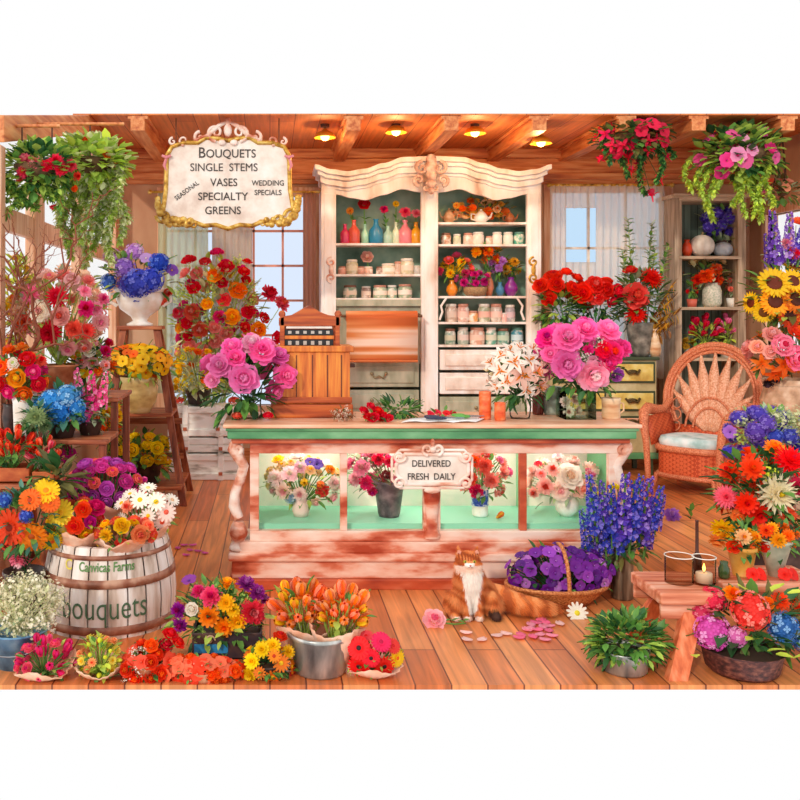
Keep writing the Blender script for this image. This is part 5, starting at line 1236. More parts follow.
candle(485, 6, 28, 5.35, 'taller orange candle glass at the middle of the counter'); candle(500, 5.5, 18, 5.3, 'shorter orange candle glass beside the taller one')
vessel('glass_jar_vase', 'small round glass jar vase of white lilies on counter', 'vase', 520, 0, 5.4, [(9, 0), (10, 3), (11, 12), (10, 24), (8, 31), (9.5, 36), (9.5, 38)], GLASS, z=ctz, thick=.004)
LI = [(500, 371, 9, 0), (514, 362, 10, 0), (522, 375, 12, 1), (497, 386, 7, 0), (507, 381, 9, 0), (530, 360, 9, 0), (510, 350, 8, 0), (538, 372, 9, 1), (541, 386, 9, 1), (527, 390, 8, 0), (490, 362, 7, 0), (501, 355, 8, 0), (520, 347, 7, 0), (533, 348, 7, 0), (545, 360, 7, 1)]
arr('lily_bouquet', 'white and peach lilies with open petals in glass jar', 'bouquet', 518, 370, 32, 26, 5.4, mouth=(520, 398), rd=24, blooms=[(x, y, 'lily', ('#f9efe4' if not m else '#f9c9b8', '#e8862a'), r*1.05) for x, y, r, m in LI],
    fill=[('bud', ('#e9d9b0', '#cfd08a'), 4, 1), ('lily', ('#fbe4d6', '#e8862a'), 8, 2)], n=14, lv=(70, 14, ('dark', 'mid')), seed=56, lshift=.5, lvr=(.7, .9))
# square glass vase with peonies
b = MB(); vx, vy = X(577, 5.4), 5.42; w_, h_ = S(15, 5.4), S(30, 5.4)
for (xa, xb, ya, yb) in ((-w_, w_, -w_, -w_+.004), (-w_, w_, w_-.004, w_), (-w_, -w_+.004, -w_+.004, w_-.004), (w_-.004, w_, -w_+.004, w_-.004)): b.box(vx+xa, vx+xb, vy+ya, vy+yb, ctz, ctz+h_)
b.box(vx-w_, vx+w_, vy-w_, vy+w_, ctz, ctz+.008)
tag(b.build('square_vase', glass('greenish_glass', '#eff7f1', .06)), 'square glass vase holding pale blooms and pink peonies', 'vase')
arr('vase_blooms', 'white carnations packed inside the square glass vase', 'bouquet', 571, 406, 9, 12, 5.42, mouth=(571, 421), rd=9, blooms=[(566, 402, 'carnation', ('#f2e2da', WH_), 6), (574, 400, 'carnation', ('#e9c8c0', WH_), 6), (569, 411, 'carnation', ('#f6ece4', '#e2b8b0'), 6), (577, 410, 'carnation', ('#f2d8d0', WH_), 5)], lv=(16, 6, ('sage',)), seed=57)
HPN = ('#f47abc', '#ee5aa8')
arr('peony_bouquet', 'huge magenta pink peony bouquet at right end of counter', 'bouquet', 580, 354, 46, 34, 5.4, mouth=(582, 396), rd=34,
    blooms=[(567, 338, 'peony', ('#f786c4', '#f9a8d4'), 14), (585, 330, 'peony', ('#f478bc', '#f9a0cc'), 12), (607, 331, 'peony', ('#f78cc4', '#fbb4d8'), 12), (593, 374, 'peony', ('#f9b4cc', '#fbe8e8'), 15), (567, 364, 'peony', ('#f488c8', '#f9a8d8'), 14), (547, 338, 'peony', ('#ee4aa4', MG), 10), (612, 352, 'peony', ('#ee4a90', '#f0503a'), 11), (622, 348, 'peony', ('#f25aa4', HPN[1]), 9), (604, 350, 'peony', ('#f03a5a', '#f0503a'), 8), (617, 375, 'peony', ('#c86ad0', '#e29ce0'), 7), (607, 363, 'peony', ('#f04a90', HPN[1]), 9), (588, 350, 'carnation', ('#e8408c', HPN[1]), 6), (583, 357, 'gyp', ('#d8d4c8', '#8aa070'), 8), (598, 342, 'gyp', ('#d8d4c8', '#8aa070'), 7), (550, 354, 'peony', ('#f484c0', '#f9acd4'), 8), (572, 389, 'carnation', ('#e83f78', HPN[1]), 5)],
    fill=[('peony', HPN, 11, 1)], n=8, lv=(90, 15, ('dark', 'mid')), seed=58, lshift=.5, lvr=(.75, .8))
o = empty('candle_mug', (X(611, 5.38), 5.38, ctz), 'cream and tan ceramic mug at right end of counter', 'mug')
MUG = noisemat('mug_glaze', ['#c98a5a', '#e6bf94', '#f6e2c8'], (3, 3, 12), 1.5, 3, .4)
vessel('body', None, None, 611, 0, 5.38, [(8, 0), (9, 2), (8.6, 10), (9, 18), (9.6, 21)], MUG, parent=o, z=ctz, fillm=SOIL)
b = MB(); cx__ = X(620, 5.38); b.tube([(cx__-.004, 5.38, ctz+S(16, 5.4)), (cx__+.02, 5.38, ctz+S(15, 5.4)), (cx__+.022, 5.38, ctz+S(8, 5.4)), (cx__-.004, 5.38, ctz+S(5, 5.4))], .006, 8); b.build('handle', MUG, o)
vessel('dark_bottle', 'slim dark red bottle between the lilies and peonies', 'bottle', 538, 0, 5.6, [(5, 0), (5.5, 2), (5.5, 18), (2.5, 24), (2.2, 32), (3, 33)], flat('#6a2a24', .2), z=ctz)
vessel('grey_jar', 'grey green stoneware jar behind the peony bouquet on counter', 'jar', 553, 0, 5.6, [(8, 0), (10, 4), (10, 20), (8, 26), (9, 28)], noisemat('stoneware', ['#6a7a70', '#9fb0a4', '#c8d0c0'], (4, 4, 4), 3, 4, .4), z=ctz)

# ---------------- inside the glass case
cfz = .36; dd = 5.42
def casev(name, px, prof, m, label): return vessel(name, label, 'vase', px, 0, dd, prof, m, z=cfz)
casev('white_vase', 301, [(7, 0), (9, 6), (8, 16), (6, 24), (7, 28)], flat('#f9d4c8', .3), 'pale pink vase in the first glass pane of the counter')
arr('mixed_bouquet', 'white, yellow and pink bouquet in first counter window', 'bouquet', 302, 480, 36, 22, dd, mouth=(301, 506), rd=20,
    blooms=[(278, 460, 'rose', (YE, '#f9e04a'), 6), (276, 478, 'carnation', ('#fbe4e0', WH_), 9), (290, 474, 'carnation', ('#fbdce0', WH_), 9), (284, 490, 'carnation', ('#fbe4d6', LP), 9), (304, 482, 'tulip', ('#f7c83a', YE), 8), (300, 468, 'carnation', ('#f9ccd8', WH_), 7), (317, 464, 'petunia', ('#5a3a9c', '#3a2a70'), 6), (310, 462, 'petunia', ('#6a4aac', YE), 5), (320, 484, 'tulip', ('#f79a4a', OR), 7), (322, 490, 'rose', ('#f2605a', CO), 7), (330, 470, 'rose', ('#f2a03a', OR), 5), (290, 498, 'hydrangea', ('#9fc4e0', '#cfe2ee'), 6), (332, 497, 'rose', ('#f9c4c4', PK), 6), (315, 500, 'carnation', ('#f6e0d0', LP), 6)],
    fill=[('carnation', ('#fbe8e0', LP), 8, 2), ('rose', ('#f9d8a8', YE), 6, 1)], n=26, lv=(80, 10, ('mid', 'sage', 'light')), seed=61)
ro = casev('dark_vase', 389, [(10, 0), (11, 3), (15, 33), (16, 36)], noisemat('purple_pot', ['#2c2228', '#5c4a50', '#8a7478'], (5, 5, 5), 3, 5, .4), 'dark flared pot in the second glass pane of the counter')
arr('pink_bouquet', 'pink and crimson bouquet in dark pot in second counter window', 'bouquet', 373, 472, 24, 20, dd, mouth=(389, 491), rd=18,
    blooms=[(366, 482, 'carnation', ('#ee3f78', HP), 8), (362, 468, 'carnation', ('#f49ab4', LP), 9), (378, 460, 'carnation', ('#e83a5a', CR_), 7), (356, 478, 'carnation', ('#f9bcc8', LP), 7), (388, 462, 'carnation', ('#ea4a78', CR_), 7), (372, 490, 'carnation', ('#e02a70', MG), 6), (386, 476, 'rose', ('#8a3a3a', '#5c2424'), 6)],
    fill=[('carnation', ('#f28aa8', LP), 8, 1)], n=16, lv=(90, 10, ('olive', 'mid', 'sage')), seed=62)
ro = casev('blue_white_vase', 480, [(7, 0), (8, 2), (8, 14), (8, 28)], WHP, 'blue and white patterned vase in the third counter window')
MB().lathe([(S(8.25, dd), S(11, dd)), (S(8.25, dd), S(27, dd))], 24, ro.location, cap=False).build('blue_band', noisemat('blue_pattern', ['#2f4fb8', '#4a6ad0', '#dfe4f2'], (18, 18, 18), 3, 4, .3, [.45, .52, .58]), ro)
arr('coral_bouquet', 'coral and salmon bouquet in blue vase, third counter window', 'bouquet', 483, 474, 24, 24, dd, mouth=(480, 498), rd=20,
    blooms=[(476, 490, 'carnation', ('#ee2f68', HP), 8), (470, 478, 'carnation', ('#f2604a', RD), 8), (484, 466, 'carnation', ('#f27a64', CO), 9), (490, 480, 'carnation', ('#f79a8a', CO), 9), (474, 462, 'carnation', ('#f26a3a', OR), 7), (509, 472, 'rose', ('#f06a9c', PK), 5), (500, 460, 'rose', ('#f08aac', PK), 4), (499, 490, 'rose', ('#f9a89a', CO), 7), (486, 454, 'rose', ('#ee5a5a', CO), 5)],
    fill=[('carnation', ('#f7a090', '#f9c4b4'), 8, 1)], n=18, lv=(70, 9, ('mid', 'sage')), seed=63)
r_ = empty('loose_bloom', (X(500, 5.35), 5.35, cfz+.02), 'single yellow orange bloom lying beside the blue vase', 'flower'); place_bloom(r_, 'tulip', ('#f7b84a', OR), r_.location, (.5, -.5, .6), S(5, 5.35))
casev('white_round_vase', 567, [(6, 0), (11, 6), (12, 14), (8, 20), (9, 23)], WHP, 'round white vase in the rightmost counter window')
arr('blush_bouquet', 'cream and blush peony bouquet in rightmost counter window', 'bouquet', 562, 482, 34, 22, dd, mouth=(567, 503), rd=20,
    blooms=[(569, 476, 'peony', ('#fbf0e4', '#f9d8b8'), 12), (552, 470, 'carnation', ('#f9ccc0', CO), 8), (545, 486, 'carnation', ('#f9c0b4', CO), 9), (560, 490, 'peony', ('#fbe4d8', LP), 9), (581, 488, 'peony', ('#f9d0c0', '#f2a08a'), 9), (590, 476, 'carnation', ('#fbe0dc', PK), 7), (558, 460, 'carnation', ('#fbdcd4', LP), 7), (534, 492, 'carnation', ('#f9c8bc', CO), 6), (589, 473, 'rose', ('#f07a9c', HP), 5), (538, 464, 'rose', ('#e8505c', CR_), 4), (541, 474, 'rose', ('#f9b8b4', CO), 5)],
    fill=[('carnation', ('#fbdcd0', '#f9c0ac'), 9, 1)], n=22, lv=(70, 9, ('sage', 'mid', 'pale')), seed=64)

# ---------------- glass bottles and jars in the cabinet
dS = 9.06
def cglass(h, a=.25):
    m, N, L, bs = newmat('coloured_glass_'+h.strip('#')); bs.inputs['Base Color'].default_value = lin(h); bs.inputs['Roughness'].default_value = .12
    bs.inputs['Transmission Weight'].default_value = a; bs.inputs['Coat Weight'].default_value = .5; return m
BOT = lambda r, h: [(r*.9, 0), (r, h*.06), (r, h*.55), (r*.4, h*.75), (r*.33, h*.94), (r*.45, h)]
def bottle(px, r, h, col, label, z, g='glass bottles on the top left cabinet shelf'):
    return vessel('glass_bottle', label, 'bottle', px, 0, dS, BOT(r, h), cglass(col), z=z, group=g, thick=.004)
def stemf(px, py, base, kd, c, r, label, z0):
    zb_ = z0; root = empty('flower_stem', (X(base, dS), dS, zb_), label, 'flower', 'single stems in bottles')
    b = MB(); p = P(px, py, dS); b.tube([(X(base, dS), dS, zb_+.02), ((X(base, dS)+p.x)/2, dS, (zb_+p.z)/2+.03), tuple(p)], .006, 5)
    R = random.Random(px)
    for _ in range(4): leaf(b, ((X(base, dS)+p.x)/2, dS, (zb_+p.z)/2+R.uniform(-.05, .08)), (R.uniform(-1, 1), -.3, .5), .07, .03, 0, R)
    b.build('stem', LEAFM['mid'], root); place_bloom(root, kd, c, p, (0, -1, .4), S(r, dS)); return root
z = SHELF['l1']
for px, r, h, c, l in ((345, 5, 20, '#e0306a', 'raspberry pink glass bottle at left end of top shelf'), (354, 6, 24, '#f2604a', 'coral red glass bottle second from left on top shelf'), (365, 4, 20, '#9fd8b8', 'slim pale green glass bottle on top left shelf'),
                       (376, 7, 25, '#1f8ab4', 'wide teal blue glass bottle on top left shelf'), (388, 5, 18, '#b8dcc4', 'short pale green glass bottle right of teal bottle'), (396, 4, 22, '#dfe8c8', 'slim nearly clear glass bottle on top left shelf'), (405, 7, 24, '#f08a94', 'wide rose pink glass bottle on top left shelf'), (416, 6, 22, '#f2a81f', 'amber yellow glass bottle at right end of top shelf')):
    bottle(px, r, h, c, l, z)
for px, py, bs_, kd, c, r, l in ((364, 204, 365, 'rose', (RD, CR_), 6, 'red rose standing in the slim pale green bottle'), (350, 211, 354, 'mum', ('#e8a04a', OR), 4, 'orange bloom standing in the coral red bottle'), (384, 210, 388, 'carnation', ('#e0407c', MG), 4.5, 'dark pink carnation in the short pale green bottle'),
                                 (396, 204, 396, 'mum', (YE, '#f2e27a'), 3.5, 'small yellow flower in the nearly clear bottle'), (405, 213, 405, 'carnation', ('#f0708c', HP), 6, 'pink carnation in the wide rose pink bottle'), (416, 214, 416, 'carnation', ('#f49aac', PK), 5, 'light pink carnation in the amber bottle')):
    stemf(px, py, bs_, kd, c, r, l, z)
LIDS = {'w': flat('#e8ddd0', .4), 'c': flat('#c98a74', .4), 'g': flat('#5f8f80', .4), 'd': flat('#8a5a44', .4)}
def jar(px, r, h, col, lid, z, label, grp, band='#f0d8c8'):
    k = dS/F; p = Vector((X(px, dS), dS, z)); t = empty('storage_jar', p, label, 'jar', grp)
    r *= k; h *= k
    MB().lathe([(r*.85, 0), (r, h*.08), (r, h*.72), (r*.8, h*.84)], 18, p).build('body', noisemat('jar_'+col.strip('#'), [col, '#f2e6da'], (9, 9, 9), 2, 3, .3, [.45, .65]), t)
    MB().lathe([(r*.86, h*.84), (r*.9, h*.86), (r*.9, h*.97), (r*.8, h)], 18, p).build('lid', LIDS[lid], t)
    if band: MB().lathe([(r*1.01, h*.25), (r*1.015, h*.28), (r*1.015, h*.55), (r*1.01, h*.58)], 18, p, cap=False).build('jar_label', flat(band, .6), t)
ORD = ['first', 'second', 'third', 'fourth', 'fifth', 'sixth', 'seventh', 'eighth', 'ninth']
def jarrow(key, specs, where, grp):
    for i, (px, r, h, col, lid, band, nm) in enumerate(specs): jar(px, r, h, col, lid, SHELF[key], '%s jar, %s from left on the %s' % (nm, ORD[i], where), grp, band)
jarrow('l2', [(342, 4, 8, '#d89a88', 'c', None, 'tiny blush'), (352, 6, 15, '#c9bf9a', 'w', '#e8dcc0', 'tall sage'), (361, 4, 8, '#d8a08c', 'c', None, 'tiny coral'), (368, 5, 8, '#cfa08c', 'w', None, 'squat pink'), (380, 4, 8, '#a07a6a', 'd', None, 'tiny brown'), (388, 7, 11, '#dccbb0', 'w', '#f2e8dc', 'round cream'), (398, 4, 13, '#c8a894', 'c', None, 'slim tan'), (407, 7, 16, '#d2c6a2', 'w', '#ead8c4', 'large cream'), (417, 4, 9, '#c8c0b8', 'w', None, 'small grey')], 'middle left shelf', 'jars on the middle left shelf')
r_ = empty('loose_bloom', (X(367, dS), dS-.02, Z(262, dS)), 'blush pink rose standing among the middle left shelf jars', 'flower'); place_bloom(r_, 'rose', ('#e8b4a4', '#f4d4c4'), P(367, 257, dS), (0, -1, .4), S(6, dS)); MB().tube([(X(368, dS), dS, SHELF['l2']+S(8, dS)), P(367, 257, dS)], .006, 5).build('stem', LEAFM['mid'], r_)
jarrow('l3', [(350, 7, 13, '#7f9a80', 'd', '#e8d8c4', 'wide green'), (366, 5, 12, '#a88a7c', 'w', '#f0dccc', 'small brown'), (380, 7, 13, '#a8b898', 'c', '#f2e0d0', 'sage and cream'), (392, 5, 13, '#8aa890', 'w', '#e8d4c4', 'slim green'), (405, 7, 14, '#9fae90', 'c', '#f4e4d8', 'big sage')], 'lowest left shelf above the paper', 'jars on the lowest left shelf')
jarrow('r2', [(446, 5, 12, '#b8764a', 'd', None, 'copper brown'), (457, 4, 11, '#c8c8a8', 'w', None, 'pale green'), (468, 5, 12, '#dcbca8', 'c', None, 'blush'), (478, 6, 13, '#e8d8c8', 'w', None, 'wide cream'), (489, 3.5, 9, '#d8b8a0', 'c', None, 'tiny tan'), (497, 5, 13, '#f0e4dc', 'w', None, 'white'), (508, 5, 13, '#d8e0d4', 'w', None, 'pale mint'), (519, 5.5, 13, '#4fa890', 'g', None, 'teal green')], 'second right shelf', 'jars on the second right shelf')
jarrow('r4', [(451, 6, 18, '#c8a894', 'w', '#e0c4b4', 'rosy glass'), (463, 6, 18, '#d89a88', 'c', '#f2c8b8', 'pink'), (473, 5, 11, '#e2a060', 'c', None, 'small orange'), (484, 6, 18, '#a8a888', 'w', '#f0b8a8', 'grey green'), (496, 6, 18, '#c8b0a0', 'c', '#f4c8b8', 'peach'), (504, 3.5, 9, '#f0b0a4', 'w', None, 'tiny pink'), (510, 5, 17, '#a89a9c', 'w', '#d8b8bc', 'mauve')], 'fourth right shelf', 'jars on the fourth right shelf')
jarrow('r5', [(450, 5.5, 16, '#7f9a84', 'd', '#d8ccb0', 'dark green'), (463, 5.5, 17, '#a8b0a0', 'w', '#e8d0c4', 'grey'), (477, 7.5, 17, '#d8a088', 'c', '#f4ccb8', 'wide peach'), (491, 5.5, 17, '#6aa890', 'w', '#e0d8c0', 'green labelled'), (503, 6, 16, '#6a9a88', 'd', '#c8d4bc', 'sea green'), (517, 6, 17, '#4a90a0', 'g', '#d4e4e8', 'blue')], 'lowest right jar shelf', 'jars on the lowest right shelf')
# top right shelf: teapots and fruit-coloured flowers
z = SHELF['r1']
def teapot(px, r, h, m, label, spout=-1):
    k = dS/F; p = Vector((X(px, dS), dS, z)); t = empty('teapot', p, label, 'teapot'); r *= k; h *= k
    MB().lathe([(r*.5, 0), (r*.95, h*.25), (r, h*.5), (r*.6, h*.8), (r*.5, h*.85)], 20, p).build('body', m, t)
    b = MB(); b.lathe([(r*.55, h*.85), (r*.3, h*.95), (r*.1, h*1.0)], 14, p); b.ball(p+Vector((0, 0, h*1.04)), r*.16, 8, 5); b.build('lid', m, t)
    b = MB(); b.tube([p+Vector((spout*r*.8, 0, h*.35)), p+Vector((spout*r*1.35, 0, h*.5)), p+Vector((spout*r*1.6, 0, h*.85))], [r*.25, r*.16, r*.1], 8); b.build('spout', m, t)
    b = MB(); b.tube([p+Vector((-spout*r*.8, 0, h*.7)), p+Vector((-spout*r*1.4, 0, h*.75)), p+Vector((-spout*r*1.4, 0, h*.35)), p+Vector((-spout*r*.85, 0, h*.25))], r*.1, 8); b.build('handle', m, t)
teapot(449, 6, 14, noisemat('tan_pot', ['#a8744a', '#dcb088'], (5, 5, 5), 3, 4, .3), 'tan teapot at the left of the top right shelf'); 
teapot(481, 7, 13, WHP, 'cream teapot at the centre of the top right shelf', 1)
teapot(510, 5, 11, noisemat('rust_pot', ['#7a3a24', '#c87a4a'], (5, 5, 5), 3, 4, .3), 'rust brown teapot near right end of top right shelf', 1)
arr('dried_arrangement', 'orange and gold flower garland behind teapots, top right shelf', 'flowers', 482, 209, 32, 9, 9.12, base=Vector((X(482, 9.12), 9.12, z)), mouth=(482, 222), rd=5, fill=[('mum', (OR, '#f7b84a'), 4, 2), ('mum', ('#f7c05a', OR), 4, 2), ('rose', ('#f9d0a0', OR), 4, 1)], n=22, lv=(70, 7, ('gold', 'olive', 'mid')), seed=71, bottom=.9)
# middle right shelf: flowers in small vases
z = SHELF['r3']
def smallv(px, r, h, col, label, dd_=9.04): vessel('small_vase', label, 'vase', px, 0, dd_, [(r*.5, 0), (r, h*.35), (r*.85, h*.6), (r*.35, h*.85), (r*.5, h)], cglass(col, .1), z=z)
smallv(452, 6, 16, '#f2901f', 'orange gourd-shaped vase at left of middle right shelf'); smallv(489, 5, 24, '#d8805a', 'tall terracotta vase at centre of middle right shelf'); smallv(500, 4.5, 14, '#3f80a8', 'small blue vase on the middle right shelf'); smallv(511, 7, 19, '#8a1f8c', 'deep purple round vase on middle right shelf')
vessel('low_bowl', 'low brown woven bowl of magenta flowers, middle right shelf', 'bowl', 475, 0, 8.99, [(8, 0), (11, 3), (12, 9)], noisemat('basket_weave', ['#8a6a4a', '#b8946a'], (20, 20, 30), 3, 3, .8), z=z, fillm=SOIL)
def sarr(nm, l, cx_, cy_, rx, ry, m, fill, n, sd, dd_=9.04, lv=(36, 7, ('mid', 'olive')), **k): arr(nm, l, 'flowers', cx_, cy_, rx, ry, dd_, mouth=m, rd=6, fill=fill, n=n, seed=sd, lv=lv, **k)
sarr('vase_flowers', 'coral and pink flowers standing in the orange gourd vase', 455, 268, 16, 12, (452, 282), [('rose', (CO, PK), 5, 2), ('carnation', ('#e8608c', HP), 5, 1), ('mum', (YE, OR), 5, 1)], 14, 72)
sarr('vase_flowers', 'golden orange flowers standing in the tall terracotta vase', 486, 255, 14, 9, (489, 274), [('carnation', ('#f2a82a', YE), 6, 2), ('carnation', (OR, YE), 6, 1)], 9, 73)
sarr('vase_flowers', 'lilac flowers standing in the small blue vase', 500, 266, 9, 8, (500, 283), [('carnation', ('#c88ad8', '#e8b4e8'), 5, 1)], 6, 74)
sarr('vase_flowers', 'ochre dried blooms standing in the deep purple vase', 511, 267, 8, 8, (511, 280), [('mum', ('#d8a03a', '#8a5a2a'), 5, 1)], 6, 75)
sarr('bowl_flowers', 'magenta flowers heaped in the low woven bowl', 474, 280, 17, 7, (475, 288), [('carnation', ('#e0409c', MG), 4.5, 2), ('carnation', ('#f27ab8', HP), 4.5, 1)], 14, 76, 8.99)

# ---------------- top of the chest: red roses
dC = 8.8
vessel('green_vase', 'green glass vase of red roses beside the right window', 'vase', 566, 0, dC, [(8, 0), (9, 20), (11, 30)], glass('green_glass', '#a8d090', .1), z=CHZ)
vessel('black_vase', 'narrow dark vase of red roses with pale pattern', 'vase', 596, 0, dC, [(6, 0), (7, 8), (5, 22), (7, 32)], DARKP, z=CHZ)
arr('rose_bouquet', 'red rose bouquet in the green glass vase', 'bouquet', 560, 292, 24, 16, dC, mouth=(566, 326), rd=14, blooms=[(553, 277, 'rose', ('#ee3a20', RD), 9), (541, 286, 'rose', ('#f04a3a', RD), 8), (566, 273, 'rose', ('#f2402a', RD), 7), (577, 279, 'rose', ('#f23a24', RD), 7), (556, 285, 'rose', ('#f03424', RD), 8), (572, 288, 'rose', ('#ee3a2a', RD), 7)], fill=[('rose', ('#ee3a2a', RD), 8, 1)], n=5, lv=(170, 11, ('mid', 'dark', 'light')), seed=81, lshift=1.1, lvr=(.9, 1.1))
arr('rose_bouquet', 'red rose bouquet in the narrow dark vase', 'bouquet', 597, 291, 26, 14, dC, mouth=(596, 326), rd=14, blooms=[(583, 293, 'rose', ('#f0382a', RD), 10), (595, 285, 'rose', ('#f04a44', '#f27a74'), 9), (605, 290, 'rose', ('#ee3a34', RD), 9), (617, 292, 'rose', ('#e83a4a', CR_), 8), (612, 300, 'rose', ('#e8445a', CR_), 7), (597, 297, 'rose', ('#f2605a', RD), 8), (586, 304, 'rose', ('#e83424', RD), 7)], fill=[('rose', ('#ee3a2a', RD), 8, 1)], n=4, lv=(120, 10, ('dark', 'mid')), seed=82, lshift=1.0)
vessel('stone_pot', 'tall dark stone pot holding the tall red dahlia arrangement', 'pot', 640, 0, dC, [(8, 0), (10, 4), (13, 30), (14, 34)], noisemat('mossy_stone', ['#3c3a34', '#6f6c64', '#a09c90'], (6, 6, 6), 2, 5, .6), z=CHZ, fillm=SOIL)
arr('dahlia_arrangement', 'tall arrangement of red dahlias, coral peony and green spires', 'bouquet', 640, 298, 26, 28, dC, mouth=(640, 326), rd=14,
    blooms=[(651, 278, 'dahlia', ('#e82a20', RD), 12), (636, 296, 'peony', ('#f0605a', CO), 12), (636, 314, 'dahlia', ('#ee3a34', '#f79a9a'), 11), (630, 271, 'rose', ('#ee4a44', RD), 7), (615, 290, 'rose', ('#ee6a78', CO), 6)],
    lv=(150, 12, ('mid', 'dark', 'sage')), seed=83)
t = empty('green_spires', P(645, 326, 8.85), 'tall green leafy spires rising above the red dahlias', 'greenery'); b = MB(); R = random.Random(9)
for (tx, ty, bx_) in ((628, 220, 636), (652, 224, 644), (655, 250, 646), (622, 250, 634), (668, 246, 650)):
    p0, p1 = P(bx_, 330, 8.85), P(tx, ty, 8.85+R.uniform(-.1, .05))
    for i in range(24):
        p = p0.lerp(p1, .35+.65*i/23)
        for _ in range(2): leaf(b, p, (R.uniform(-1, 1), R.uniform(-.6, .3), R.uniform(.1, .9)), S(9, 8.8)*(1.1-.5*i/23), S(4, 8.8), R.randrange(3), R)
    b.tube([p0, p0.lerp(p1, .5), p1], .006, 5)
b.build('leafy_stems', [LEAFM['sage'], LEAFM['mid'], LEAFM['light']], t)
t = empty('amber_ferns', P(655, 326, 8.75), 'amber brown fern leaves leaning right of the red dahlias', 'greenery'); b = MB()
for (tx, ty) in ((672, 300), (676, 315), (668, 330), (660, 336), (672, 286), (664, 322)):
    p0, p1 = P(646, 330, 8.75), P(tx, ty, 8.7)
    for i in range(14):
        p = p0.lerp(p1, i/13)
        for s in (-1, 1): leaf(b, p, (.3, -.2, s*.8), S(9, 8.8), S(4, 8.8), R.randrange(2), R)
b.build('fronds', [LEAFM['gold'], LEAFM['brown']], t)
vessel('cream_jug', 'small cream patterned jar between the two rose vases', 'jar', 581, 0, 8.72, [(6, 0), (8, 6), (7, 14), (5, 17), (6, 19)], WHP, z=CHZ)
vessel('tan_vase', 'small blush vase at right edge of the painted chest', 'vase', 655, 0, 8.74, [(4, 0), (6, 6), (5, 18), (3, 25), (4, 28)], MUG, z=CHZ)

# ---------------- right shelf unit contents
dR = 9.08; z = RSH['a']
def gourd(px, r, h, cols, label, zz):
    k = dR/F; b = MB(); p = Vector((X(px, dR), dR, zz)); r *= k; h *= k; n = 48; rows = []
    for i in range(13):
        a = -PI/2+PI*i/12
        rows.append([(p.x+r*math.cos(a)*(1-.07*abs(math.cos(j/n*2*PI*6)))*math.cos(2*PI*j/n), p.y+r*math.cos(a)*(1-.07*abs(math.cos(j/n*2*PI*6)))*math.sin(2*PI*j/n), p.z+h/2+h/2*math.sin(a)) for j in range(n)])
    t = empty('pumpkin', p, label, 'pumpkin'); b.grid(rows, 0, True); b.build('body', noisemat('gourd_'+cols[0].strip('#'), cols, (6, 6, 6), 2, 4, .6), t)
    MB().tube([p+Vector((0, 0, h*.96)), p+Vector((.01, 0, h*1.12))], .012, 6).build('stem', flat('#8a7a50'), t)
gourd(702, 12, 22, ['#cfc0b0', '#f0e6da'], 'larger white ribbed pumpkin on the upper shelf', z); gourd(723, 9.5, 15, ['#a8b4c4', '#e0e4e8'], 'smaller bluish white pumpkin on the upper shelf', z)
vessel('red_vase', 'small orange red vase left of the white pumpkin', 'vase', 687, 0, dR, [(3, 0), (5, 6), (4, 12), (2, 15), (3, 17)], flat('#e04a24', .35), z=z)
vessel('small_clay_pot', 'small clay pot with lime sprig right of the pumpkins', 'pot', 735, 0, dR, [(3.5, 0), (4.5, 9)], POTM, z=z, fillm=SOIL)
arr('lime_sprig', 'lime green sprig growing in the small clay pot', 'plant', 735, 240, 5, 6, dR, mouth=(735, 247), rd=4, blooms=(), n=0, lv=(40, 5, ('lime', 'light')), seed=90)
potted('lavender_pot', 'violet blue lavender bush behind the pumpkins, upper shelf', 'flower pot', 722, 222, 22, 14, 9.12, (722, 0, BK(8, 16)), DARKP, z=z, fill=[('hydrangea', ('#5a48c0', '#8a7ae0'), 6, 2), ('hydrangea', ('#4a3ab4', '#7a6ad8'), 5, 1)], n=22, lv=(60, 8, ('sage', 'mid')), seed=91, rd=10, bottom=.9)
z = RSH['b']
vessel('tall_jar_vase', 'speckled cream jar vase on the middle shelf', 'vase', 712, 0, dR, [(7, 0), (9, 4), (9, 16), (7, 22), (8, 24)], noisemat('speckled', ['#a8b49a', '#f0e4d4'], (20, 20, 20), 3, 3, .4), z=z)
arr('orange_bouquet', 'coral orange lilies in the speckled cream jar', 'bouquet', 708, 272, 19, 11, dR, mouth=(712, 284), rd=9, blooms=[(706, 276, 'carnation', ('#f2603a', OR), 8), (715, 270, 'carnation', ('#f2703f', CO), 7), (698, 279, 'carnation', ('#f04a3a', RD), 6), (717, 280, 'carnation', ('#f2583a', OR), 6), (694, 262, 'rose', ('#e8c88a', WH_), 5), (708, 260, 'rose', ('#f2dcae', WH_), 5), (722, 262, 'rose', ('#e8c490', WH_), 5)], lv=(70, 9, ('olive', 'mid', 'pale')), seed=92)
potted('small_cactus', 'little red-topped plant in coral pot, middle shelf left', 'plant', 692, 288, 5, 8, dR, (692, 0, [(4, 0), (5, 8)]), flat('#e06a54', .5), z=z, fill=[('mum', (RD, CO), 3, 1)], n=4, lv=(40, 5, ('mid', 'light')), seed=93)
potted('pink_sprigs', 'thin coral sprigs in white cup, middle shelf right', 'plant', 734, 284, 7, 14, dR, (732, 0, [(4, 0), (5.5, 9)]), WHP, z=z, fill=[('mum', ('#f28a7a', CO), 3, 1)], n=10, lv=(50, 5, ('sage', 'mid')), seed=94, rd=5)
z = RSH['c']
potted('red_cyclamen', 'crimson cyclamen in silver pot on the lower shelf', 'flower pot', 705, 328, 15, 12, dR, (706, 0, [(8, 0), (10, 12), (11, 13)]), ZINC, z=z, fill=[('tulip', ('#e02f5a', CR_), 5, 1)], n=22, lv=(70, 8, ('light', 'lime', 'mid')), seed=95, rd=9, lshift=.7, up=.9)
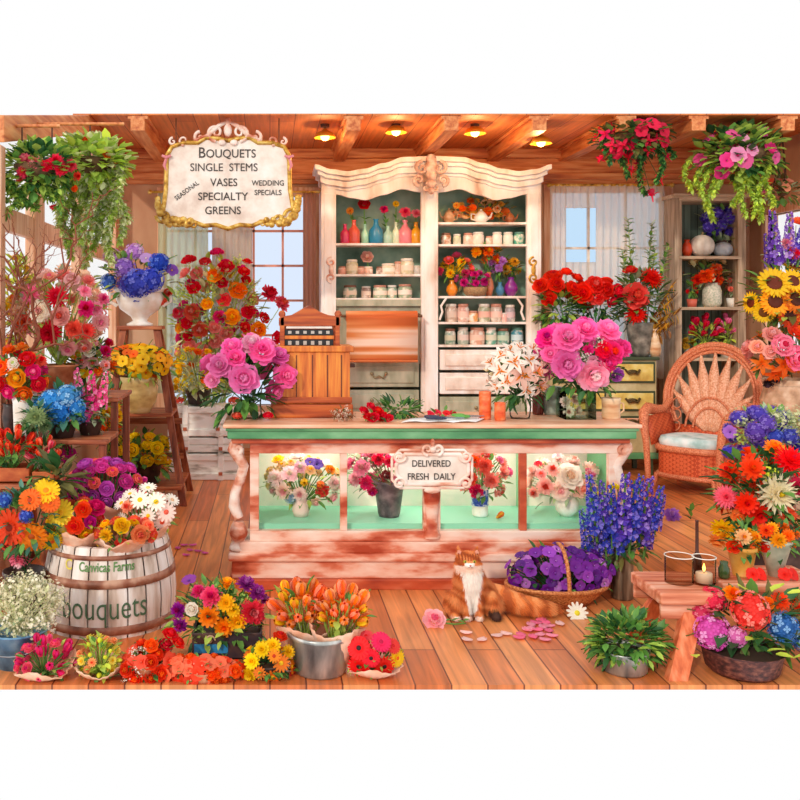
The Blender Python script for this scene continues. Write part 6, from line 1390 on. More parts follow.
potted('pink_cyclamen', 'pink cyclamen in pale pot at right of the lower shelf', 'flower pot', 729, 327, 9, 11, dR, (728, 0, [(6, 0), (8, 11), (9, 12)]), WHP, z=z, fill=[('tulip', ('#ee7ab4', PK), 4.5, 1)], n=14, lv=(50, 7, ('light', 'lime')), seed=96, rd=7, lshift=.7, up=.9)
potted('mossy_cactus', 'round ochre cactus in little grey pot, lower shelf left', 'plant', 688, 344, 6, 5, dR, (688, 0, [(4, 0), (5.5, 9)]), ZINC, z=z, fill=[('mum', ('#c89a3a', '#e8c05a'), 4, 1)], n=5, lv=(16, 4, ('olive', 'gold')), seed=97)
# ---------------- right side
STONE = noisemat('sandstone', ['#a98468', '#d2ac8c', '#ecd2b8'], (4, 4, 4), 3, 7, .8, bump=.3)
dP = 7.2
t = tag(MB().lathe([(.2, 0), (.2, .05), (.15, .09), (.13, .14), (.13, .56), (.16, .61), (.2, .64), (.2, .68)], 28, (0, 0, 0)).build('stone_pedestal', STONE), 'beige stone pedestal behind wicker chair at the right edge', 'pedestal'); t.location = (X(790, dP), dP, 0)
vessel('stone_pot', 'wide mottled sandstone pot on pedestal at right edge', 'pot', 790, 0, dP, ROUND(27, 46), STONE, z=.68, fillm=SOIL)
arr('sunflower_arrangement', 'golden sunflowers with dark centres above sandstone pot, right edge', 'bouquet', 786, 296, 36, 34, dP, mouth=(790, 372), rd=26,
    blooms=[(774, 283, 'sunflower', (YE, '#7a2f14'), 15), (775, 301, 'sunflower', ('#f7a91f', '#5c2410'), 14), (796, 299, 'sunflower', ('#f5822a', '#5c2410'), 14), (793, 281, 'sunflower', ('#f7c42a', '#6a2a12'), 12), (790, 315, 'sunflower', ('#e0501f', '#4a1c10'), 12), (764, 312, 'sunflower', ('#f7d43a', '#7a4a14'), 10), (806, 288, 'sunflower', (YE, '#7a2f14'), 13), (805, 310, 'sunflower', ('#f7a92f', '#5c2410'), 12)],
    fill=[('sunflower', (YE, '#7a2f14'), 11, 1)], n=5, lv=(110, 15, ('olive', 'light', 'mid')), seed=101)
arr('larkspur_spikes', 'violet and coral larkspur spikes rising over the sunflowers', 'flowers', 786, 252, 22, 26, dP+.05, mouth=(790, 370), rd=14,
    blooms=[(776, 262, 'spike', ('#6a3fa8', '#9a78d0'), 44), (788, 262, 'spike', ('#8a5ac0', '#c8a4e0'), 42), (798, 262, 'spike', ('#5a3fb0', '#8a70d8'), 48), (770, 268, 'spike', ('#5a3a9c', '#8a68c8'), 30), (796, 224, 'carnation', ('#f28a5a', CO), 7), (786, 244, 'carnation', ('#f4a8b4', PK), 6), (793, 254, 'carnation', ('#e8506c', CR_), 7)], lv=(24, 8, ('sage',)), seed=102)
arr('pink_rose_cluster', 'pink roses and orange lilies spilling over the sandstone pot', 'bouquet', 784, 352, 34, 24, dP-.12, mouth=(790, 374), rd=24,
    blooms=[(772, 335, 'rose', ('#f4b0a8', LP), 9), (782, 346, 'ranunculus', ('#f7a0bc', '#d83a5a'), 12), (795, 358, 'ranunculus', ('#f590b4', '#d8345a'), 13), (797, 333, 'rose', ('#ee5a44', OR), 10), (785, 365, 'lily', ('#f2702f', OR), 11), (770, 352, 'rose', ('#f9c4b8', LP), 7), (762, 364, 'lily', ('#f0813f', OR), 9), (775, 374, 'lily', ('#ee6a2f', OR), 10), (757, 347, 'rose', ('#f7c0a8', LP), 7), (768, 382, 'carnation', ('#3a2a34', '#5a3f4f'), 6), (776, 378, 'carnation', ('#4a3440', '#2f2430'), 5)],
    fill=[('rose', ('#f4a8a0', LP), 8, 2), ('lily', ('#f0813f', OR), 8, 1)], n=10, lv=(60, 10, ('olive', 'mid')), seed=103)
# tall statice
vessel('tall_zinc_bucket', 'tall zinc flower bucket holding the violet statice, right side', 'bucket', 772, 0, 5.55, BK(24, 118), ZINC, z=0)
arr('statice_bunch', 'violet, blue and pale green statice in tall bucket', 'bouquet', 770, 430, 42, 22, 5.5, mouth=(772, 446), rd=30,
    blooms=[(730, 432, 'petunia', ('#b070d4', PU), 6), (730, 452, 'hydrangea', ('#5048c4', '#7a70dc'), 8), (745, 451, 'hydrangea', ('#6a3fae', '#9068cc'), 10), (756, 432, 'hydrangea', ('#6a48b4', '#9478d0'), 11), (767, 424, 'hydrangea', ('#7050bc', '#9a80d8'), 9), (774, 437, 'hydrangea', ('#3f4fb8', '#6a78d4'), 9), (740, 438, 'gyp', ('#c4d46a', '#8fb04a'), 9), (792, 422, 'gyp', ('#d4d8a8', '#9fb070'), 12), (778, 420, 'gyp', ('#dfe0b8', '#9fb070'), 10), (790, 436, 'hydrangea', ('#4a4fb8', '#7a80d4'), 9), (798, 444, 'hydrangea', ('#3a3fae', '#6a70cc'), 8)],
    fill=[('hydrangea', ('#5a48b8', '#8a78d4'), 8, 2), ('gyp', ('#d4d8a8', '#9fb070'), 9, 1.5)], n=24, lv=(90, 12, ('sage', 'mid', 'light')), seed=104)
vessel('terracotta_urn', 'dark glazed urn holding big dahlias behind the bench pots', 'pot', 772, 0, 4.9, ROUND(34, 74), DARKP, z=0, fillm=SOIL)
arr('dahlia_bouquet', 'large red, orange, pink and cream dahlias in dark urn, right', 'bouquet', 764, 490, 46, 42, 4.86, mouth=(772, 528), rd=36,
    blooms=[(774, 448, 'mum', ('#f7902a', OR), 10), (790, 461, 'dahlia', ('#ee2a2f', CR_), 17), (752, 469, 'mum', ('#f04a1f', '#f06a2a'), 12), (777, 494, 'dahlia', ('#fbf0d0', '#f2d84a'), 20), (726, 497, 'dahlia', ('#f27a90', '#e8405a'), 12), (746, 503, 'mum', ('#f0381f', RD), 11), (758, 514, 'mum', ('#ee2f1f', RD), 12), (798, 486, 'dahlia', ('#f04a70', HP), 11), (723, 528, 'mum', ('#f9d02a', '#f7a02a'), 12), (767, 472, 'gyp', ('#d4dc4a', '#a0c040'), 9), (797, 530, 'dahlia', ('#f2604a', CO), 13), (738, 515, 'rose', ('#f79a5a', OR), 7), (718, 540, 'mum', ('#f2a05a', OR), 9)],
    fill=[('mum', ('#f0481f', RD), 10, 2), ('dahlia', ('#f27a5a', OR), 10, 1)], n=12, lv=(230, 16, ('dark', 'mid', 'dark')), seed=105)
# on the bench
BZ2 = bz-.005
def bpot(name, label, cx_, cy_, rx, ry, px, prof, m, **k): return potted(name, label, 'flower pot', cx_, cy_, rx, ry, 4.24, (px, 0, prof), m, z=BZ2, **k)
bpot('marigold_pot', 'small yellow pot with peach and red blooms on bench', 741, 541, 17, 14, 742, [(8, 0), (9, 2), (13, 26), (14, 26), (14, 30)], noisemat('yellow_glaze', ['#d8902f', '#f2bc5a', '#f9d890'], (3, 3, 3), 3, 4, .4), blooms=[(743, 537, 'mum', ('#f9c890', '#f7a83a'), 8), (734, 546, 'rose', ('#ee4a2a', RD), 7), (751, 547, 'rose', ('#f2804a', OR), 5)], fill=[('mum', ('#f7a83a', OR), 6, 1)], n=8, lv=(50, 10, ('dark', 'mid')), seed=111)
bpot('marigold_pot', 'grey green conical pot with orange and yellow blooms on bench', 777, 538, 20, 14, 775, [(6, 0), (15, 33), (16, 34), (16, 37)], noisemat('grey_glaze', ['#8f9a84', '#c4c8b0', '#e2e0cc'], (3, 3, 3), 3, 4, .5), blooms=[(766, 531, 'mum', ('#f2581f', RD), 7), (778, 540, 'mum', ('#f7a82a', YE), 8), (788, 536, 'mum', ('#f2782a', OR), 7), (763, 546, 'rose', ('#ee3a24', RD), 6), (772, 528, 'mum', ('#f7b03a', OR), 6)], fill=[('mum', ('#f2782a', OR), 6, 1)], n=8, lv=(50, 10, ('dark', 'mid')), seed=112)
for i, (px, y, l) in enumerate(((757, 4.17, 'red bloom lying on bench between the yellow and grey pots'), (789, 4.17, 'red bloom lying on bench right of the grey conical pot'))):
    r_ = empty('loose_bloom', (X(px, y), y, BZ2+S(6, y)), l, 'flower')
    for k_ in (-1, 1): place_bloom(r_, 'petunia', ('#ee2f24', RD), r_.location+Vector((k_*S(4, y), 0, 0)), (k_*.4, -.8, .5), S(6, y))
gt1 = vessel('glass_tumbler', 'wide clear glass tumbler at left end of the bench', 'glass', 679, 0, 4.12, [(13, 0), (13.5, 1), (13.5, 26), (13.8, 27)], glass('tumbler', '#eadccd', .12), z=bz, thick=.004)
gt2 = vessel('candle_glass', 'smaller clear glass with a white candle on the bench', 'glass', 704, 0, 4.1, [(10, 0), (11, 2), (11, 26), (11.3, 27)], glass('tumbler', '#eadccd', .12), z=bz, thick=.003)
for o_, px, y, r_, h_ in ((gt1, 679, 4.12, 13.7, 27), (gt2, 704, 4.1, 11.2, 27)):
    q = Vector((X(px, y), y, bz+S(h_, y))); b = MB(); b.tube([q+Vector((S(r_, y)*math.cos(a*PI/14), S(r_, y)*math.sin(a*PI/14), 0)) for a in range(29)], .0022, 6); b.build('rim', flat('#f4ece2', .15), o_)  # opaque pale ring paints the bright highlight along each glass rim
p = Vector((X(704, 4.1), 4.1, bz+.008)); t = empty('candle', p, 'short white lit candle inside the smaller glass on bench', 'candle')
MB().lathe([(.001, 0), (.036, 0), (.036, .04), (.034, .043), (.001, .04)], 20, p, cap=False).build('wax', flat('#fbf4e8', .4), t)
MB().lathe([(.001, .048), (.006, .056), (.007, .064), (.003, .078), (.0005, .086)], 10, p, cap=False).build('flame', emis('flame', '#ffb850', 8), t); MB().tube([p+Vector((0, 0, .04)), p+Vector((0, 0, .056))], .0015, 5).build('wick', flat('#2a1c14'), t)
t = vessel('slim_bottle', 'tall slim dark bottle behind the candle glass on bench', 'bottle', 697, 0, 4.26, [(4, 0), (4.5, 2), (4.5, 16), (1.6, 22), (1.5, 52), (2, 53)], flat('#4a2418', .2), z=bz)
t = vessel('small_green_jar', 'small dark green jar beside the candle on bench', 'jar', 724, 0, 4.2, [(4, 0), (5.5, 2), (5.5, 10), (3.5, 14), (4, 17)], cglass('#3f5a2f', .2), z=BZ2)
# front right hydrangeas
dH = 3.99
ro = potted('hydrangea_basket', 'low dark basket of coral, magenta and blue hydrangeas, front right', 'flower basket', 752, 622, 52, 30, dH, (742, 0, [(30, 0), (34, 4), (38, 22), (40, 24)]), noisemat('maroon_basket', ['#2a1414', '#5a2c28', '#8a5040'], (14, 14, 24), 3, 4, .6, bump=.4), z=.001,
    blooms=[(712, 599, 'hydrangea', ('#e83f5a', '#f27a84'), 13), (732, 595, 'carnation', ('#f2922a', OR), 9), (750, 611, 'hydrangea', ('#ee4a44', '#f79084'), 19), (712, 632, 'hydrangea', ('#d85ab0', '#eaa0d4'), 18), (736, 637, 'hydrangea', ('#e87ac0', '#f4b4dc'), 11), (783, 627, 'hydrangea', ('#3a6cb0', '#8ab4e0'), 16), (780, 601, 'mum', ('#f0502a', RD), 9), (797, 606, 'carnation', ('#f2583f', CO), 9), (768, 603, 'rose', ('#f2803a', OR), 6), (700, 612, 'hydrangea', ('#e0486c', '#f08a9c'), 9), (800, 640, 'hydrangea', ('#4a74b8', '#9ac0e4'), 10)],
    lv=(110, 22, ('dark', 'olive', 'mid')), seed=121, rd=22, face=.8)
R = random.Random(5)
for (px, py, L_, ang) in ((757, 640, 20, -.9), (768, 652, 16, .6), (776, 655, 15, 1.2), (772, 592, 18, .2), (788, 594, 16, .8), (745, 590, 16, -.6), (697, 658, 14, -.5), (795, 658, 16, .7)):
    b = MB(); leaf(b, P(px, py, dH-.13), (math.sin(ang), -.5, math.cos(ang)*.7), S(L_, dH), S(L_*.7, dH), 0, R); b.build('lime_leaf', LEAFM['lime'], ro)
# green plant in low zinc tub
potted('leafy_tub', 'bushy bright green plant in a low zinc tub, front', 'plant', 626, 641, 36, 25, 4.0, (624, 0, [(21, 0), (22, 2), (24, 20), (25, 22)]), ZINC, z=.001, n=0, lv=(560, 13, ('mid', 'light', 'dark', 'mid')), seed=122, rd=24, lshift=0)
# delphinium vase
vessel('metal_vase', 'tall tarnished metal vase holding blue delphiniums', 'vase', 622, 0, 5.0, [(10, 0), (11, 2), (11, 30), (12, 46), (13.5, 51)], noisemat('tarnished', ['#2f2620', '#7a6a58', '#c4b49c'], (8, 8, 1.2), 2.2, 6, .3, metal=.5), z=0)
BLS = ('#3f48b8', '#8a80e0'); PUS = ('#5a3fb0', '#a488e0')
arr('delphinium_bouquet', 'tall blue and violet delphinium spikes in tarnished metal vase', 'bouquet', 622, 524, 40, 40, 5.0, mouth=(622, 553), rd=24,
    blooms=[(596, 532, 'spike', BLS, 52), (604, 520, 'spike', PUS, 36), (588, 548, 'spike', BLS, 36), (612, 538, 'spike', BLS, 48), (622, 536, 'spike', PUS, 56), (630, 542, 'spike', BLS, 54), (640, 536, 'spike', PUS, 52), (650, 530, 'spike', BLS, 40), (656, 528, 'spike', PUS, 30), (634, 522, 'spike', BLS, 42), (617, 550, 'spike', BLS, 44), (645, 548, 'spike', PUS, 44), (606, 552, 'spike', BLS, 40), (600, 555, 'spike', PUS, 30)],
    fill=[('mum', ('#f2d82a', YE), 4, 1)], n=5, lv=(110, 12, ('dark', 'olive', 'mid')), seed=123, lshift=.55, lvr=(.8, .5), bottom=.9)
# violet basket
bp_ = Vector((X(556, 4.92), 4.92, 0)); t = empty('wicker_basket', bp_, 'low curved wicker basket full of violet flowers beside the cat', 'basket')
WB = noisemat('orange_wicker', ['#8a3f1a', '#c8743a', '#e8a468'], (30, 30, 40), 3, 3, .6, bump=.6)
MB().lathe([(.001, 0), (.17, 0), (.22, .04), (.27, .09), (.28, .1), (.26, .095), (.2, .03), (.001, .02)], 32, bp_, 0, 1, .62, cap=False).build('basket_body', WB, t)
b = MB(); b.tube([bp_+Vector((.27*math.cos(a*PI/16), .165*math.sin(a*PI/16), .1)) for a in range(33)], .012, 8); b.build('rim', WB, t)
b = MB(); b.tube([bp_+Vector((.02, .165*math.cos(a*PI/12), .1+.22*math.sin(a*PI/12))) for a in range(13)], .011, 8); b.build('handle', WB, t)
arr('violet_bunch', 'dense violet and lilac flower bunch in the wicker basket', 'bouquet', 560, 571, 54, 27, 4.93, base=Vector((bp_.x, bp_.y, .04)), mouth=(560, 600), rd=26,
    fill=[('petunia', ('#7a2a9c', '#9a5ac0'), 5.4, 4), ('petunia', ('#9a48b8', '#c888d8'), 5.4, 3), ('petunia', ('#cc84dc', '#e8bcec'), 5, 2.4), ('petunia', ('#5a2080', '#8040a0'), 5.2, 2.5)], n=99, lv=(60, 10, ('dark', 'mid')), seed=124, tight=.6, face=.3, bottom=.7)
# loose things on the floor
def floor_bloom(px, py, kind, c, r, label, nrm=(0, -.7, .7), nm='loose_bloom'):
    y = GD(py)-.0; r_ = empty(nm, (X(px, y), y, S(r, y)*.5), label, 'flower'); place_bloom(r_, kind, c, r_.location, nrm, S(r, y)); return r_
r_ = floor_bloom(434, 626, 'rose', ('#f9c4cc', '#ee7a9c'), 11, 'single pale pink rose lying on the floor before the cat')
b = MB(); q = r_.location; b.tube([q+Vector((.03, 0, -.01)), q+Vector((.1, -.02, -.012)), q+Vector((.16, -.0, -.014))], .004, 6); R = random.Random(2)
for i in range(4): leaf(b, q+Vector((.06+.03*i, -.01, .0)), (R.uniform(-.5, 1), R.uniform(-1, 1), .3), .045, .025, 0, R)
b.build('stem', LEAFM['mid'], r_)
floor_bloom(577, 618, 'daisy', ('#f2f2e4', '#e8dc4a'), 9.5, 'white daisy with yellow centre lying on the floor', (0, -.95, .5))
r_ = floor_bloom(672, 520, 'carnation', ('#b078d0', '#d4a8e4'), 8, 'lilac bloom lying on floor between delphiniums and chair', (-.3, -.8, .6))
r_ = empty('leaf_sprig', (X(691, GD(522)), GD(522), .01), 'small green leaf sprig lying on floor before wicker chair', 'leaf'); b = MB()
for i in range(5): leaf(b, r_.location+Vector((0, 0, .01+.02*i)), (R.uniform(-1, 1), -.3, .8), .09, .04, i % 2, R)
b.build('leaves', [LEAFM['dark'], LEAFM['mid']], r_)
PETM = {c: petalmat(c) for c in ('#f9d4cc', '#f07a9c', '#f4a0b4', '#e06ab0')}
def fpetal(px, py, c, label, group, seed, r=7):
    R = random.Random(seed); y = GD(py); b = MB(); a = R.uniform(0, 6); rows = []
    for i in range(5):
        u = i/4-.5; row = []
        for j in range(5):
            v = j/4-.5; k = math.sqrt(max(0, 1-(2*u)**2*.85)); lx, ly = u*S(r*2, y), v*k*S(r*1.5, y)
            row.append((X(px, y)+lx*math.cos(a)-ly*math.sin(a), y+lx*math.sin(a)+ly*math.cos(a), .004+.05*(u*u+v*v)*S(r*2, y)*6))
        rows.append(row)
    b.grid(rows); o = b.build('petal', PETM[c]); tag(o, label, 'petal', group); s_ = o.modifiers.new('s', 'SOLIDIFY'); s_.thickness = .0015
G1 = 'fallen pink petals in a pile on the floor'
for i, (px, py) in enumerate(((521, 636), (530, 630), (536, 624), (543, 628), (549, 632), (540, 636), (533, 638), (527, 631), (546, 624), (552, 637), (538, 631), (545, 641), (519, 639), (531, 626), (541, 621), (549, 627))):
    fpetal(px, py, ('#f07a9c', '#f4a0b4')[i % 2], 'fallen pink petal in the pile in front of the violet basket', G1, i, 6)
for i, (px, py, l) in enumerate(((466, 634, 'pale blush petal on floor, leftmost of the row before the cat'), (467, 641, 'pale blush petal on floor, below the leftmost one'), (482, 641, 'pale blush petal on floor in front of cat paws'), (497, 637, 'pale blush petal on floor, right of middle one'), (506, 635, 'pale blush petal on floor, nearest the pink pile'), (560, 625, 'lone blush petal on the floor just right of the pink pile'))):
    fpetal(px, py, '#f9d4cc', l, None, 40+i, 6)
for i, (px, py) in enumerate(((178, 549), (184, 546), (190, 551), (186, 556), (198, 552), (205, 554), (193, 546))):
    fpetal(px, py, '#e06ab0', 'small magenta petal scattered on boards right of the barrel', 'magenta petals right of the barrel', 60+i, 4)
# ---------------- front left
dB = 4.08
ZB = vessel('blue_bucket', 'worn blue metal bucket at the bottom left corner', 'bucket', 18, 0, dB, BK(30, 36), BLUEP, z=0)
b = MB(); c_ = ZB.location; b.tube([c_+Vector((-.13*math.cos(a*PI/12), -.14, .15-.07*math.sin(a*PI/12))) for a in range(13)], .004, 6); b.build('handle', flat('#8a9098', .4, .6), ZB, loc=None).location = -c_
arr('babys_breath', 'fluffy white baby breath bunch in the worn blue bucket', 'bouquet', 25, 606, 36, 27, dB, mouth=(18, 634), rd=26,
    fill=[('gyp', ('#f6f0da', '#b8b890'), 11, 4), ('gyp', ('#e2dab8', '#a0a878'), 10, 2)], n=50, lv=(60, 9, ('pale', 'sage')), seed=131, tight=.55, bottom=.8)
def fwrap(label, cx_, cy_, rx, ry, d_, wr, wm, fill, n, seed, blooms=(), lv=(30, 9, ('mid', 'light')), **k):
    px, py, rt = wr; h = max(10, (P(px, py, d_).z-.002)*F/d_); return bouq(label, cx_, cy_, rx, ry, d_, (px, py, rt, h), blooms, fill, n, seed, wm, lv, **k)
fwrap('pink tulip buds in brown kraft paper, front left beside blue bucket', 46, 660, 30, 21, 3.93, (44, 668, 30), KRAFT, [('tulip', ('#ee4a7c', '#f27a9c'), 7, 2), ('tulip', ('#e83f6a', HP), 7, 2), ('rose', ('#f06a84', HP), 6, 1)], 26, 132, up=.6, tips=3)
fwrap('yellow green buds in brown kraft paper, in front of the barrel', 100, 658, 22, 22, 3.93, (100, 668, 25), KRAFT, [('bud', ('#dfe04a', '#c8d44a'), 5, 3), ('mum', ('#f0dc6a', YE), 5, 2), ('mum', ('#f7b07a', CO), 4, 1)], 34, 133, lv=(70, 10, ('light', 'lime', 'mid')), tips=3)
potted('begonia_pot', 'coral red begonias low at front, right of kraft wrapped buds', 'flower pot', 146, 666, 26, 24, 3.93, (146, 0, BK(18, 16)), POTM, z=.001, blooms=[(170, 635, 'rose', (RD, CR_), 8), (178, 643, 'rose', ('#ee3a34', RD), 7), (166, 645, 'rose', (CR_, RD), 7), (170, 661, 'petunia', ('#f2604a', CO), 8), (151, 646, 'rose', ('#f06a3a', OR), 7)],
    fill=[('petunia', ('#f2604a', CO), 7, 3), ('rose', ('#f04f3a', OR), 7, 2), ('gyp', ('#f4e8dc', '#8aa060'), 6, 1)], n=34, lv=(70, 9, ('mid', 'dark')), seed=134, tight=.65, rd=18)
potted('begonia_pot', 'low spreading orange red begonias at the very front edge', 'flower pot', 203, 670, 40, 14, 3.9, (203, 0, [(12, 0), (15, 9), (16, 10)]), POTM, z=.001, fill=[('petunia', ('#f2503a', '#f9a08a'), 7, 3), ('rose', ('#f26a3a', OR), 6, 2), ('petunia', ('#f27a5a', CO), 6, 2)], n=60, lv=(50, 8, ('mid', 'dark')), seed=135, tight=.62, rd=14)
# mixed flowers in blue box
bx0, bx1, by0, by1 = X(192, 4.12), X(262, 4.12), 4.12, 4.36
b = MB(); w_ = .01; H_ = .12
for q in ((bx0, bx1, by0, by0+w_), (bx0, bx1, by1-w_, by1), (bx0, bx0+w_, by0+w_, by1-w_), (bx1-w_, bx1, by0+w_, by1-w_)): b.box(q[0], q[1], q[2], q[3], 0, H_)
b.box(bx0, bx1, by0, by1, 0, .01); b.box(bx0+w_, bx1-w_, by0+w_, by1-w_, H_-.03, H_-.02)
tb = tag(b.build('planter_box', noisemat('dark_box', ['#1c1620', '#3a2c34', '#5f4238'], (6, 6, 6), 2, 5, .5), bevel=.003), 'dark planter box with blue painted panel, holding mixed bright flowers', 'planter')
MB().box(bx0+.01, X(228, 4.12), by0-.004, by0, .03, .07).build('painted_panel', flat('#2a8ac4', .4), tb)
b = MB(); b.tube(spiral(((bx0+X(228, 4.12))/2, .09), .025, 1.2, 0, 1, 14, by0-.006), .004, 5); b.build('scroll_motif', flat('#c8a48a'), tb)
arr('mixed_flowers', 'round mixed pink, yellow, orange and purple flowers in dark box', 'bouquet', 220, 612, 48, 30, 4.24, base=Vector(((bx0+bx1)/2, 4.24, .1)), mouth=(225, 640), rd=34,
    blooms=[(189, 580, 'petunia', ('#9a48a8', PU), 7), (211, 597, 'carnation', ('#ee5a84', HP), 11), (192, 609, 'ranunculus', (WH_, '#f4ecd8'), 7), (179, 610, 'carnation', ('#a02a9c', MG), 8), (181, 624, 'carnation', ('#a834a4', MG), 8), (209, 616, 'mum', ('#f7902a', OR), 11), (226, 603, 'mum', ('#f9c02a', YE), 9), (237, 621, 'mum', ('#f9bc24', YE), 10), (224, 627, 'mum', ('#f7982a', OR), 10), (252, 612, 'carnation', ('#ee4a5a', '#f48a90'), 13), (246, 586, 'carnation', ('#a8389c', '#c870c0'), 10), (257, 594, 'carnation', ('#b03aa0', '#c870c0'), 9), (244, 598, 'gyp', ('#a8cc6a', '#6a9a40'), 7), (264, 600, 'carnation', ('#c050a8', '#d890c8'), 6), (233, 610, 'mum', ('#f9cc3a', YE), 7), (260, 632, 'gyp', ('#d0d890', '#6a9a40'), 6)],
    fill=[('carnation', ('#e8508c', HP), 8, 1), ('mum', ('#f7a82a', YE), 8, 1), ('gyp', ('#a8cc6a', '#6a9a40'), 7, 1)], n=14, lv=(210, 13, ('mid', 'dark', 'light')), seed=136)
potted('chrysanthemum_pot', 'yellow chrysanthemums with orange centred blooms left of metal bucket', 'flower pot', 268, 664, 26, 21, 3.94, (268, 0, BK(18, 14)), DARKP, z=.001,
    blooms=[(262, 650, 'mum', ('#f9d82a', YE), 8), (273, 646, 'mum', ('#f9d42a', YE), 8), (252, 661, 'mum', ('#f9dc2a', YE), 8), (250, 674, 'mum', ('#f9d42a', YE), 8), (281, 663, 'daisy', ('#f4823a', YE), 8), (272, 678, 'daisy', ('#f4722a', YE), 8), (288, 652, 'mum', ('#f9c83a', YE), 7), (292, 676, 'daisy', ('#ee4a4a', YE), 6), (280, 637, 'rose', ('#ee4a34', RD), 7), (274, 656, 'daisy', ('#f7902a', '#c83a1a'), 6)],
    fill=[('mum', ('#f9d42a', YE), 6, 2), ('daisy', ('#f4823a', YE), 6, 1)], n=14, lv=(70, 10, ('dark', 'mid')), seed=137)
vessel('metal_bucket', 'shiny galvanised bucket of wrapped orange tulips at front', 'bucket', 320, 0, 4.0, [(25, 0), (26, 2), (31, 36), (33, 36), (33, 40)], ZINC, z=0)
TU = [('tulip', ('#f78a3a', '#f9b07a'), 9.5, 3), ('tulip', ('#f4763f', '#f9a080'), 9.5, 2), ('tulip', ('#f9a04a', YE), 8.5, 1)]
fw = dict(tips=3, up=.8, lv=(16, 15, ('light', 'mid')), tight=.62)
fwrap('orange tulips in peach paper, left bunch in galvanised bucket', 300, 608, 27, 24, 4.08, (306, 626, 28), PEACHW, TU, 56, 138, **fw)
fwrap('orange tulips in peach paper, right bunch in galvanised bucket', 343, 610, 25, 22, 4.0, (336, 628, 28), PEACHW, TU, 54, 139, **fw)
fwrap('red gerberas with dark centres in pink paper, right of bucket', 373, 655, 27, 18, 3.95, (374, 666, 27), PEACHW, [('gerbera', ('#ee3a3a', '#3a1414'), 9, 2), ('gerbera', ('#f04a6a', '#5a1a24'), 8, 1)], 8, 140,
    blooms=[(359, 648, 'gerbera', ('#ee2f34', '#2f1010'), 10), (371, 658, 'gerbera', ('#e8283a', '#2f1010'), 8), (384, 666, 'gerbera', ('#f0403a', '#2f1010'), 10), (359, 666, 'gerbera', ('#ee3a3a', '#2f1010'), 10), (381, 642, 'gerbera', ('#f0406c', '#c82a50'), 9), (397, 658, 'gerbera', ('#f9cc2a', OR), 8), (366, 636, 'gerbera', ('#f2606a', RD), 7), (393, 646, 'gerbera', ('#f0504a', RD), 7)], tips=3)

# ---------------- cat
CO_ = Vector((X(473, 4.66), 4.72, 0)); cm = .0103
t = empty('cat', CO_, 'fluffy orange cat with white bib sitting on the floor', 'cat')
def cmesh():
    b = MB()
    def e(x, y, z, rx, ry, rz): b.ball((x, y, z), 1, 16, 10, 0, (rx, ry, rz))
    def cap(p, q, r0, r1, n=6):
        for i in range(n+1):
            u = i/n; r = r0+(r1-r0)*u; e(p[0]+(q[0]-p[0])*u, p[1]+(q[1]-p[1])*u, p[2]+(q[2]-p[2])*u, r, r, r)
    e(-2, -3.0, 28.3, 6.4, 5.0, 5.0); e(-2, -7.2, 27.2, 2.3, 2.0, 1.7); e(-6.2, -3.6, 26.4, 3.0, 2.6, 2.6); e(2.2, -3.6, 26.4, 3.0, 2.6, 2.6); e(-2, -6.6, 25.6, 1.6, 1.6, 1.2)
    for sx in (-1, 1):
        for i in range(5): u = i/4; e(-2+sx*(4.1+.9*u), -2.6, 31.6+4.0*u, 2.2*(1-.78*u), .9*(1-.5*u), 1.2*(1-.6*u))
    cap((-1.5, -1.5, 25), (-.5, -.5, 18), 6.2, 8.0); e(0, -.3, 14, 8.6, 6.6, 8.8); cap((0, 1, 16), (6, 6, 9.5), 7, 8.6)
    e(3.5, 5, 8.8, 11, 9, 9.2)
    for sx, ox in ((-1, -1), (1, 3)):
        e(ox+sx*7.2, .5, 6.4, 5.0, 7.2, 6.6); cap((ox+sx*7.6, -3.5, 2.4), (ox+sx*8, -7.6, 1.8), 2.3, 2.1); e(ox+sx*8, -8.6, 1.6, 2.2, 2.6, 1.5)
        cap((sx*2.8-.3, -3.8, 15), (sx*2.9-.3, -7.2, 2.6), 2.7, 1.9); e(sx*2.9-.3, -8.4, 1.6, 2.1, 2.8, 1.5)
    tl = [(11, 9, 9, 5), (16, 7, 8.5, 5), (21, 3, 6.8, 5), (27, -.5, 5.4, 4.9), (33, -2, 4.8, 4.7), (38, -1.5, 4.2, 3.8), (43, .5, 3.4, 2.4)]
    for a, c in zip(tl, tl[1:]): cap(a[:3], c[:3], a[3], c[3], 5)
    m = b.mesh('cat_raw', []); o = bpy.data.objects.new('cat_raw', m); COL.objects.link(o)
    r = o.modifiers.new('r', 'REMESH'); r.mode = 'VOXEL'; r.voxel_size = .45; r.use_smooth_shade = True
    s = o.modifiers.new('s', 'SMOOTH'); s.factor = .6; s.iterations = 4
    bpy.context.view_layer.update()
    me = bpy.data.meshes.new_from_object(o.evaluated_get(bpy.context.evaluated_depsgraph_get())); bpy.data.objects.remove(o); return me
me = cmesh()
ORG, DKO, LTO, WHT, BRN = [Vector(lin(h)[:3]) for h in ('#d8712f', '#a5481a', '#eda062', '#fbf3ea', '#4a2a1c')]
from mathutils import noise as mn
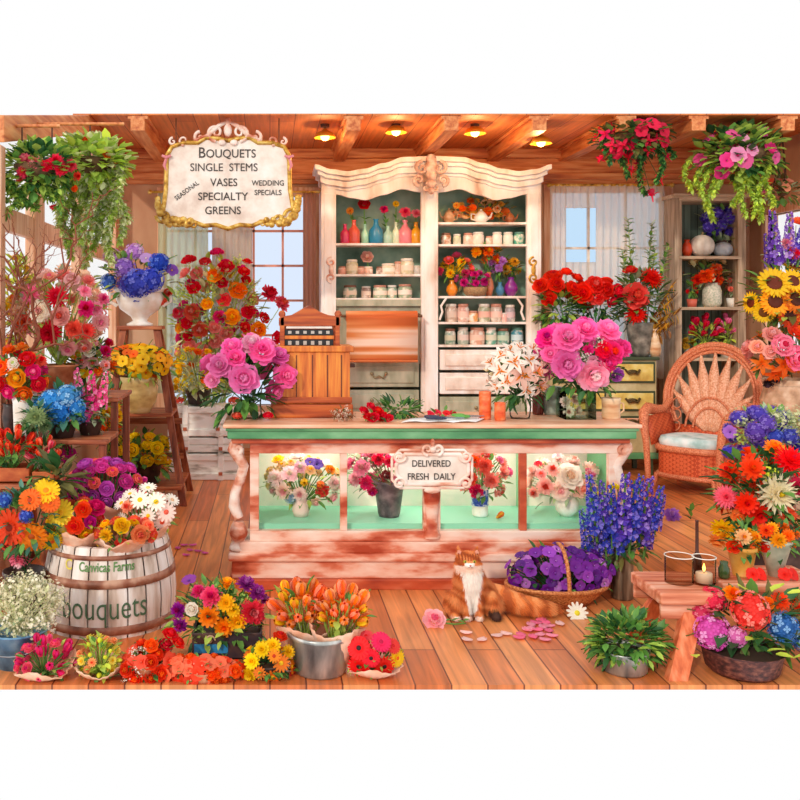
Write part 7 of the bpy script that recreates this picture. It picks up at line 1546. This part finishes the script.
def catcol(v):
    x, y, z = v
    s = math.sin(z*1.1+x*.5+3*mn.noise(Vector((x, y, z))*.15)) if x < 12 else math.sin(x*.75+2*mn.noise(Vector((x, y, z))*.2))
    c = ORG.lerp(DKO, .75) if s > .55 else (ORG.lerp(LTO, .6) if s < -.4 else ORG)
    c = c.lerp(LTO, .3*max(0, mn.noise(Vector((x, y, z))*.4)))
    if x < 4.5 and y < -2 and 4 < z < 25 and abs(x+.6) < 1.8+(z-3)*.16+mn.noise(Vector((x, y, z)))*.8: c = WHT
    if z > 24 and y < -6.2 and abs(x+2) < 2.6 and z < 28.6: c = WHT
    if 24 < z < 26.8 and y < -4: c = LTO.lerp(WHT, .6)
    if z < 2.6 and y < -6 and x < 4: c = WHT.lerp(LTO, .3)
    if x > 8 and y < -5 and z < 5 and x < 15: c = BRN
    if z > 30 and abs(abs(x+2)-4.6) < 1.0 and z > 32 and y < -3.1: c = Vector(lin('#e8a890')[:3])
    if z > 29.5 and z < 32.5 and abs(math.sin((x+2)*2.3)) > .75 and y < -3: c = DKO
    return c
ca = me.color_attributes.new('fur', 'FLOAT_COLOR', 'POINT')
for i, v in enumerate(me.vertices): ca.data[i].color = (*catcol(v.co), 1)
m, N, L, bs = newmat('cat_fur'); at_ = N.new('ShaderNodeAttribute'); at_.attribute_name = 'fur'; L.new(at_.outputs['Color'], bs.inputs['Base Color']); bs.inputs['Roughness'].default_value = .85
me.materials.append(m); me.name = 'cat_body'
R = random.Random(77); fv, ff, fc = [], [], []
for p in me.polygons:
    if R.random() > .9: continue
    c = p.center; n = p.normal
    if (c - Vector((-2, -7, 28.3))).length < 3.3: continue
    head = c.z > 25; L_ = (.8 if head else 2.3 if c.x < 12 else 3.0)*R.uniform(.7, 1.3)
    if c.z < 2.5: L_ *= .4
    dv = (n*.55+Vector((R.uniform(-.25, .25)+(.7 if c.x > 14 else 0), R.uniform(-.25, .25), -.75 if not head else -.25))).normalized()
    sd = dv.cross(n); 
    if sd.length < .05: sd = Vector((1, 0, 0))
    sd.normalize(); k = len(fv); q = c+dv*L_
    if q.z < .1: q.z = .1
    fv += [c-sd*.13, c+sd*.13, q]; ff.append((k, k+1, k+2)); col = catcol(c)*R.uniform(.85, 1.2); fc += [col, col, col*1.08]
fm = bpy.data.meshes.new('cat_hair'); fm.from_pydata([tuple(v) for v in fv], [], ff)
a2 = fm.color_attributes.new('fur', 'FLOAT_COLOR', 'POINT')
for i, c in enumerate(fc): a2.data[i].color = (*c, 1)
fm.materials.append(m)
MC = Matrix.Scale(cm, 4)
for nm, mm in (('body', me), ('fur', fm)):
    mm.transform(MC); o = bpy.data.objects.new(nm, mm); COL.objects.link(o); o.parent = t
def cpt(x, y, z): return CO_+Vector((x, y, z))*cm
for sx in (-1, 1):
    b = MB(); b.ball(cpt(-2+sx*2.3, -7.3, 29.2), .95*cm, 12, 8, 0, (1, .6, .85)); o = b.build('eye', flat('#b8a83a', .15), t)
    b = MB(); b.ball(cpt(-2+sx*2.3, -7.85, 29.2), .42*cm, 8, 6, 0, (.6, .4, 1.4)); b.build('pupil', flat('#140c08', .1), o)
MB().ball(cpt(-2, -9.2, 27.8), .5*cm, 8, 6, 0, (1.1, .6, .8)).build('nose', flat('#d87a78', .4), t)
b = MB()
for sx in (-1, 1): b.tube([cpt(-2, -9.2, 27.3), cpt(-2+sx*.6, -9.0, 26.7), cpt(-2+sx*1.4, -8.5, 26.9)], .12*cm, 5)
b.build('mouth', flat('#7a3a2a', .5), t)
b = MB()
for sx in (-1, 1):
    for k in range(3): b.tube([cpt(-2+sx*1.4, -8.8, 27.2-.3*k), cpt(-2+sx*4.5, -9.2, 27.6-.8*k), cpt(-2+sx*7, -8.6, 27.2-1.1*k)], .05*cm, 4)
b.build('whiskers', flat('#f8f0e8', .4), t)
# ------------------------------------------------------------ light, world, camera
w = bpy.data.worlds.new('world'); scn.world = w; w.use_nodes = True
w.node_tree.nodes['Background'].inputs[0].default_value = (1, 1, 1, 1)
w.node_tree.nodes['Background'].inputs[1].default_value = 1.0
def sun(rot, e, c, ang=2.0):
    l = bpy.data.lights.new('sun', 'SUN'); l.energy = e; l.color = c; l.angle = D(ang)
    o = bpy.data.objects.new('sun', l); COL.objects.link(o); o.rotation_euler = rot
    return o
so = sun((0, 0, 0), 1.5, (1, .9, .76), 3)
so.rotation_euler = Vector((.5, .8, -.44)).to_track_quat('-Z', 'Y').to_euler()
cam = bpy.data.cameras.new('camera'); co = bpy.data.objects.new('camera', cam); COL.objects.link(co)
cam.sensor_width = 36; cam.lens = 36*F/800; co.location = (0, 0, HC); co.rotation_euler = (PI/2, 0, 0)
cam.shift_x = (400-VX)/800; cam.shift_y = -(400-VY)/800; cam.clip_start = .05
scn.camera = co
v = scn.view_settings; v.view_transform = 'Standard'; v.look = 'None'; v.exposure = 0.0; v.gamma = 1; v.use_curve_mapping = False

scn.cycles.transparent_max_bounces = 24
